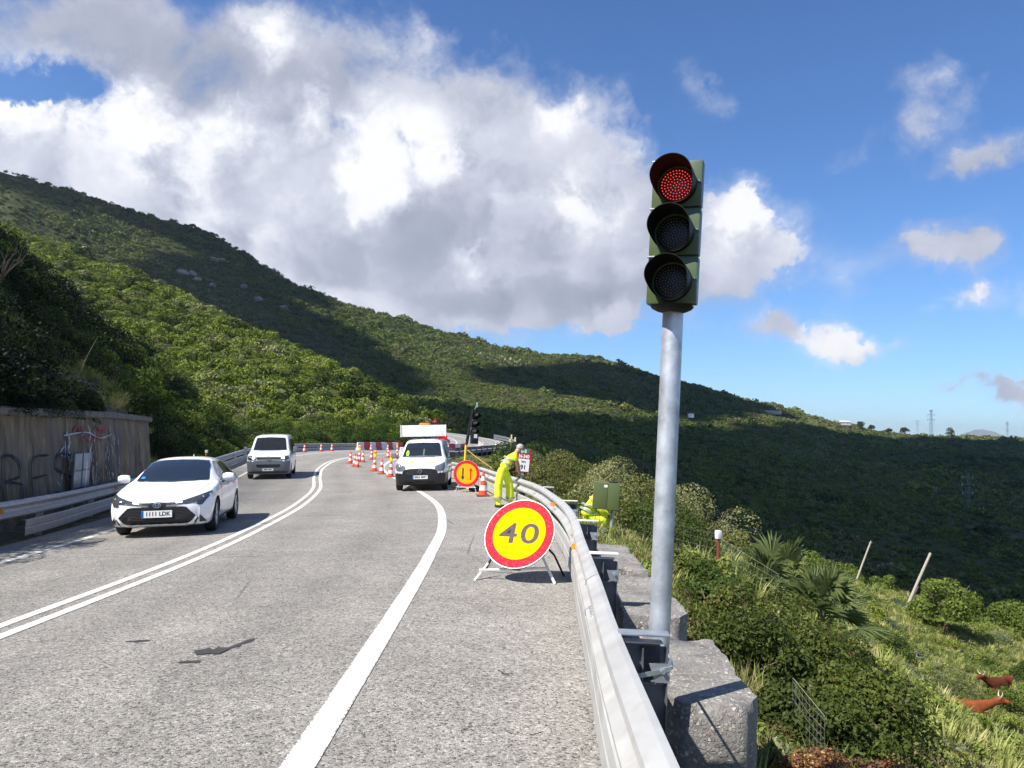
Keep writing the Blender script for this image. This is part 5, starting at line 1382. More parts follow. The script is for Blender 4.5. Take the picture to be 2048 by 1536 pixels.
for rx, rz_, cz_ in ((.066,.045,0),(.026,.045,0),(.05,.02,.018)):
    mb.tube([(rx*math.cos(a), -.027, .585+cz_+rz_*math.sin(a)) for a in np.linspace(0, 2*math.pi, 22)], .005, 5, cap=False)
mb.build('badge', CHROME, CAR)
plate(CAR, '1111 LDK', 0, -.035, .43, .52, .125)
decal(bv, [(-.60,1.30),(-.54,1.305),(-.535,1.32),(-.585,1.318)], 'F', mat('sticker_green', (.02,.45,.30), .5), 'windscreen_sticker', CAR, .016)
decal(bv, [(-.61,1.02),(-.54,1.015),(-.53,1.05),(-.59,1.055)], 'F', mat('sticker_blue', (.02,.30,.55), .5), 'windscreen_sticker', CAR, .016)
mb = MB(); mb.tube([(-.25,1.29,1.02),(.55,1.33,1.035)], .008, 5); mb.tube([(-.6,1.34,1.03),(-.2,1.29,1.02)], .008, 5); mb.build('wiper', BLACKP, CAR)
mb = MB(); mb.lathe([(0,.07),(.012,.06),(.03,.01),(.04,0)], 10, (0,3.3,1.415), mtx=Matrix.Diagonal((.6,1.6,1))); mb.build('shark_fin', CARW, CAR, smooth=True)
decal(bv, [(-.62,.72),(.62,.72),(.70,.78),(-.70,.78)][0:0] or [(-.70,.30),(-.695,.30),(-.69,.36),(-.70,.36)], 'T', CARW, 'hood_edge', CAR, .002)
mb = MB()
for sg in (-1, 1):
    pts = []
    for s_ in np.linspace(.25, 1.25, 12):
        h, n_, i_, d_ = bv.ray_cast(Vector((sg*(.60+.12*(s_)),s_,5)), Vector((0,0,-1)));
        if h: pts.append(h+Vector((0,0,-.001)))
    mb.tube(pts, .006, 4)
mb.build('hood_seam', GREYP, CAR)
CAR.matrix_world = road_frame(-6.36, 13.62, R(12.5))

# --- two-tone passenger van
VAN = thing('passenger_van', 'white over grey passenger van with lamps on following the hatchback', 'van')
rows = [(0,.40,.80,.86,.70,.55),(.05,.30,.95,1.0,.84,.66),(.14,.25,1.02,1.08,.91,.74),(.40,.22,1.10,1.17,.948,.78),(.78,.20,1.16,1.26,.952,.80),(.90,.20,1.17,1.30,.952,.79),
        (1.2,.20,1.17,1.58,.952,.77),(1.5,.20,1.17,1.82,.952,.75),(1.75,.20,1.17,1.93,.952,.74),(2.2,.20,1.17,1.97,.952,.74),(4.4,.20,1.17,1.965,.952,.74),(4.78,.24,1.15,1.92,.94,.72),(4.87,.35,1.1,1.80,.88,.68)]
me_, bv = car_body(rows, (.91, 3.91), .34, CARW, lower=GREYP, zl=.83, tuck=.03)
obj('body', me_, VAN)
for p in me_.polygons:
    if p.material_index == 2 and p.center.y > .35: p.material_index = 0
LOWG = mat('lower_bumper_grey', (.115,.125,.14), .45, var=.05)
me_.materials[2] = LOWG
decal(bv, [(-.73,1.275),(0,1.262),(.73,1.275),(.645,1.76),(.60,1.825),(0,1.85),(-.60,1.825),(-.645,1.76)], 'F', GLASS, 'windscreen', VAN, .014)
for sg in (-1, 1):
    decal(bv, [(1.15,1.20),(2.0,1.20),(2.0,1.74),(1.62,1.74),(1.25,1.36)], 'S', GLASS, 'side_window', VAN, .006, sgn=sg)
    decal(bv, [(2.1,1.20),(3.3,1.20),(3.3,1.74),(2.1,1.74)], 'S', GLASS, 'side_window', VAN, .006, sgn=sg)
    decal(bv, [(3.4,1.20),(4.55,1.20),(4.5,1.74),(3.4,1.74)], 'S', GLASS, 'side_window', VAN, .006, sgn=sg)
    hlp = [(.52,.86),(.55,1.02),(.86,1.05),(.885,.90),(.80,.86)]
    h_ = decal(bv, hlp if sg > 0 else mir(hlp), 'F', HL, 'headlight', VAN, .007)
    mb = MB(); mb.lathe([(0,-.03),(.05,-.025),(.075,0)], 16, (sg*.63, .055, .945), 'Y'); mb.build('lit_lamp', DRL, h_, smooth=True)
    mr = obj('mirror', None, VAN, (sg*1.09, 1.18, 1.30)); mb = MB(); mb.box((0,0,0), (.17,.12,.26)); bevel(mb.build('shell', GREYP, mr), .04, 3)
    mb = MB(); mb.tube([(-sg*.05,.02,-.1),(-sg*.16,.03,-.14)], .03, 8); mb.build('arm', BLACKP, mr)
    wheel(VAN, sg*.84, .91, .34, .21, 8, m=GREYP); wheel(VAN, sg*.84, 3.91, .34, .21, 8, m=GREYP)
    decal(bv, [(1.08,.30),(1.092,.30),(1.092,1.15),(1.08,1.15)], 'S', DARKIN, 'door_seam', VAN, .003, sgn=sg)
    decal(bv, [(2.04,.30),(2.052,.30),(2.052,1.75),(2.04,1.75)], 'S', DARKIN, 'door_seam', VAN, .003, sgn=sg)
decal(bv, [(-.50,.89),(.50,.89),(.52,.99),(-.52,.99)], 'F', BLACKP, 'grille', VAN, .008)
mb = MB(); [mb.box((0,-.006,z), (1.0,.012,.008)) for z in (.915,.965)]; mb.build('grille_bar', CHROME, VAN)
mb = MB(); mb.tube([(.075*math.cos(a), -.018, .945+.075*math.sin(a)) for a in np.linspace(0, 2*math.pi, 24)], .008, 6, cap=False)
for pp in ([(-.05,.99),(-.018,.925),(0,.955),(.018,.925),(.05,.99)], [(-.028,.998),(0,.945),(.028,.998)]): mb.tube([(x,-.02,z-.005) for x, z in pp], .006, 5)
mb.build('badge', CHROME, VAN)
decal(bv, [(-.52,.63),(-.47,.55),(.47,.55),(.52,.63),(.50,.67),(-.50,.67)], 'F', BLACKP, 'bumper_intake', VAN, .008)
decal(bv, [(-.80,.30),(.80,.30),(.84,.345),(-.84,.345)], 'F', BLACKP, 'lower_lip', VAN, .01)
plate(VAN, '7885 MKF', -.03, -.015, .44, .50, .11)
mb = MB(); mb.tube([(-.6,.98,1.29),(0,.93,1.27),(.62,.98,1.29)], .010, 5); mb.build('wiper', BLACKP, VAN)
VAN.matrix_world = road_frame(-10.72, 33.2, R(13))

# --- works van with a roof board
WV = thing('works_van', 'white works van with black bumper and roof sign board parked in the closed lane', 'van')
rows = [(0,.34,.72,.78,.62,.45),(.05,.26,.84,.90,.76,.56),(.14,.22,.93,.98,.85,.64),(.4,.20,1.0,1.07,.905,.70),(.85,.19,1.06,1.15,.915,.74),(1.02,.19,1.08,1.21,.915,.73),(1.3,.19,1.08,1.42,.915,.70),(1.62,.19,1.08,1.66,.915,.66),
        (1.9,.19,1.08,1.77,.915,.65),(2.4,.19,1.08,1.81,.915,.66),(4.2,.19,1.08,1.80,.915,.68),(4.42,.24,1.05,1.76,.89,.66),(4.49,.35,1.0,1.68,.84,.62)]
me_, bv = car_body(rows, (.88, 3.6), .315, CARW, lower=BLACKP, zl=.64, tuck=.03)
obj('body', me_, WV)
for p in me_.polygons:
    if p.material_index == 2 and p.center.y > .45: p.material_index = 0
decal(bv, [(-.70,1.165),(0,1.15),(.70,1.165),(.60,1.60),(.55,1.645),(0,1.665),(-.55,1.645),(-.60,1.60)], 'F', GLASS, 'windscreen', WV, .013)
HV2 = mat('dashboard_vest', (.45,.75,.02), .7)
decal(bv, [(-.56,1.20),(-.50,1.19),(-.47,1.28),(-.50,1.38),(-.55,1.37),(-.585,1.28)], 'F', HV2, 'vest_behind_glass', WV, .017)
decal(bv, [(-.545,1.23),(-.515,1.225),(-.505,1.33),(-.53,1.33)], 'F', GLASS, 'vest_gap', WV, .020)
decal(bv, [(.02,1.2),(.07,1.2),(.08,1.4),(.05,1.44),(.02,1.4)], 'F', mat('dim_vest', (.08,.14,.03), .7), 'seat_vest', WV, .017)
for sg in (-1, 1):
    decal(bv, [(1.22,1.12),(2.15,1.12),(2.15,1.58),(1.72,1.58),(1.35,1.28)], 'S', GLASS, 'side_window', WV, .006, sgn=sg)
    decal(bv, [(1.16,.30),(1.172,.30),(1.172,1.08),(1.16,1.08)], 'S', DARKIN, 'door_seam', WV, .003, sgn=sg)
    decal(bv, [(2.2,.30),(2.212,.30),(2.212,1.6),(2.2,1.6)], 'S', DARKIN, 'door_seam', WV, .003, sgn=sg)
    hlp = [(.50,.74),(.52,.86),(.60,.89),(.83,.99),(.86,.80),(.80,.70),(.62,.70)]
    h_ = decal(bv, hlp if sg > 0 else mir(hlp), 'F', mat('clear_headlamp', (.20,.21,.23), .12, .4, var=0), 'headlight', WV, .007)
    mb = MB(); mb.lathe([(0,-.02),(.05,-.015),(.07,0)], 16, (sg*.66, .08, .755), 'Y', mtx=Matrix.Diagonal((1.3,1,.7))); mb.build('indicator', mat('indicator_amber', (.95,.50,.10), .25, emit=((1,.5,.1), .5)), h_, smooth=True)
    mr = obj('mirror', None, WV, (sg*1.06, 1.35, 1.22)); mb = MB(); mb.box((0,0,0), (.20,.12,.20)); bevel(mb.build('shell', BLACKP if sg > 0 else GREYP, mr), .045, 3)
    mb = MB(); mb.tube([(-sg*.05,.02,-.07),(-sg*.17,.03,-.10)], .03, 8); mb.build('arm', BLACKP, mr)
    wheel(WV, sg*.80, .88, .315, .2, 8, m=GREYP); wheel(WV, sg*.80, 3.6, .315, .2, 8, m=GREYP)
    mb = MB(); mb.lathe([(0,-.01),(.045,-.008),(.055,.01)], 16, (sg*.70, .09, .47), 'Y'); mb.build('fog_lamp', CHROME, WV, smooth=True)
    decal(bv, [(1.3,.66),(4.1,.70),(4.1,.76),(1.3,.72)], 'S', mat('livery_yellow', (.85,.55,.02), .4), 'livery_stripe', WV, .005, sgn=sg)
decal(bv, [(-.50,.72),(-.10,.70),(0,.66),(.10,.70),(.50,.72),(.48,.62),(.42,.57),(-.42,.57),(-.48,.62)], 'F', BLACKP, 'grille', WV, .006)
mb = MB(); [mb.box((0,-.004,z), (w_,.010,.012)) for z, w_ in ((.60,.86),(.64,.92),(.68,.94))]; mb.build('grille_bar', GREYP, WV)
mb = MB(); q_ = [(0,.79),(.058,.70),(0,.59),(-.058,.70),(0,.79)]; mb.tube([(x,-.02,z) for x, z in q_], .016, 5); mb.build('badge', CHROME, WV)
decal(bv, [(-.55,.40),(-.45,.28),(.45,.28),(.55,.40)], 'F', DARKIN, 'bumper_intake', WV, .008)
decal(bv, [(-.52,.955),(-.3,.985),(0,.99),(.3,.985),(.52,.955),(.52,.975),(.3,1.01),(0,1.015),(-.3,1.01),(-.52,.975)], 'F', YELP, 'bonnet_stripe', WV, .004)
plate(WV, '8803 MMT', -.0, -.02, .49, .52, .12)
mb = MB(); mb.tube([(-.6,1.08,1.18),(0,1.03,1.165),(.6,1.08,1.18)], .010, 5); mb.build('wiper', BLACKP, WV)
mb = MB(); mb.tube([(0,1.95,1.79),(0,2.1,1.97)], .006, 5); mb.lathe([(.02,0),(.0,.03)], 8, (0,1.95,1.785)); mb.build('aerial', BLACKP, WV)
mb = MB(); [mb.tube([(-.62,s_,1.86),(.62,s_,1.86)], .02, 6) for s_ in (2.05, 3.2)]; [mb.tube([(x,s_,1.78),(x,s_,1.88)], .02, 6) for s_ in (2.05,3.2) for x in (-.55,.55)]; [mb.tube([(x,1.95,1.885),(x,3.5,1.885)], .018, 6) for x in (-.3,0,.3)]; mb.build('roof_rack', BLACKP, WV)
bd = obj('roof_board', None, WV, (-.03, 2.0, 2.10))
mb = MB(); mb.box((0,0,0), (1.66,.16,.42)); bevel(mb.build('board_face', mat('board_white', (.82,.82,.82), .3, var=.02), bd), .02)
for x in (-.83, .83): mb = MB(); mb.box((x,-.01,0), (.03,.2,.44)); mb.build('board_end', WHITE, bd)
mb = MB(); mb.box((-.02,.16,.27), (1.25,.12,.10)); mb.box((-.62,.12,.27), (.06,.06,.16)); mb.build('light_bar', BLACKP, WV).location = (0,2.0,2.10)
mb = MB(); mb.lathe([(0,.06),(.16,.055),(.19,.0),(.19,-.04)], 16, (.02,2.08,2.34), mtx=Matrix.Diagonal((1.2,.6,1))); mb.build('amber_beacon', mat('beacon_amber', (.75,.22,.03), .3), WV, smooth=True)
WV.matrix_world = road_frame(-3.02, 25.6, R(2))
for o in (WV,): o.scale = (1, 1, 1)

# --- small grey car far off on the curve
FC = thing('small_car', 'small dark car with pale bonnet far off beyond the cones', 'car')
rows = [(0,.35,.6,.66,.7,.5),(.2,.2,.8,.86,.85,.65),(1.1,.2,.92,.98,.87,.7),(1.9,.2,.95,1.42,.87,.58),(3.2,.2,.97,1.44,.87,.58),(3.9,.3,.95,1.0,.75,.5)]
me_, bv = car_body(rows, (.8, 3.1), .3, mat('dark_car_paint', (.05,.06,.08), .25, coat=.5)); obj('body', me_, FC)
decal(bv, [(-.62,1.02),(.62,1.02),(.52,1.36),(-.52,1.36)], 'F', GLASS, 'windscreen', FC, .006)
for sg in (-1, 1): wheel(FC, sg*.77, .8, .3); wheel(FC, sg*.77, 3.1, .3)
mb = MB(); mb.box((0,-.02,.55), (1.1,.04,.25)); mb.build('bumper_panel', WHITE, FC)
FC.location = (-8.2, 92.5, road_z(-8.2, 92.5)+.01); FC.rotation_euler = (0, 0, R(25))

# --- warning signs behind the works van
def tri_sign(label, x, y, z, s, rz):
    t = thing('warning_sign', label, 'road sign', (x, y, z), rz)
    def tr(k): return [(-s/2*k, 0, -s*.289*k), (s/2*k, 0, -s*.289*k), (0, 0, s*.577*k)]
    mb = MB(); mb.poly([Vector(p) for p in tr(1)], d=(0,.03,0)); mb.build('plate', REDS, t)
    mb = MB(); mb.poly([Vector(p)+Vector((0,-.004,0)) for p in tr(.62)], d=(0,.003,0)); mb.build('white_field', WHITE, t)
    mb = MB(); mb.poly([(-.03,-.008,-s*.12),(.03,-.008,-s*.12),(.045,-.008,s*.16),(-.045,-.008,s*.16)], d=(0,.003,0)); mb.build('symbol', INK, t)
    g_ = road_z(x, y)-z
    mb = MB(); mb.tube([(0,.05,s*.3),(0,.05,g_)], .03, 8); mb.tube([(-.4,.05,g_+.02),(.4,.05,g_+.02)], .02, 6); mb.build('stand', GALV, t); return t
tri_sign('red triangular warning sign rising behind the roof board of the works van', -6.4, 62.5, 1.75, 1.35, R(-5))
RS = thing('warning_sign', 'second red and white sign half hidden low behind the works van roof board', 'road sign', (-5.6, 61.0, .95))
mb = MB(); mb.poly([(.45*math.cos(a), 0, .45*math.sin(a)) for a in np.linspace(0, 2*math.pi, 32, endpoint=False)], d=(0,.03,0)); mb.build('plate', REDS, RS)
mb = MB(); mb.box((0,-.004,-.95), (.9,.02,.5)); mb.build('sub_plate', WHITE, RS)
mb = MB(); mb.tube([(0,.05,0),(0,.05,road_z(-5.6,61)-.95)], .03, 8); mb.build('stand', GALV, RS)
# delineator by the left rail
DL = thing('marker_post', 'white marker post with black band beside the left guardrail', 'marker post', (-16.3, 40, -1.0))
mb = MB(); mb.box((0,0,.35), (.14,.1,.7)); bevel(mb.build('post', WHITE, DL), .02); mb = MB(); mb.box((0,0,.8), (.15,.11,.2)); mb.build('band', BLACKP, DL); mb = MB(); mb.box((0,0,.98), (.14,.1,.16)); bevel(mb.build('top', WHITE, DL), .02)
mb = MB(); mb.box((0,-.06,.82), (.06,.01,.12)); mb.build('reflector', ORANGE, DL)
# small yellow-green delineators on the far rail
for k, i in enumerate((SUB*15+2, SUB*15+8, SUB*16+6)):
    q = LPV[i]*0+RPV[i]; t_ = thing('rail_marker', ('first','second','third')[k]+' small pale marker from the left along the far valley-side rail', 'marker post', (q[0]+.55, q[1], q[2]+.7))
    mb = MB(); mb.box((0,0,.28), (.2,.06,.56)); mb.build('post', mat('marker_pale', (.7,.75,.45), .5), t_); mb = MB(); mb.box((0,-.04,.42), (.16,.02,.16)); mb.build('reflector', YELP, t_)

# ------------------------------------------------------------------ people
def hand(root, base, dirv, side, parent_name='hand', s=1.0, m=SKIN):
    """a palm with four curled fingers and a thumb; base = wrist, dirv = pointing direction"""
    d = Vector(dirv).normalized(); sd = Vector(side).normalized(); nn = d.cross(sd); B0 = Vector(base)
    pts = [B0, B0+d*.045*s, B0+d*.085*s]; ed = [(0,1),(1,2)]; rad = [(.026*s,.018*s), (.036*s,.017*s), (.036*s,.014*s)]
    for k, L in enumerate((.066,.076,.072,.056)):
        o_ = (k-1.5)*.019*s; i0 = len(pts)
        p0 = B0+d*.088*s+sd*o_; p1 = p0+d*L*.55*s-nn*.012*s; p2 = p1+d*L*.3*s-nn*.030*s
        pts += [p0, p1, p2]; ed += [(2, i0), (i0, i0+1), (i0+1, i0+2)]; rad += [.0095*s, .0088*s, .0075*s]
    i0 = len(pts); t0 = B0+d*.03*s-sd*.034*s; pts += [t0, t0+d*.03*s-sd*.018*s-nn*.008*s, t0+d*.058*s-sd*.02*s-nn*.02*s]; ed += [(0, i0), (i0, i0+1), (i0+1, i0+2)]; rad += [.013*s, .011*s, .009*s]
    return pts, ed, rad
def head_detail(root, hc, fdir, upd, s=1.0, hair=True, cap=None):
    """face features and hair on a head centred hc looking along fdir"""
    f = Vector(fdir).normalized(); u = (Vector(upd)-f*Vector(upd).dot(f)).normalized(); r = f.cross(u)
    mw = Matrix((r, -f, u)).transposed()
    for sg in (-1, 1):
        mb = MB(); mb.lathe([(0,-.008),(.009,-.006),(.013,.0)], 10, hc+f*.086*s+r*.03*sg*s+u*.012*s, 'Y', mtx=mw); mb.build('eye', INK, root, smooth=True)
        mb = MB(); mb.lathe([(0,-.012),(.02,-.01),(.03,0),(.02,.01),(0,.012)], 12, hc+r*.078*sg*s, 'X', mtx=mw); mb.build('ear', SKIN, root, smooth=True)
    mb = MB(); mb.tube([hc+f*.09*s+u*.02*s, hc+f*.112*s-u*.018*s, hc+f*.09*s-u*.026*s], [.009,.014,.008], 8); mb.build('nose', SKIN, root, smooth=True)
    mb = MB(); mb.tube([hc+f*.088*s-r*.022*s-u*.05*s, hc+f*.095*s-u*.052*s, hc+f*.088*s+r*.022*s-u*.05*s], .005, 6); mb.build('mouth', mat('lips', (.35,.13,.10), .5), root, smooth=True)
    if hair:
        bm = bmesh.new(); bmesh.ops.create_icosphere(bm, subdivisions=4, radius=.098*s)
        for v in list(bm.verts):
            c = v.co; 
        kill = [v for v in bm.verts if (-v.co.y*.0+ (v.co.z < -.045*s) or (v.co.y < -.045*s and v.co.z < .05*s))]
        bmesh.ops.delete(bm, geom=kill, context='VERTS')
        for v in bm.verts:
            n = mn.noise(v.co*60)*.004; q = v.co*(1+n*8); q.y *= 1.12; v.co = hc+mw @ Vector((q.x*.86, q.y, q.z*1.04+.004))
        me = bpy.data.meshes.new('hair'); bm.to_mesh(me); bm.free(); me.materials.append(HAIR if cap is None else cap); me.polygons.foreach_set('use_smooth', [True]*len(me.polygons)); obj('hair' if cap is None else 'hood', me, root)
# standing worker leaning on the rail (seen from behind and the side, turned to the right)
P1 = thing('person', 'grey-haired worker in yellow hi-vis trousers and vest bending over the guardrail', 'person', (-.06, 19.35, zr(-.06, 19.35)))
hipc = Vector((-.10,0,.94)); chest = Vector((.12,.06,1.27)); neck = Vector((.24,.10,1.42)); hc = Vector((.315,.14,1.53))
LF = [Vector((-.20,-.10,.09)), Vector((-.20,-.07,.50)), Vector((-.17,-.05,.90))]; RF = [Vector((.12,.14,.09)), Vector((.10,.12,.50)), Vector((-.02,.10,.90))]
shR = Vector((.20,-.12,1.36)); elR = Vector((.27,-.02,1.07)); wrR = Vector((.34,.20,.80)); shL = Vector((.18,.26,1.36)); elL = Vector((.30,.36,1.10)); wrL = Vector((.36,.42,.82))
pts = [hipc, hipc+Vector((.08,.02,.16)), chest, neck, hc-Vector((.01,0,.03)), hc+Vector((.03,.01,.055))]; ed = [(0,1),(1,2),(2,3),(3,4),(4,5)]; rad = [(.15,.13),(.14,.115),(.17,.12),.06,.082,.078]
def add_limb(src, chain, rr):
    prev = src
    for p_, r_ in zip(chain, rr): pts.append(Vector(p_)); rad.append(r_); ed.append((prev, len(pts)-1)); prev = len(pts)-1
    return prev
add_limb(0, [LF[2], LF[1], LF[0], LF[0]+Vector((.10,.0,-.05))], [.088,.062,.045,.04]); add_limb(0, [RF[2], RF[1], RF[0], RF[0]+Vector((.10,.0,-.05))], [.088,.062,.045,.04])
for sh, el, wr_ in ((shR, elR, wrR), (shL, elL, wrL)):
    e_ = add_limb(2, [sh, el, wr_], [.056,.042,.026])
    hp, he, hr = hand(None, wr_, Vector((.10,.06,-.04)), Vector((-.3,1,0)), s=1.0)
    o_ = len(pts); pts += hp; rad += hr; ed += [(e_, o_)]+[(a+o_, c+o_) for a, c in he]
skinned('body', pts, ed, rad, SKIN, P1)
head_detail(P1, hc+Vector((.02,.0,.01)), (.75,.45,-.35), (.3,.1,1))
# trousers, T-shirt with reflective bands, boots
tp = [hipc+Vector((-.01,0,-.02)), hipc+Vector((.035,.01,.11)), LF[2], LF[1], LF[0]+Vector((0,0,.02)), RF[2], RF[1], RF[0]+Vector((0,0,.02))]
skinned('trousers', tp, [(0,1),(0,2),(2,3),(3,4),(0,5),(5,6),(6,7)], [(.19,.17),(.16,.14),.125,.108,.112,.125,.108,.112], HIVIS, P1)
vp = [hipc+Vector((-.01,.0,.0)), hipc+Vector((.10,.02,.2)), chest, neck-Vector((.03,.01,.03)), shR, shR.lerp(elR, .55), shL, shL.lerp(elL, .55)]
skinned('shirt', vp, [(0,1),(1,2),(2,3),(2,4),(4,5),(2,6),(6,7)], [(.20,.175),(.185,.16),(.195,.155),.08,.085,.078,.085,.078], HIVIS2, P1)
def band(root, a, c, ra, rc, w=.05, n=24, m=REFL, sq=1.0):
    a = Vector(a); c = Vector(c); t = (c-a).normalized(); mb = MB(); mb.tube([a-t*w/2, a+t*w/2], [ra, rc], n, cap=False, flat=sq); return mb.build('reflective_band', m, root, smooth=True)
band(P1, hipc+Vector((.08,.02,.16)), chest, .190, .192, .05, sq=.88); band(P1, hipc+Vector((.155,.035,.27)), chest+Vector((.02,0,.06)), .196, .198, .05, sq=.88)
for F_ in (LF, RF): band(P1, F_[0].lerp(F_[1], .35), F_[1], .121, .121, .045)
for F_ in (LF, RF):
    mb = MB(); p = F_[0]; mb.box(p+Vector((.055,0,-.055)), (.27,.10,.07)); bevel(mb.build('boot', BOOT, P1), .03, 3)
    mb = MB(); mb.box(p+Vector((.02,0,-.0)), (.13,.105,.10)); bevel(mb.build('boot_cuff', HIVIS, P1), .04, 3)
# crouching worker behind the cabinet
P2 = thing('person', 'worker in full yellow hi-vis crouching in the bushes behind the green cabinet', 'person', (1.70, 15.85, -.47))
pel = Vector((-.02,0,.28)); ch2 = Vector((.10,.02,.66)); nk2 = Vector((.17,.02,.84)); hc2 = Vector((.20,.0,.97))
pts = [pel, pel+Vector((.04,0,.16)), ch2, nk2, hc2-Vector((0,0,.03)), hc2+Vector((.01,0,.06))]; ed = [(0,1),(1,2),(2,3),(3,4),(4,5)]; rad = [(.15,.13),(.13,.12),(.17,.12),.06,.08,.078]
add_limb(0, [(.06,-.12,.27),(.36,-.14,.34),(.26,-.14,.03),(.36,-.14,.0)], [.085,.064,.045,.035]); add_limb(0, [(.06,.12,.27),(.38,.14,.36),(.28,.14,.03),(.38,.14,.0)], [.085,.064,.045,.035])
for sg in (-1, 1):
    e_ = add_limb(2, [(.10,.18*sg,.74),(.28,.22*sg,.52),(.46,.14*sg,.42)], [.056,.043,.026]); hp, he, hr = hand(None, Vector((.46,.14*sg,.42)), Vector((1,0,-.2)), Vector((0,1,0)))
    o_ = len(pts); pts += hp; rad += hr; ed += [(e_, o_)]+[(a+o_, c+o_) for a, c in he]
skinned('body', pts, ed, rad, SKIN, P2)
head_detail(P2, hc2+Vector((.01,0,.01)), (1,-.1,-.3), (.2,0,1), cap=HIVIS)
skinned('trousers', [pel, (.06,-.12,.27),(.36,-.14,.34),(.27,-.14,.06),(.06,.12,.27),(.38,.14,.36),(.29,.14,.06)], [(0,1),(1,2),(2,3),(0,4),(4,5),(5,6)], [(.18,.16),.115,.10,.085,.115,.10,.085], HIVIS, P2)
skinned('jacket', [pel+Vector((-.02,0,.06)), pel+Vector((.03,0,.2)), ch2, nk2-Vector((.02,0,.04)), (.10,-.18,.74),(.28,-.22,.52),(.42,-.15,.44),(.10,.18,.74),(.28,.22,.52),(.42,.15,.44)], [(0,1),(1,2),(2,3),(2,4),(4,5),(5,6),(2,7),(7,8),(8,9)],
        [(.20,.18),(.18,.165),(.195,.16),.085,.088,.072,.056,.088,.072,.056], HIVIS, P2)
band(P2, pel+Vector((.03,0,.2)), ch2, .195, .195, .05); band(P2, pel+Vector((.07,0,.30)), ch2+Vector((.02,0,.1)), .20, .20, .04)
for sg in (-1, 1): mb = MB(); mb.box((.32, .14*sg, -.02), (.28,.10,.09)); bevel(mb.build('boot', BOOT, P2), .03, 3)

# ------------------------------------------------------------------ cows
COWM = mat('cow_red_hide', (.19,.052,.016), .8, var=.35, vscale=4, bump=.6, bscale=25, spec=.2); COWD = mat('cow_dark_hide', (.11,.028,.012), .8, var=.3, vscale=4, bump=.6, bscale=25, spec=.2); HORN = mat('horn', (.62,.52,.38), .4)
def cow(label, x, y, rz, m, up_head=True, s=1.0):
    t = thing('cow', label, 'cow', (x, y, tz(x, y)-.14), rz)
    P = [(-.75,0,1.12),(-.45,0,1.10),(0,0,1.03),(.42,0,1.08),(.70,0,1.16),(.98,0,1.34),(1.16,0,1.44),(1.36,0,1.40),(1.56,0,1.34)]
    Rr = [(.20,.24),(.27,.31),(.31,.37),(.27,.36),(.20,.27),(.14,.19),(.13,.15),(.10,.12),(.075,.08)]
    E_ = [(i, i+1) for i in range(8)]; P = [Vector(p)*s for p in P]; Rr = [(a*s, c*s) for a, c in Rr]
    def leg(src, pts_, rr):
        pv_ = src
        for p, r_ in zip(pts_, rr): P.append(Vector(p)*s); Rr.append(r_*s); E_.append((pv_, len(P)-1)); pv_ = len(P)-1
    for sg in (-1, 1):
        leg(1, [(-.58,.17*sg,.86),(-.48,.18*sg,.66),(-.66,.18*sg,.42),(-.62,.18*sg,.10),(-.58,.18*sg,.03)], [.15,.10,.055,.042,.055])
        leg(3, [(.44,.17*sg,.78),(.47,.17*sg,.46),(.46,.17*sg,.10),(.49,.17*sg,.03)], [.12,.062,.042,.055])
        leg(6, [(1.14,.17*sg,1.50)], [.035])
    leg(0, [(-.92,0,1.08),(-.97,0,.75),(-.95,0,.45)], [.035,.022,.035])
    skinned('body', P, E_, Rr, m, t)
    for sg in (-1, 1):
        mb = MB(); mb.tube([Vector(q)*s for q in ((1.15,.07*sg,1.54),(1.17,.17*sg,1.60),(1.20,.21*sg,1.72),(1.22,.18*sg,1.80))], [.028*s,.024*s,.015*s,.005], 8); mb.build('horn', HORN, t, smooth=True)
        mb = MB(); mb.lathe([(0,-.01),(.016,0)], 8, Vector((1.32,.10*sg,1.46))*s, 'Y'); mb.build('eye', INK, t)
    mb = MB(); mb.tube([Vector(q)*s for q in ((1.60,-.05,1.33),(1.645,0,1.33),(1.60,.05,1.33))], .05*s, 8); mb.build('muzzle', mat('muzzle', (.12,.06,.045), .5), t, smooth=True)
    for px, py in ((-.58,.18),(-.58,-.18),(.49,.17),(.49,-.17)):
        mb = MB(); mb.tube([Vector((px,py,.0))*s, Vector((px,py,.07))*s], .055*s, 10); mb.build('hoof', BOOT, t)
    return t
cow('red-brown horned cow facing right, nearer of the two in the pasture', 20.6, 33.3, R(-14), COWM)
cow('darker red cow half hidden by the yellow green bush, further up the pasture', 24.6, 37.6, R(200), COWD, s=.9)

WIREM = mat('rusty_wire', (.20,.20,.18), .6, .3)
# ------------------------------------------------------------------ leaning wooden poles, mesh fence
WOOD = mat('weathered_wood', (.36,.32,.27), .85, var=.25, vscale=12, bump=.3, bscale=20)
def pole(label, b_, t_, r0_, extra=None):
    o = thing('wooden_pole', label, 'pole', b_); d = Vector(t_)-Vector(b_); mb = MB(); mb.tube([Vector((0,0,-.2)), d*.5+Vector((.02,0,0)), d], [r0_, r0_*.9, r0_*.8], 10); mb.build('shaft', WOOD, o, smooth=True)
    if extra: mb = MB(); mb.tube([Vector((.10,0,-.1)), d*.42+Vector((.16,0,0))], [.07,.06], 8); mb.build('brace', WOOD, o, smooth=True)
    mb = MB(); mb.tube([d*.96+Vector((-.12,0,0)), d*.96+Vector((.12,0,0))], .03, 6); mb.build('insulator', GALV, o); return o
b1 = Vector((25.56,55,tz(25.56,55))); t1 = Vector((26.8,55,-5.5)); b2 = Vector((26.6,50,tz(26.6,50))); t2 = Vector((28.35,50,-5.5))
pole('thin leaning wooden pole on the pasture edge, left one of two', b1, t1, .075)
pole('thicker leaning wooden pole with a brace, right one beside the round tree', b2, t2, .105, True)
mb = MB()
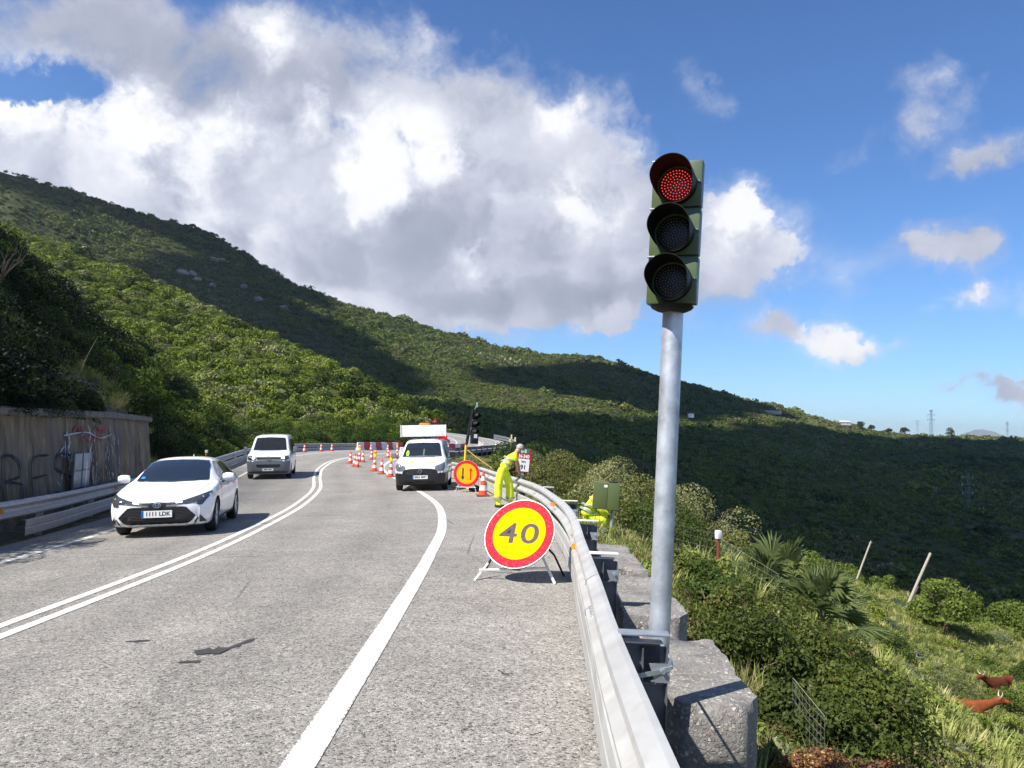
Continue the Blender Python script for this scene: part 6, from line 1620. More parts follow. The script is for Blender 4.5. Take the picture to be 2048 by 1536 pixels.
for a, c, sag in ((t1, t2, .5), (t1, Vector((14,52,-4.6)), .4)):
    mb.tube([a.lerp(c, k/10)-Vector((0,0,sag*4*(k/10)*(1-k/10))) for k in range(11)], .012, 4)
mb.build('overhead_wire', BLACKP, None, label='thin wire sagging between the two leaning wooden poles', cat='wire')
def meshfence(label, A, B_, h, step=.15, posts=()):
    t = thing('wire_fence', label, 'fence'); A = Vector(A); B_ = Vector(B_); d = B_-A; L = d.length; mb = MB()
    for k in range(int(h/step)+1): mb.tube([A+Vector((0,0,k*step)), A.lerp(B_,.5)+Vector((0,0,k*step-.03)), B_+Vector((0,0,k*step))], .0016, 4)
    n = int(L/step); 
    for k in range(n+1): p = A+d*k/n; mb.tube([p, p+Vector((0,0,h))], .0013, 4)
    mb.build('wire_mesh', WIREM, t); mb = MB(); mb.tube([A+Vector((0,0,h)), B_+Vector((0,0,h))], .0022, 5); mb.build('top_wire', mat('rail_wood', (.30,.29,.20), .7), t)
    return t
ft = meshfence('sagging square-mesh wire fence running down to the fan palms, with a red post', (3.97,14,-.90), (4.7,12.9,-1.35), .70)
for A_, B_2 in (((3.97,14,-.85),(2.3,15.9,-.65)),):
    A_ = Vector(A_); B_2 = Vector(B_2); mb = MB(); d = B_2-A_
    for k in range(6): mb.tube([A_+Vector((0,0,k*.14)), B_2+Vector((0,0,k*.14))], .0016, 4)
    for k in range(17): p = A_+d*k/16; mb.tube([p, p+Vector((0,0,.72))], .0014, 4)
    mb.build('wire_mesh', WIREM, ft)
mb = MB(); mb.tube([(3.97,14,-1.2),(3.96,14,-.22)], .028, 8); mb.build('post', mat('rust_red_post', (.22,.04,.03), .7), ft)
mb = MB(); mb.box((3.96,14,-.15), (.10,.10,.16), R(20)); bevel(mb.build('post_cap', WHITE, ft), .02)
meshfence('bent square-mesh wire fence panel half buried in the bramble, bottom right', (2.50,6.5,-.90), (2.50,5.85,-.98), .52, .07)

# ------------------------------------------------------------------ fan palms
FR = leaf_mat('palm_frond', [(.10,.14,.05),(.15,.19,.07),(.20,.23,.10)], patch=1, trans=.25, leafvar=.2)
def frond(mb, base, d, L, rng_, droop=.35):
    d = Vector(d).normalized(); st = Vector(base); tip = st+d*L*.55; side = d.cross(Vector((0,0,1))).normalized(); u_ = side.cross(d)
    mb.tube([st, st.lerp(tip, .5)+Vector((0,0,.02)), tip], [.010,.008,.006], 4)
    n = 20
    for k in range(n):
        a = (k/(n-1)-.5)*2*1.75; l = L*.55*rng_.uniform(.85, 1.08)*(1-.12*abs(a)/1.75)
        dd = (d*math.cos(a)+side*math.sin(a)+u_*rng_.uniform(-.05,.12)).normalized(); w = dd.cross(u_).normalized()*L*.022
        m1 = tip+dd*l*.55; e1 = tip+dd*l+Vector((0,0,-l*droop*rng_.uniform(.2,.7)))
        mb.add([tip, m1+w, e1, m1-w], [(0,1,2),(0,2,3)])
def palm(label, x, y, z, hs, L, nf, seed):
    t = thing('fan_palm', label, 'palm', (x, y, z)); r_ = random.Random(seed)
    mb = MB(); mb.tube([(0,0,-.5),(.02,0,hs*.5),(0,.02,hs)], [.10,.085,.07], 10); mb.build('trunk', mat('palm_trunk', (.16,.09,.05), .9, bump=.6, bscale=25), t, smooth=True)
    for k in range(nf):
        a = 2*math.pi*(k*.618); e = math.radians(r_.uniform(-15, 80)); mb = MB()
        frond(mb, (0,0,hs), (math.cos(a)*math.cos(e), math.sin(a)*math.cos(e), math.sin(e)), L*r_.uniform(.8, 1.1), r_); mb.build('frond', FR, t)
    return t
palm('fan palm with upright fronds, highest behind the bushes', 5.35, 14.9, -1.75, .45, 1.15, 16, 1)
palm('fan palm with drooping fronds and a bare brown trunk, lowest and nearest', 5.75, 13.6, -2.3, .72, 1.05, 17, 2)
palm('fan palm on the left of the clump beside the wire fence', 4.75, 14.2, -1.75, .30, .95, 12, 3)
palm('fan palm leaning right of the clump over the pasture', 6.2, 14.7, -2.1, .55, 1.0, 13, 4)

# ------------------------------------------------------------------ shrubs and trees one can tell apart
BARK = mat('bark', (.11,.085,.06), .9, var=.3, bump=.5, bscale=30)
def lm(n, *cols, **k): return leaf_mat(n, list(cols), patch=1.2, **k)
L_OLIVE = lm('olive_leaf', (.085,.10,.028),(.145,.155,.048),(.21,.21,.075)); L_PALE = lm('pale_leaf', (.14,.155,.06),(.22,.23,.10),(.30,.30,.15)); L_GREEN = lm('fresh_leaf', (.040,.065,.014),(.070,.105,.022),(.11,.145,.035))
L_GLOSS = lm('lentisk_leaf', (.038,.055,.012),(.085,.11,.022),(.15,.17,.04), trans=.28, rough=.55); L_YG = lm('yellowgreen_leaf', (.10,.14,.025),(.14,.19,.035),(.18,.22,.05)); L_BR = lm('bramble_leaf', (.09,.10,.035),(.17,.12,.06),(.24,.10,.055))
L_RED = mat('red_leaf', (.24,.055,.035), .7, var=.4, vscale=20); L_ORG = mat('orange_leaf', (.38,.20,.06), .7, var=.4, vscale=20); L_YFL = mat('yellow_flower', (.80,.62,.02), .6, var=.1); L_PINK = mat('pink_flower', (.55,.35,.38), .6, var=.15)
def shrub(label, x, y, z, r, h, m, n=2600, lumps=12, leaf=.05, group=None, name='shrub', lr=(.26,.46), flowers=0, fm=None, stems=5, asp=.55, fill=.3):
    t = thing(name, label, 'tree' if 'tree' in name else 'bush', (x, y, z), rnd.uniform(0, 6), group)
    P, d = crown_points(n, lumps, r, h, lr, 0, fill); mi = (rng.random(n) < flowers*np.clip(P[:, 2]/h+.2, 0, 1.2)).astype(int) if flowers else None
    me = leaf_mesh('foliage', P, d, leaf*rng.uniform(.55, 1.35, n), [m]+([fm] if fm else []), mi, asp); obj('foliage', me, t)
    mb = MB()
    for k in range(stems):
        a = rnd.uniform(0, 6.28); e = Vector((math.cos(a)*r*rnd.uniform(.2,.6), math.sin(a)*r*rnd.uniform(.2,.6), h*rnd.uniform(.35,.62)))
        mb.tube([Vector((0,0,-.25)), e*.45+Vector((0,0,.05)), e], [.03*max(r,.5), .02*max(r,.5), .006], 5)
    mb.build('stem', BARK, t, smooth=True); return t
def S_(label, x, y, top, r, m, **k):
    g_ = tz(x, y); h = top-g_; shrub(label, x, y, g_, r, h, m, **k)
# thicket behind the km sign and the cabinet
S_('round bright green bush poking above the thicket, farthest behind the kilometre sign', 2.3, 45, 2.15, 2.6, L_GREEN, n=5000, lumps=16, leaf=.075)
S_('dark green bush left of the round bright one beside the far rail end', -.1, 40, 1.1, 1.8, L_GREEN, n=3500, leaf=.07)
S_('brownish grey bush just behind the kilometre sign', 1.75, 30.5, 1.60, 2.1, L_OLIVE, n=6000, lumps=16, leaf=.048, flowers=.4, fm=L_BR)
S_('tall pale willow-like bush at the highest point of the thicket', 3.3, 26.5, 1.70, 1.5, L_PALE, n=6000, lumps=14, leaf=.045, asp=.3)
S_('olive bush filling the thicket right behind the kilometre sign', 1.95, 24.5, 1.25, 1.6, L_OLIVE, n=7000, lumps=16, leaf=.038)
S_('pale olive bush left of the cabinet, in front of the willow-like bush', 2.8, 21.5, .95, 1.5, L_PALE, n=6500, lumps=16, leaf=.036)
S_('olive bush between the willow-like bush and the galvanised pole', 4.4, 24, 1.15, 1.6, L_OLIVE, n=6500, lumps=14, leaf=.040)
S_('dark glossy bush wrapped around the crouching worker, left of the cabinet', 1.8, 18.2, .25, .9, L_GLOSS, n=4200, lumps=10, leaf=.032)
S_('dark glossy bush directly behind the cabinet', 2.7, 17.4, .60, 1.1, L_GLOSS, n=5200, lumps=12, leaf=.032)
S_('leafy bush right of the cabinet, below the pale bushes', 3.5, 16.8, .45, 1.15, L_GREEN, n=5200, lumps=12, leaf=.032)
S_('low leafy bush at the foot of the cabinet post', 2.65, 13.9, -.48, .55, L_GREEN, n=2600, lumps=9, leaf=.03)
S_('low glossy bush between the cabinet post and the galvanised pole', 3.15, 13.2, -.45, .65, L_GLOSS, n=3200, lumps=10, leaf=.03)
S_('green bush directly behind the galvanised pole', 3.1, 11.2, -.35, .75, L_GREEN, n=4200, lumps=11, leaf=.028)
S_('big round pale grey-green bush right of the galvanised pole', 6.75, 25.5, .75, 2.0, L_PALE, n=9000, lumps=20, leaf=.040)
S_('pale bush tucked left behind the big round pale one', 5.5, 26.5, .70, 1.6, L_PALE, n=6000, lumps=14, leaf=.042)
S_('dark shaded bush at the lower right of the big round pale bush', 7.6, 24.2, -.8, 1.1, L_OLIVE, n=4500, lumps=12, leaf=.04)
S_('dark green bush between the galvanised pole and the wire fence post', 4.4, 18.2, .15, 1.2, L_GLOSS, n=5500, lumps=13, leaf=.033)
S_('leafy bush left of the red fence post', 3.35, 12.6, -.38, .6, L_GREEN, n=3200, lumps=9, leaf=.028)
# glossy thicket beyond the blocks
for i, (x, y, top, r, m, lab) in enumerate([
 (2.75,9.6,-.42,.85,L_GLOSS,'glossy dark bush behind the farther concrete block'),
 (2.55,7.9,-.52,.75,L_GLOSS,'glossy bush growing over the broken end of the second block'),
 (3.5,9.0,-.62,.95,L_GLOSS,'brown-tinged glossy bush in front of the fan palms'),
 (2.75,6.6,-.58,.70,L_GLOSS,'glossy bush right of the second block, above the big block'),
 (3.45,7.5,-.80,.85,L_GLOSS,'middle one of the glossy bushes between the blocks and the pasture'),
 (4.15,10.1,-1.0,.85,L_GLOSS,'glossy bush below the lowest fan palm'),
 (3.75,8.5,-1.15,.7,L_GLOSS,'dark glossy bush on the pasture side of the thicket'),
 (2.62,6.7,-.98,.5,L_GLOSS,'glossy bush nearest the outer corner of the big concrete block'),
 (3.05,7.2,-.98,.58,L_GLOSS,'glossy bush above the buried wire fence panel')]):
    S_(lab, x, y, top+.46, r*1.12, m, n=12000, lumps=20, leaf=.025, flowers=.10 if i in (2,0) else .02, fm=L_BR, lr=(.22,.40), asp=.5)
S_('yellow-flowered bush at the pasture edge of the thicket, upper one', 4.2, 8.7, -.75, .5, L_OLIVE, n=5600, lumps=12, leaf=.022, flowers=.22, fm=L_YFL)
S_('yellow-flowered bush above the reddish bramble, lower one', 3.45, 7.2, -.85, .46, L_OLIVE, n=5600, lumps=12, leaf=.021, flowers=.22, fm=L_YFL)
S_('reddish bramble with orange leaves at the bottom of the picture', 2.15, 5.05, -.34, .42, L_BR, n=9000, lumps=22, leaf=.0125, flowers=.20, fm=L_ORG)
S_('reddish bramble right of the buried fence panel', 2.72, 5.55, -.38, .46, L_BR, n=7000, lumps=14, leaf=.019, flowers=.30, fm=L_RED)
S_('straggling red-leaved bramble below the buried fence panel', 2.42, 5.35, -.40, .40, L_BR, n=8000, lumps=20, leaf=.012, flowers=.22, fm=L_RED)
S_('sparse brown bramble at the foot of the yellow-flowered bushes', 3.1, 6.1, -.80, .45, L_BR, n=8000, lumps=20, leaf=.013, flowers=.12, fm=L_ORG)
S_('low green bramble beside the dark end of the big concrete block', 1.85, 4.55, -.48, .30, L_GREEN, n=3800, lumps=9, leaf=.018, flowers=.1, fm=L_ORG)
S_('dull bramble with red leaf tips at the bottom right of the thicket', 2.55, 4.75, -.48, .42, L_BR, n=5000, lumps=10, leaf=.017, flowers=.25, fm=L_ORG)
S_('thin brown bramble spreading to the pasture, lowest', 3.25, 5.5, -.75, .5, L_BR, n=9000, lumps=22, leaf=.0125, flowers=.20, fm=L_RED)
# pasture trees and bushes
def tree(label, x, y, top, r, m, tr=.14, clear=.3, **k):
    g_ = tz(x, y); H = top-g_; t = thing('round_tree', label, 'tree', (x, y, g_))
    n = k.get('n', 6000); P, d = crown_points(n, k.get('lumps', 18), r, H*(1-clear), (.26,.42), H*clear, .3); c_ = np.array([0,0,H*(1-clear)*.25+H*clear])
    low = rng.random(n) < .28; P[low, 2] = H*clear+(H*clear-P[low, 2])*.18+.1*H
    obj('crown', leaf_mesh('crown', P, d, k.get('leaf', .08)*rng.uniform(.55, 1.35, n), m), t); mb = MB()
    mb.tube([(0,0,-.3),(.05,0,H*clear*.6),(.0,.05,H*.6)], [tr, tr*.8, tr*.3], 10)
    for q in range(6):
        a = q*1.05; mb.tube([(.03,0,H*clear*.7), (math.cos(a)*r*.35, math.sin(a)*r*.35, H*.5), (math.cos(a)*r*.65, math.sin(a)*r*.65, H*.68)], [tr*.5, tr*.3, .02], 6)
    mb.build('trunk', BARK, t, smooth=True); return t
tree('round bright green tree standing alone in the pasture', 27.0, 46, -5.4, 2.25, L_YG, n=9000, leaf=.085, clear=.22)
tree('flat-topped green tree at the right edge of the pasture', 35.5, 52, -9.3, 2.6, L_YG, n=7000, leaf=.09, clear=.3)
S_('rounded yellow green bush below the thin pole, widest of its row', 26.8, 59, -7.0, 1.9, L_YG, n=5000, lumps=14, leaf=.08)
S_('grey brown bush behind the thin leaning pole', 25.5, 60.5, -5.7, 1.7, L_PALE, n=4500, lumps=14, leaf=.07, flowers=.4, fm=L_BR)
S_('pale green bush at the end of the row right of the thin pole', 29.5, 58.5, -7.9, 1.3, L_YG, n=3000, lumps=10, leaf=.08)
S_('green bush behind the fan palms on the pasture edge', 18.6, 48, -5.1, 2.0, L_YG, n=5500, lumps=14, leaf=.075)
S_('second green bush on the pasture edge, right of the palms', 20.8, 50, -6.0, 1.6, L_GREEN, n=4500, lumps=12, leaf=.075)
S_('bright yellow green bush at the right edge beside the darker cow', 25.6, 35.5, -9.6, 1.9, L_YG, n=6000, lumps=16, leaf=.06)
S_('small leafy bush hiding the legs of the darker cow', 23.85, 36.3, -9.3, 1.15, L_YG, n=3000, lumps=10, leaf=.05)
S_('yellow green bush at the lower right below the nearer cow', 22.0, 28.3, -10.2, 1.4, L_YG, n=5000, lumps=14, leaf=.055)
S_('dark green bush in front of the nearer cow', 19.3, 30.3, -10.6, 1.3, L_GREEN, n=5000, lumps=14, leaf=.05)
S_('dark bush on the shaded hollow right of the round tree', 28.8, 41, -9.9, 1.7, L_GREEN, n=5000, lumps=14, leaf=.065)
S_('small dark bush left of the round tree in the middle of the pasture', 19.5, 38, -7.6, 1.2, L_GREEN, n=3600, lumps=12, leaf=.06)
S_('grey-green dry bush in the middle of the pasture', 21.5, 36.2, -9.1, 1.5, L_PALE, n=4500, lumps=14, leaf=.05, asp=.3)
# shrubs and dry stems on the bank above the wall
S_('bright topped spurge bush on the bank at the left edge', -15.0, 20.0, 4.7, 1.0, L_GREEN, n=4200, lumps=12, leaf=.04)
S_('sunlit yellow green bush on the bank above the wall', -14.4, 21.2, 3.7, .75, L_YG, n=3200, lumps=10, leaf=.035, flowers=.05, fm=L_YFL)
S_('grey-green bush on the wall bank next to the pink flowers', -13.6, 21.5, 3.15, .7, L_PALE, n=3000, lumps=10, leaf=.032)
S_('bush dotted with pink flowers above the wall', -12.75, 21.3, 2.7, .6, L_OLIVE, n=3000, lumps=10, leaf=.03, flowers=.18, fm=L_PINK)
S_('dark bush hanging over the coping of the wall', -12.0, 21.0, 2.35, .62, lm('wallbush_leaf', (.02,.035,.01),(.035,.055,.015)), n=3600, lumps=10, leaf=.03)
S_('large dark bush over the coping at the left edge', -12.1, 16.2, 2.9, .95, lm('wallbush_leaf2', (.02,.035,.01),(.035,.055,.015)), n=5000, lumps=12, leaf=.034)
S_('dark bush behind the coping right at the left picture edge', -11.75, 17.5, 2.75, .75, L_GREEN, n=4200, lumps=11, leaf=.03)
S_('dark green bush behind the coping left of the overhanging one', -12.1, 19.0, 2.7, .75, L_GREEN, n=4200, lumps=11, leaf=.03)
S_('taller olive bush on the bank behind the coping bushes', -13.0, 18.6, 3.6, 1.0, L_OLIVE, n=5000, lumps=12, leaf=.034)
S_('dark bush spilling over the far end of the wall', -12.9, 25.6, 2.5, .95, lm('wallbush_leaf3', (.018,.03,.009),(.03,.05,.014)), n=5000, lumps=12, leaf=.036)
S_('soft grey-green broom bush behind the bare patch above the wall', -15.8, 27.5, 3.9, 1.3, L_PALE, n=5000, lumps=12, leaf=.04, asp=.25)
t = thing('dead_branch', 'bare dead branches sticking up at the left edge of the bank', 'branches', (-14.9, 21.0, tz(-14.9, 21.0)+.9)); mb = MB()
for k in range(16):
    a = rnd.uniform(-.4, 3.5); q = [Vector((0,0,0))]; d = Vector((math.cos(a)*.6, math.sin(a)*.6, rnd.uniform(.8, 1.6))).normalized()
    for j in range(5): q.append(q[-1]+d*.32); d = (d+Vector((rnd.uniform(-.3,.3), rnd.uniform(-.3,.3), rnd.uniform(-.3,.15)))).normalized()
    mb.tube([Vector((0,0,-.9))]+q[1:], [.02,.015,.012,.009,.006,.003], 4)
mb.build('twigs', mat('dead_wood', (.24,.16,.11), .9), t)
t = thing('dry_stalk', 'single bare leaning stalk above the wall bank', 'stalk', (-13.3, 22.6, tz(-13.3,22.6))); mb = MB(); mb.tube([(0,0,0),(.25,0,.7),(.55,0,1.35)], [.015,.012,.005], 5); mb.build('stem', mat('dry_stem', (.30,.25,.16), .9), t)

# ------------------------------------------------------------------ grass and herbs
def tuft_mesh(name, n, h, spread, m, w=.008):
    V = []; F = []
    for k in range(n):
        a = rng.uniform(0, 6.28); r_ = spread*rng.random()**.5; b0 = np.array([math.cos(a)*r_, math.sin(a)*r_, 0]); ln = h*rng.uniform(.5, 1.15); d = np.array([math.cos(a)*rng.uniform(.1,.7), math.sin(a)*rng.uniform(.1,.7), 1]); d /= np.linalg.norm(d)
        s_ = np.array([-math.sin(a+rng.uniform(-1,1)), math.cos(a+rng.uniform(-1,1)), 0])*w; md_ = b0+d*ln*.6; tp_ = b0+d*ln+np.array([d[0], d[1], -.3])*ln*.25; i = len(V)
        V += [b0-s_, b0+s_, md_+s_*.7, md_-s_*.7, tp_]; F += [(i,i+1,i+2,i+3),(i+3,i+2,i+4)]
    me = bpy.data.meshes.new(name); me.from_pydata([tuple(v) for v in V], [], F); me.materials.append(m); return me
G_GR = leaf_mat('grass_blade', [(.14,.18,.05),(.23,.27,.075),(.32,.32,.11),(.44,.38,.20)], patch=.35, trans=.3)
G_HERB = leaf_mat('herb_leaf', [(.10,.14,.035),(.17,.21,.05),(.25,.28,.065),(.20,.22,.14)], patch=.2, trans=.25)
G_BR = leaf_mat('weed_leaf', [(.06,.07,.022),(.10,.10,.03),(.13,.09,.035)], patch=.3, trans=.25)
G_SAGE = leaf_mat('sage_leaf', [(.06,.085,.05),(.09,.12,.07),(.13,.16,.10)], patch=.2, trans=.2)
G_STRAW = leaf_mat('straw_blade', [(.30,.24,.13),(.42,.34,.19),(.20,.18,.08)], patch=1, trans=.3)
K_GR = kinds('pasture_tuft', [tuft_mesh('pasture_tuft', 46, .26, .22, G_GR, .011), tuft_mesh('pasture_tuft', 60, .18, .26, G_GR, .010), tuft_mesh('pasture_tuft', 36, .34, .16, G_GR, .012),
   bush_mesh('pasture_herb', 420, 6, G_HERB, .034, r=.30, h=.20), bush_mesh('pasture_herb', 420, 5, G_HERB, .03, r=.26, h=.22)])
def inview(X, Y, m=.06): 
    u = X/np.maximum(Y, .5); return (u > -.72-m) & (u < .72+m)
Q = []
for _ in range(26000):
    y = rng.uniform(4.5, 72); x = rng.uniform(3.2, .75*y+1.5) if .75*y+1.5 > 3.2 else None
    if x is None: continue
    if rng.random() > min(1, (22/y)**1.0*(1 if y > 10 else .7)) and rng.random() < .45: continue
    Q.append((x, y))
Q = np.array(Q); NEARQ = (Q[:,1] < 17) & (Q[:,0] < 9); kp = vnoise(Q[:,0], Q[:,1], 3.1)+.5*vnoise(Q[:,0], Q[:,1], 1.1) > -.28; Q = Q[kp]
edge_ = np.interp(Q[:,1], [0,20,40,60,75], [2.6,4.0,4.5,6,8]); Q = Q[Q[:,0] > edge_]
NEARQ = (Q[:,1] < 13) & (Q[:,0] < 8); QN = Q[NEARQ]; Q = Q[~NEARQ]
QN = np.vstack([QN, np.c_[rng.uniform(1.7, 5.5, 1500), rng.uniform(2.4, 12, 1500)]]); QN = QN[QN[:,0] > 1.62+.05*QN[:,1]]
K_NR = kinds('slope_tuft', [tuft_mesh('slope_tuft', 60, .20, .16, G_GR, .0035), bush_mesh('slope_herb', 1300, 8, G_HERB, .017, r=.24, h=.26), bush_mesh('slope_herb', 1300, 7, G_BR, .015, r=.26, h=.3), tuft_mesh('slope_tuft', 40, .3, .1, G_STRAW, .0025)])
scatter('slope_weeds', np.c_[QN, terrain(QN[:,0], QN[:,1])-.02], rng.uniform(.6, 1.25, len(QN)), K_NR, 4, 'fine mixed weeds and grass on the steep slope beyond the concrete blocks')
zt_ = terrain(Q[:,0], Q[:,1]); scatter('pasture_grass', np.c_[Q, zt_-.02], rng.uniform(.7, 1.7, len(Q)), K_GR, 5, 'tufted green grass and low herbs covering the sloping pasture', hvar=.35)
Q2 = Q[rng.random(len(Q)) < .028]; K_H = kinds('pasture_bushlet', [bush_mesh('pasture_bushlet', 1600, 8, G_HERB, .035, r=.7, h=.42), bush_mesh('pasture_bushlet', 1600, 10, G_SAGE, .033, r=.8, h=.42), bush_mesh('pasture_bushlet', 1500, 6, G_SCRUB, .035, r=.6, h=.5)])
Q2 = Q2[~((Q2[:,1] < 18) & (Q2[:,0] < 10))]
scatter('pasture_herbs', np.c_[Q2, terrain(Q2[:,0], Q2[:,1])-.05], rng.uniform(.5, 1.35, len(Q2)), K_H, 3, 'low grey-green and yellow-green herb clumps dotted over the pasture', hvar=.3)
# verge grass between rail, blocks and bushes, and on the inside of the bend
pts = []
for _ in range(5200):
    y = rng.uniform(2, 100)**1.0; xr = np.interp(y, _Pr[:,1], _Pr[:,0]) if y < 66 else np.interp(y, RPV[:SUB*17,1], RPV[:SUB*17,0])+.7
    w_ = 1.6 if y < 22 else 5.5; pts.append((xr+.25+rng.random()**1.3*w_, y))
pts = np.array(pts); K_V = kinds('verge_tuft', [tuft_mesh('verge_tuft', 40, .22, .16, G_STRAW, .007), tuft_mesh('verge_tuft', 50, .22, .2, G_GR, .008), bush_mesh('verge_herb', 500, 5, G_HERB, .022, r=.22, h=.2), tuft_mesh('verge_tuft', 30, .34, .1, G_GR, .008)])
scatter('verge_grass', np.c_[pts, terrain(pts[:,0], pts[:,1])-.02], rng.uniform(.6, 1.3, len(pts)), K_V, 4, 'dry straw and green weeds on the verge behind the guardrail')
Q = np.c_[rng.uniform(-19, -12.3, 1400), rng.uniform(12, 30, 1400)]; Q = Q[Q[:,0] < np.interp(Q[:,1], *WALL_W)-.2]
scatter('bank_grass', np.c_[Q, terrain(Q[:,0], Q[:,1])-.02], rng.uniform(.7, 1.5, len(Q)), K_V, 4, 'dry grass on the bare patch of the bank above the wall')
# dry twigs on the asphalt
for k, (x, y, lab) in enumerate(((0.0,5.4,'curled dark twig lying on the shoulder asphalt, farthest of three'),(-.17,4.35,'short dark twig on the shoulder near the white edge line'),(.15,4.3,'small dark twig on the shoulder nearest the rail foot'))):
    mb = MB(); r_ = random.Random(k)
    for j in range(3 if k == 0 else 1):
        q = [Vector((r_.uniform(-.02,.02), r_.uniform(-.01,.01), .006))]; a = r_.uniform(0, 6)
        for _ in range(5): a += r_.uniform(-.9,.9); q.append(q[-1]+Vector((math.cos(a)*.016, math.sin(a)*.012, .001)))
        mb.tube(q, .0028, 5)
    mb.build('twig', mat('twig_dark', (.03,.025,.02), .9), None, loc=(x, y, zr(x, y)+.002), label=lab, cat='twig')

# ------------------------------------------------------------------ rocks on the mountain, pylons, farm, distant hill
ROCK = mat('pale_rock', (.26,.24,.21), .9, var=.2, vscale=.5, bump=.6, bscale=3)
def rock_mesh(seed):
    bm = bmesh.new(); bmesh.ops.create_icosphere(bm, subdivisions=3, radius=1)
    for v in bm.verts: v.co *= 1+.45*mn.noise(v.co*1.1+Vector((seed,0,0)))+.15*mn.noise(v.co*3+Vector((0,seed,0)))
    for v in bm.verts: v.co.z *= .75
    me = bpy.data.meshes.new('boulder'); bm.to_mesh(me); bm.free(); me.materials.append(ROCK); return me
RM = [rock_mesh(k*7.3) for k in range(4)]
def on_M(px, py):
    for Y in np.arange(150, 1500, 4.0):
        v = fw*1480+rt*(px-1024)-up*(py-768); X = v.x/v.y*Y; z = 1.65+v.z/v.y*Y
        if z < tz(X, Y)+1.5: return X, Y, tz(X, Y)
for k, (px, py, s_, lab) in enumerate([(372,551,5,'pale boulder at the left end of the rock band on the mountain'),(388,553,4.5,'pale boulder second from left in the mountain rock band'),(400,566,3.5,'slanting pale boulder below the pair in the mountain rock band'),
   (433,525,4.5,'pale boulder of the upper outcrop on the mountain, left one'),(447,527,4,'pale boulder of the upper outcrop on the mountain, right one'),(430,577,3,'low pale boulder in the dark scrub under the rock band'),(492,579,3.6,'lone pale boulder right of the rock band'),
   (520,603,4,'grey boulder further down the mountain shoulder'),(572,622,4,'lowest grey boulder on the mountain shoulder'),(176,506,3,'tiny pale boulder high on the left mountain slope')]):
    h = on_M(px, py)
    if h: obj('boulder', RM[k % 4], None, (h[0], h[1]-6, h[2]+2.6), (0,0,k), lab, 'boulder', 'pale boulders on the mountain').scale = (s_, s_, s_*.8)
STEEL = mat('pylon_steel', (.22,.235,.26), .6, .3)
def pylon(label, x, y, zb, H, wd, arms, dim=.4):
    t = thing('power_pylon', label, 'pylon', (x, y, zb)); mb = MB(); w0 = wd; w1 = wd*.35
    for sx_, sy_ in ((-1,-1),(1,-1),(1,1),(-1,1)): mb.tube([(sx_*w0/2, sy_*w0/2, 0), (sx_*w1/2, sy_*w1/2, H)], dim*.28, 4)
    n = 9
    for k in range(n):
        z0, z1 = H*k/n, H*(k+1)/n; a0 = w0+(w1-w0)*k/n; a1 = w0+(w1-w0)*(k+1)/n
        mb.tube([(-a0/2,-a0/2,z0),(a1/2,-a1/2,z1)], dim*.16, 3); mb.tube([(a0/2,-a0/2,z0),(-a1/2,-a1/2,z1)], dim*.16, 3)
    mb.build('mast', STEEL, t)
    for f_, L in arms:
        mb = MB(); mb.tube([(-L/2,0,H*f_),(L/2,0,H*f_)], dim*.3, 4); mb.tube([(-L/2,0,H*f_),(0,0,H*f_+L*.12)], dim*.16, 3); mb.tube([(L/2,0,H*f_),(0,0,H*f_+L*.12)], dim*.16, 3); mb.build('crossarm', STEEL, t)
        for sg in (-1, 1): mb = MB(); mb.tube([(sg*L/2,0,H*f_-dim*2.5),(sg*L/2,0,H*f_+dim*1.5)], dim*.45, 6); mb.build('insulator', WHITE if dim < .3 else STEEL, t)
    return t
pylon('lattice power pylon on the skyline right of the farm', 511, 900, 12, 33, 3.4, ((.98,3.5),(.82,8),(.64,9)), .5)
pylon('slim lattice pylon standing in the dark valley', 203.6, 330, -33, 22, 2.2, ((.97,4.4),(.82,5),(.66,4.4)), .22)
pylon('small faint pylon on the skyline left of the larger one', 824, 1500, 26, 26, 3.5, ((.95,8),(.72,11)), .5)
pylon('tall antenna mast on the skyline in front of the distant hill', 1006, 1500, 10, 46, 4, ((.9,5),(.6,4)), .9)
FH = thing('farm_building', 'low white farm building on the skyline at the foot of the mountain', 'building', (531, 1180, tz(531,1180)+4)); mb = MB(); mb.box((0,0,2), (18,10,5)); mb.build('wall', mat('farm_wall_white', (.5,.5,.48), .8), FH)
mb = MB(); mb.poly([(-10,-5.5,4.5),(10,-5.5,4.5),(8,0,6.5),(-8,0,6.5)], d=(0,0,.3)); mb.poly([(-10,5.5,4.5),(10,5.5,4.5),(8,0,6.5),(-8,0,6.5)], d=(0,0,.3)); mb.build('roof', mat('roof_pale', (.6,.5,.45), .8), FH)
mb = MB(); [mb.box((x,-5.05,2.4), (1.3,.15,1.3)) for x in (-7,-3,3,7)]; mb.build('window', BLACKP, FH)
FW = thing('farm_wall', 'long low pale wall of a terrace left of the farm building', 'wall', (348, 1000, tz(348,1000)+3)); mb = MB(); mb.box((0,0,1.5), (34,2,5)); mb.build('wall_face', mat('terrace_wall', (.42,.42,.40), .8), FW)
FHs = thing('far_shed', 'tiny pale shed in the dark scrub right of the galvanised pole', 'shed', (170, 700, tz(170,700)+1)); mb = MB(); mb.box((0,0,3), (5,4,4)); mb.build('wall', WHITE, FHs); mb = MB(); mb.box((0,0,5.2), (6,5,.5)); mb.build('roof', GREYP, FHs)
T_FAR = lm('skyline_leaf', (.05,.07,.03),(.07,.09,.04)) 
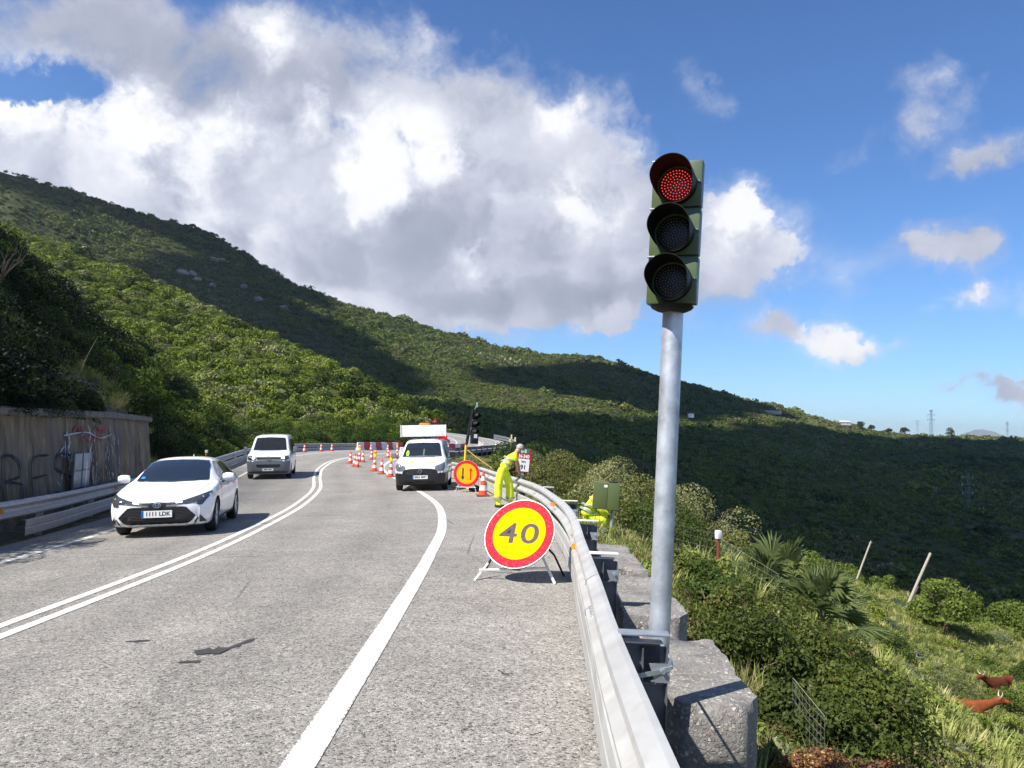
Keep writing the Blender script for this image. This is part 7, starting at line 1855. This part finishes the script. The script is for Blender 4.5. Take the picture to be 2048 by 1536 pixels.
for px, Y, z_, r_, lab in ((1778,1150,24,6,'lone mushroom-shaped tree on the skyline right of the farm'),(1725,1170,20,8,'dark tree on the skyline just right of the farm building'),(1812,1150,17,8,'rounded tree on the skyline between the lone tree and the pylon'),(1745,1170,18,6,'small tree between the farm tree and the lone mushroom-shaped tree'),
     (1905,1300,12,11,'broad dark tree on the skyline right of the pylon')):
    x = (px-1024)/1480*Y; g_ = tz(x, Y); t = thing('skyline_tree', lab, 'tree', (x, Y, g_))
    P, d = crown_points(900, 9, r_, r_*1.2, (.3,.5), r_*.7); obj('crown', leaf_mesh('crown', P, d, .8*rng.uniform(.6,1.3,900), T_FAR), t); mb = MB(); mb.tube([(0,0,-1),(0,0,r_*1.2)], r_*.1, 6); mb.build('trunk', BARK, t)
HILL = mat('hill_rock_haze_tint', (.13,.14,.15), .95, var=.15, vscale=.004)  # blue of distant air is tinted into the rock grey
gx = np.linspace(3550, 5400, 90); gy = np.linspace(5700, 6700, 30); V = []; 
for yv in gy:
    for xv in gx:
        t_ = (yv-5700)/1000; e = math.sin(math.pi*t_)**.8
        h = 62+28*math.exp(-((xv-4300)/420)**2)+55*math.exp(-((xv-3905)/95)**2)+85*math.exp(-((xv-3960)/38)**4)*.7+60*math.exp(-((xv-4900)/300)**2)+vnoise(np.array([xv]), np.array([yv]), 60)[0]*22
        h *= sstep(3550, 3750, xv)*e; V.append((xv, yv, h-30))
nx = len(gx); F = [(j*nx+i, j*nx+i+1, (j+1)*nx+i+1, (j+1)*nx+i) for j in range(len(gy)-1) for i in range(nx-1)]
me = bpy.data.meshes.new('distant_hill'); me.from_pydata(V, [], F); me.materials.append(HILL); me.polygons.foreach_set('use_smooth', [True]*len(me.polygons)); obj('distant_hill', me, kind='structure')
me = bpy.data.meshes.new('plain'); me.from_pydata([(-9000,2600,-40),(9000,2600,-40),(14000,14000,-40),(-14000,14000,-40)], [], [(0,1,2,3)]); me.materials.append(mat('far_plain', (.06,.08,.06), .9)); obj('plain', me, kind='structure')

# ------------------------------------------------------------------ thin air over the whole valley
hm = bpy.data.materials.new('haze_air'); hm.use_nodes = True; hn = hm.node_tree; hn.nodes.clear()
ho = hn.nodes.new('ShaderNodeOutputMaterial'); hv = hn.nodes.new('ShaderNodeVolumePrincipled')
hv.inputs['Color'].default_value = (.72, .85, 1.0, 1); hv.inputs['Density'].default_value = .00006; hv.inputs['Anisotropy'].default_value = .3
hn.links.new(hv.outputs[0], ho.inputs['Volume'])
hb = MB(); hb.box((0, 5300, 160), (30000, 19000, 460)); hb.build('haze', hm, None, kind='stuff')
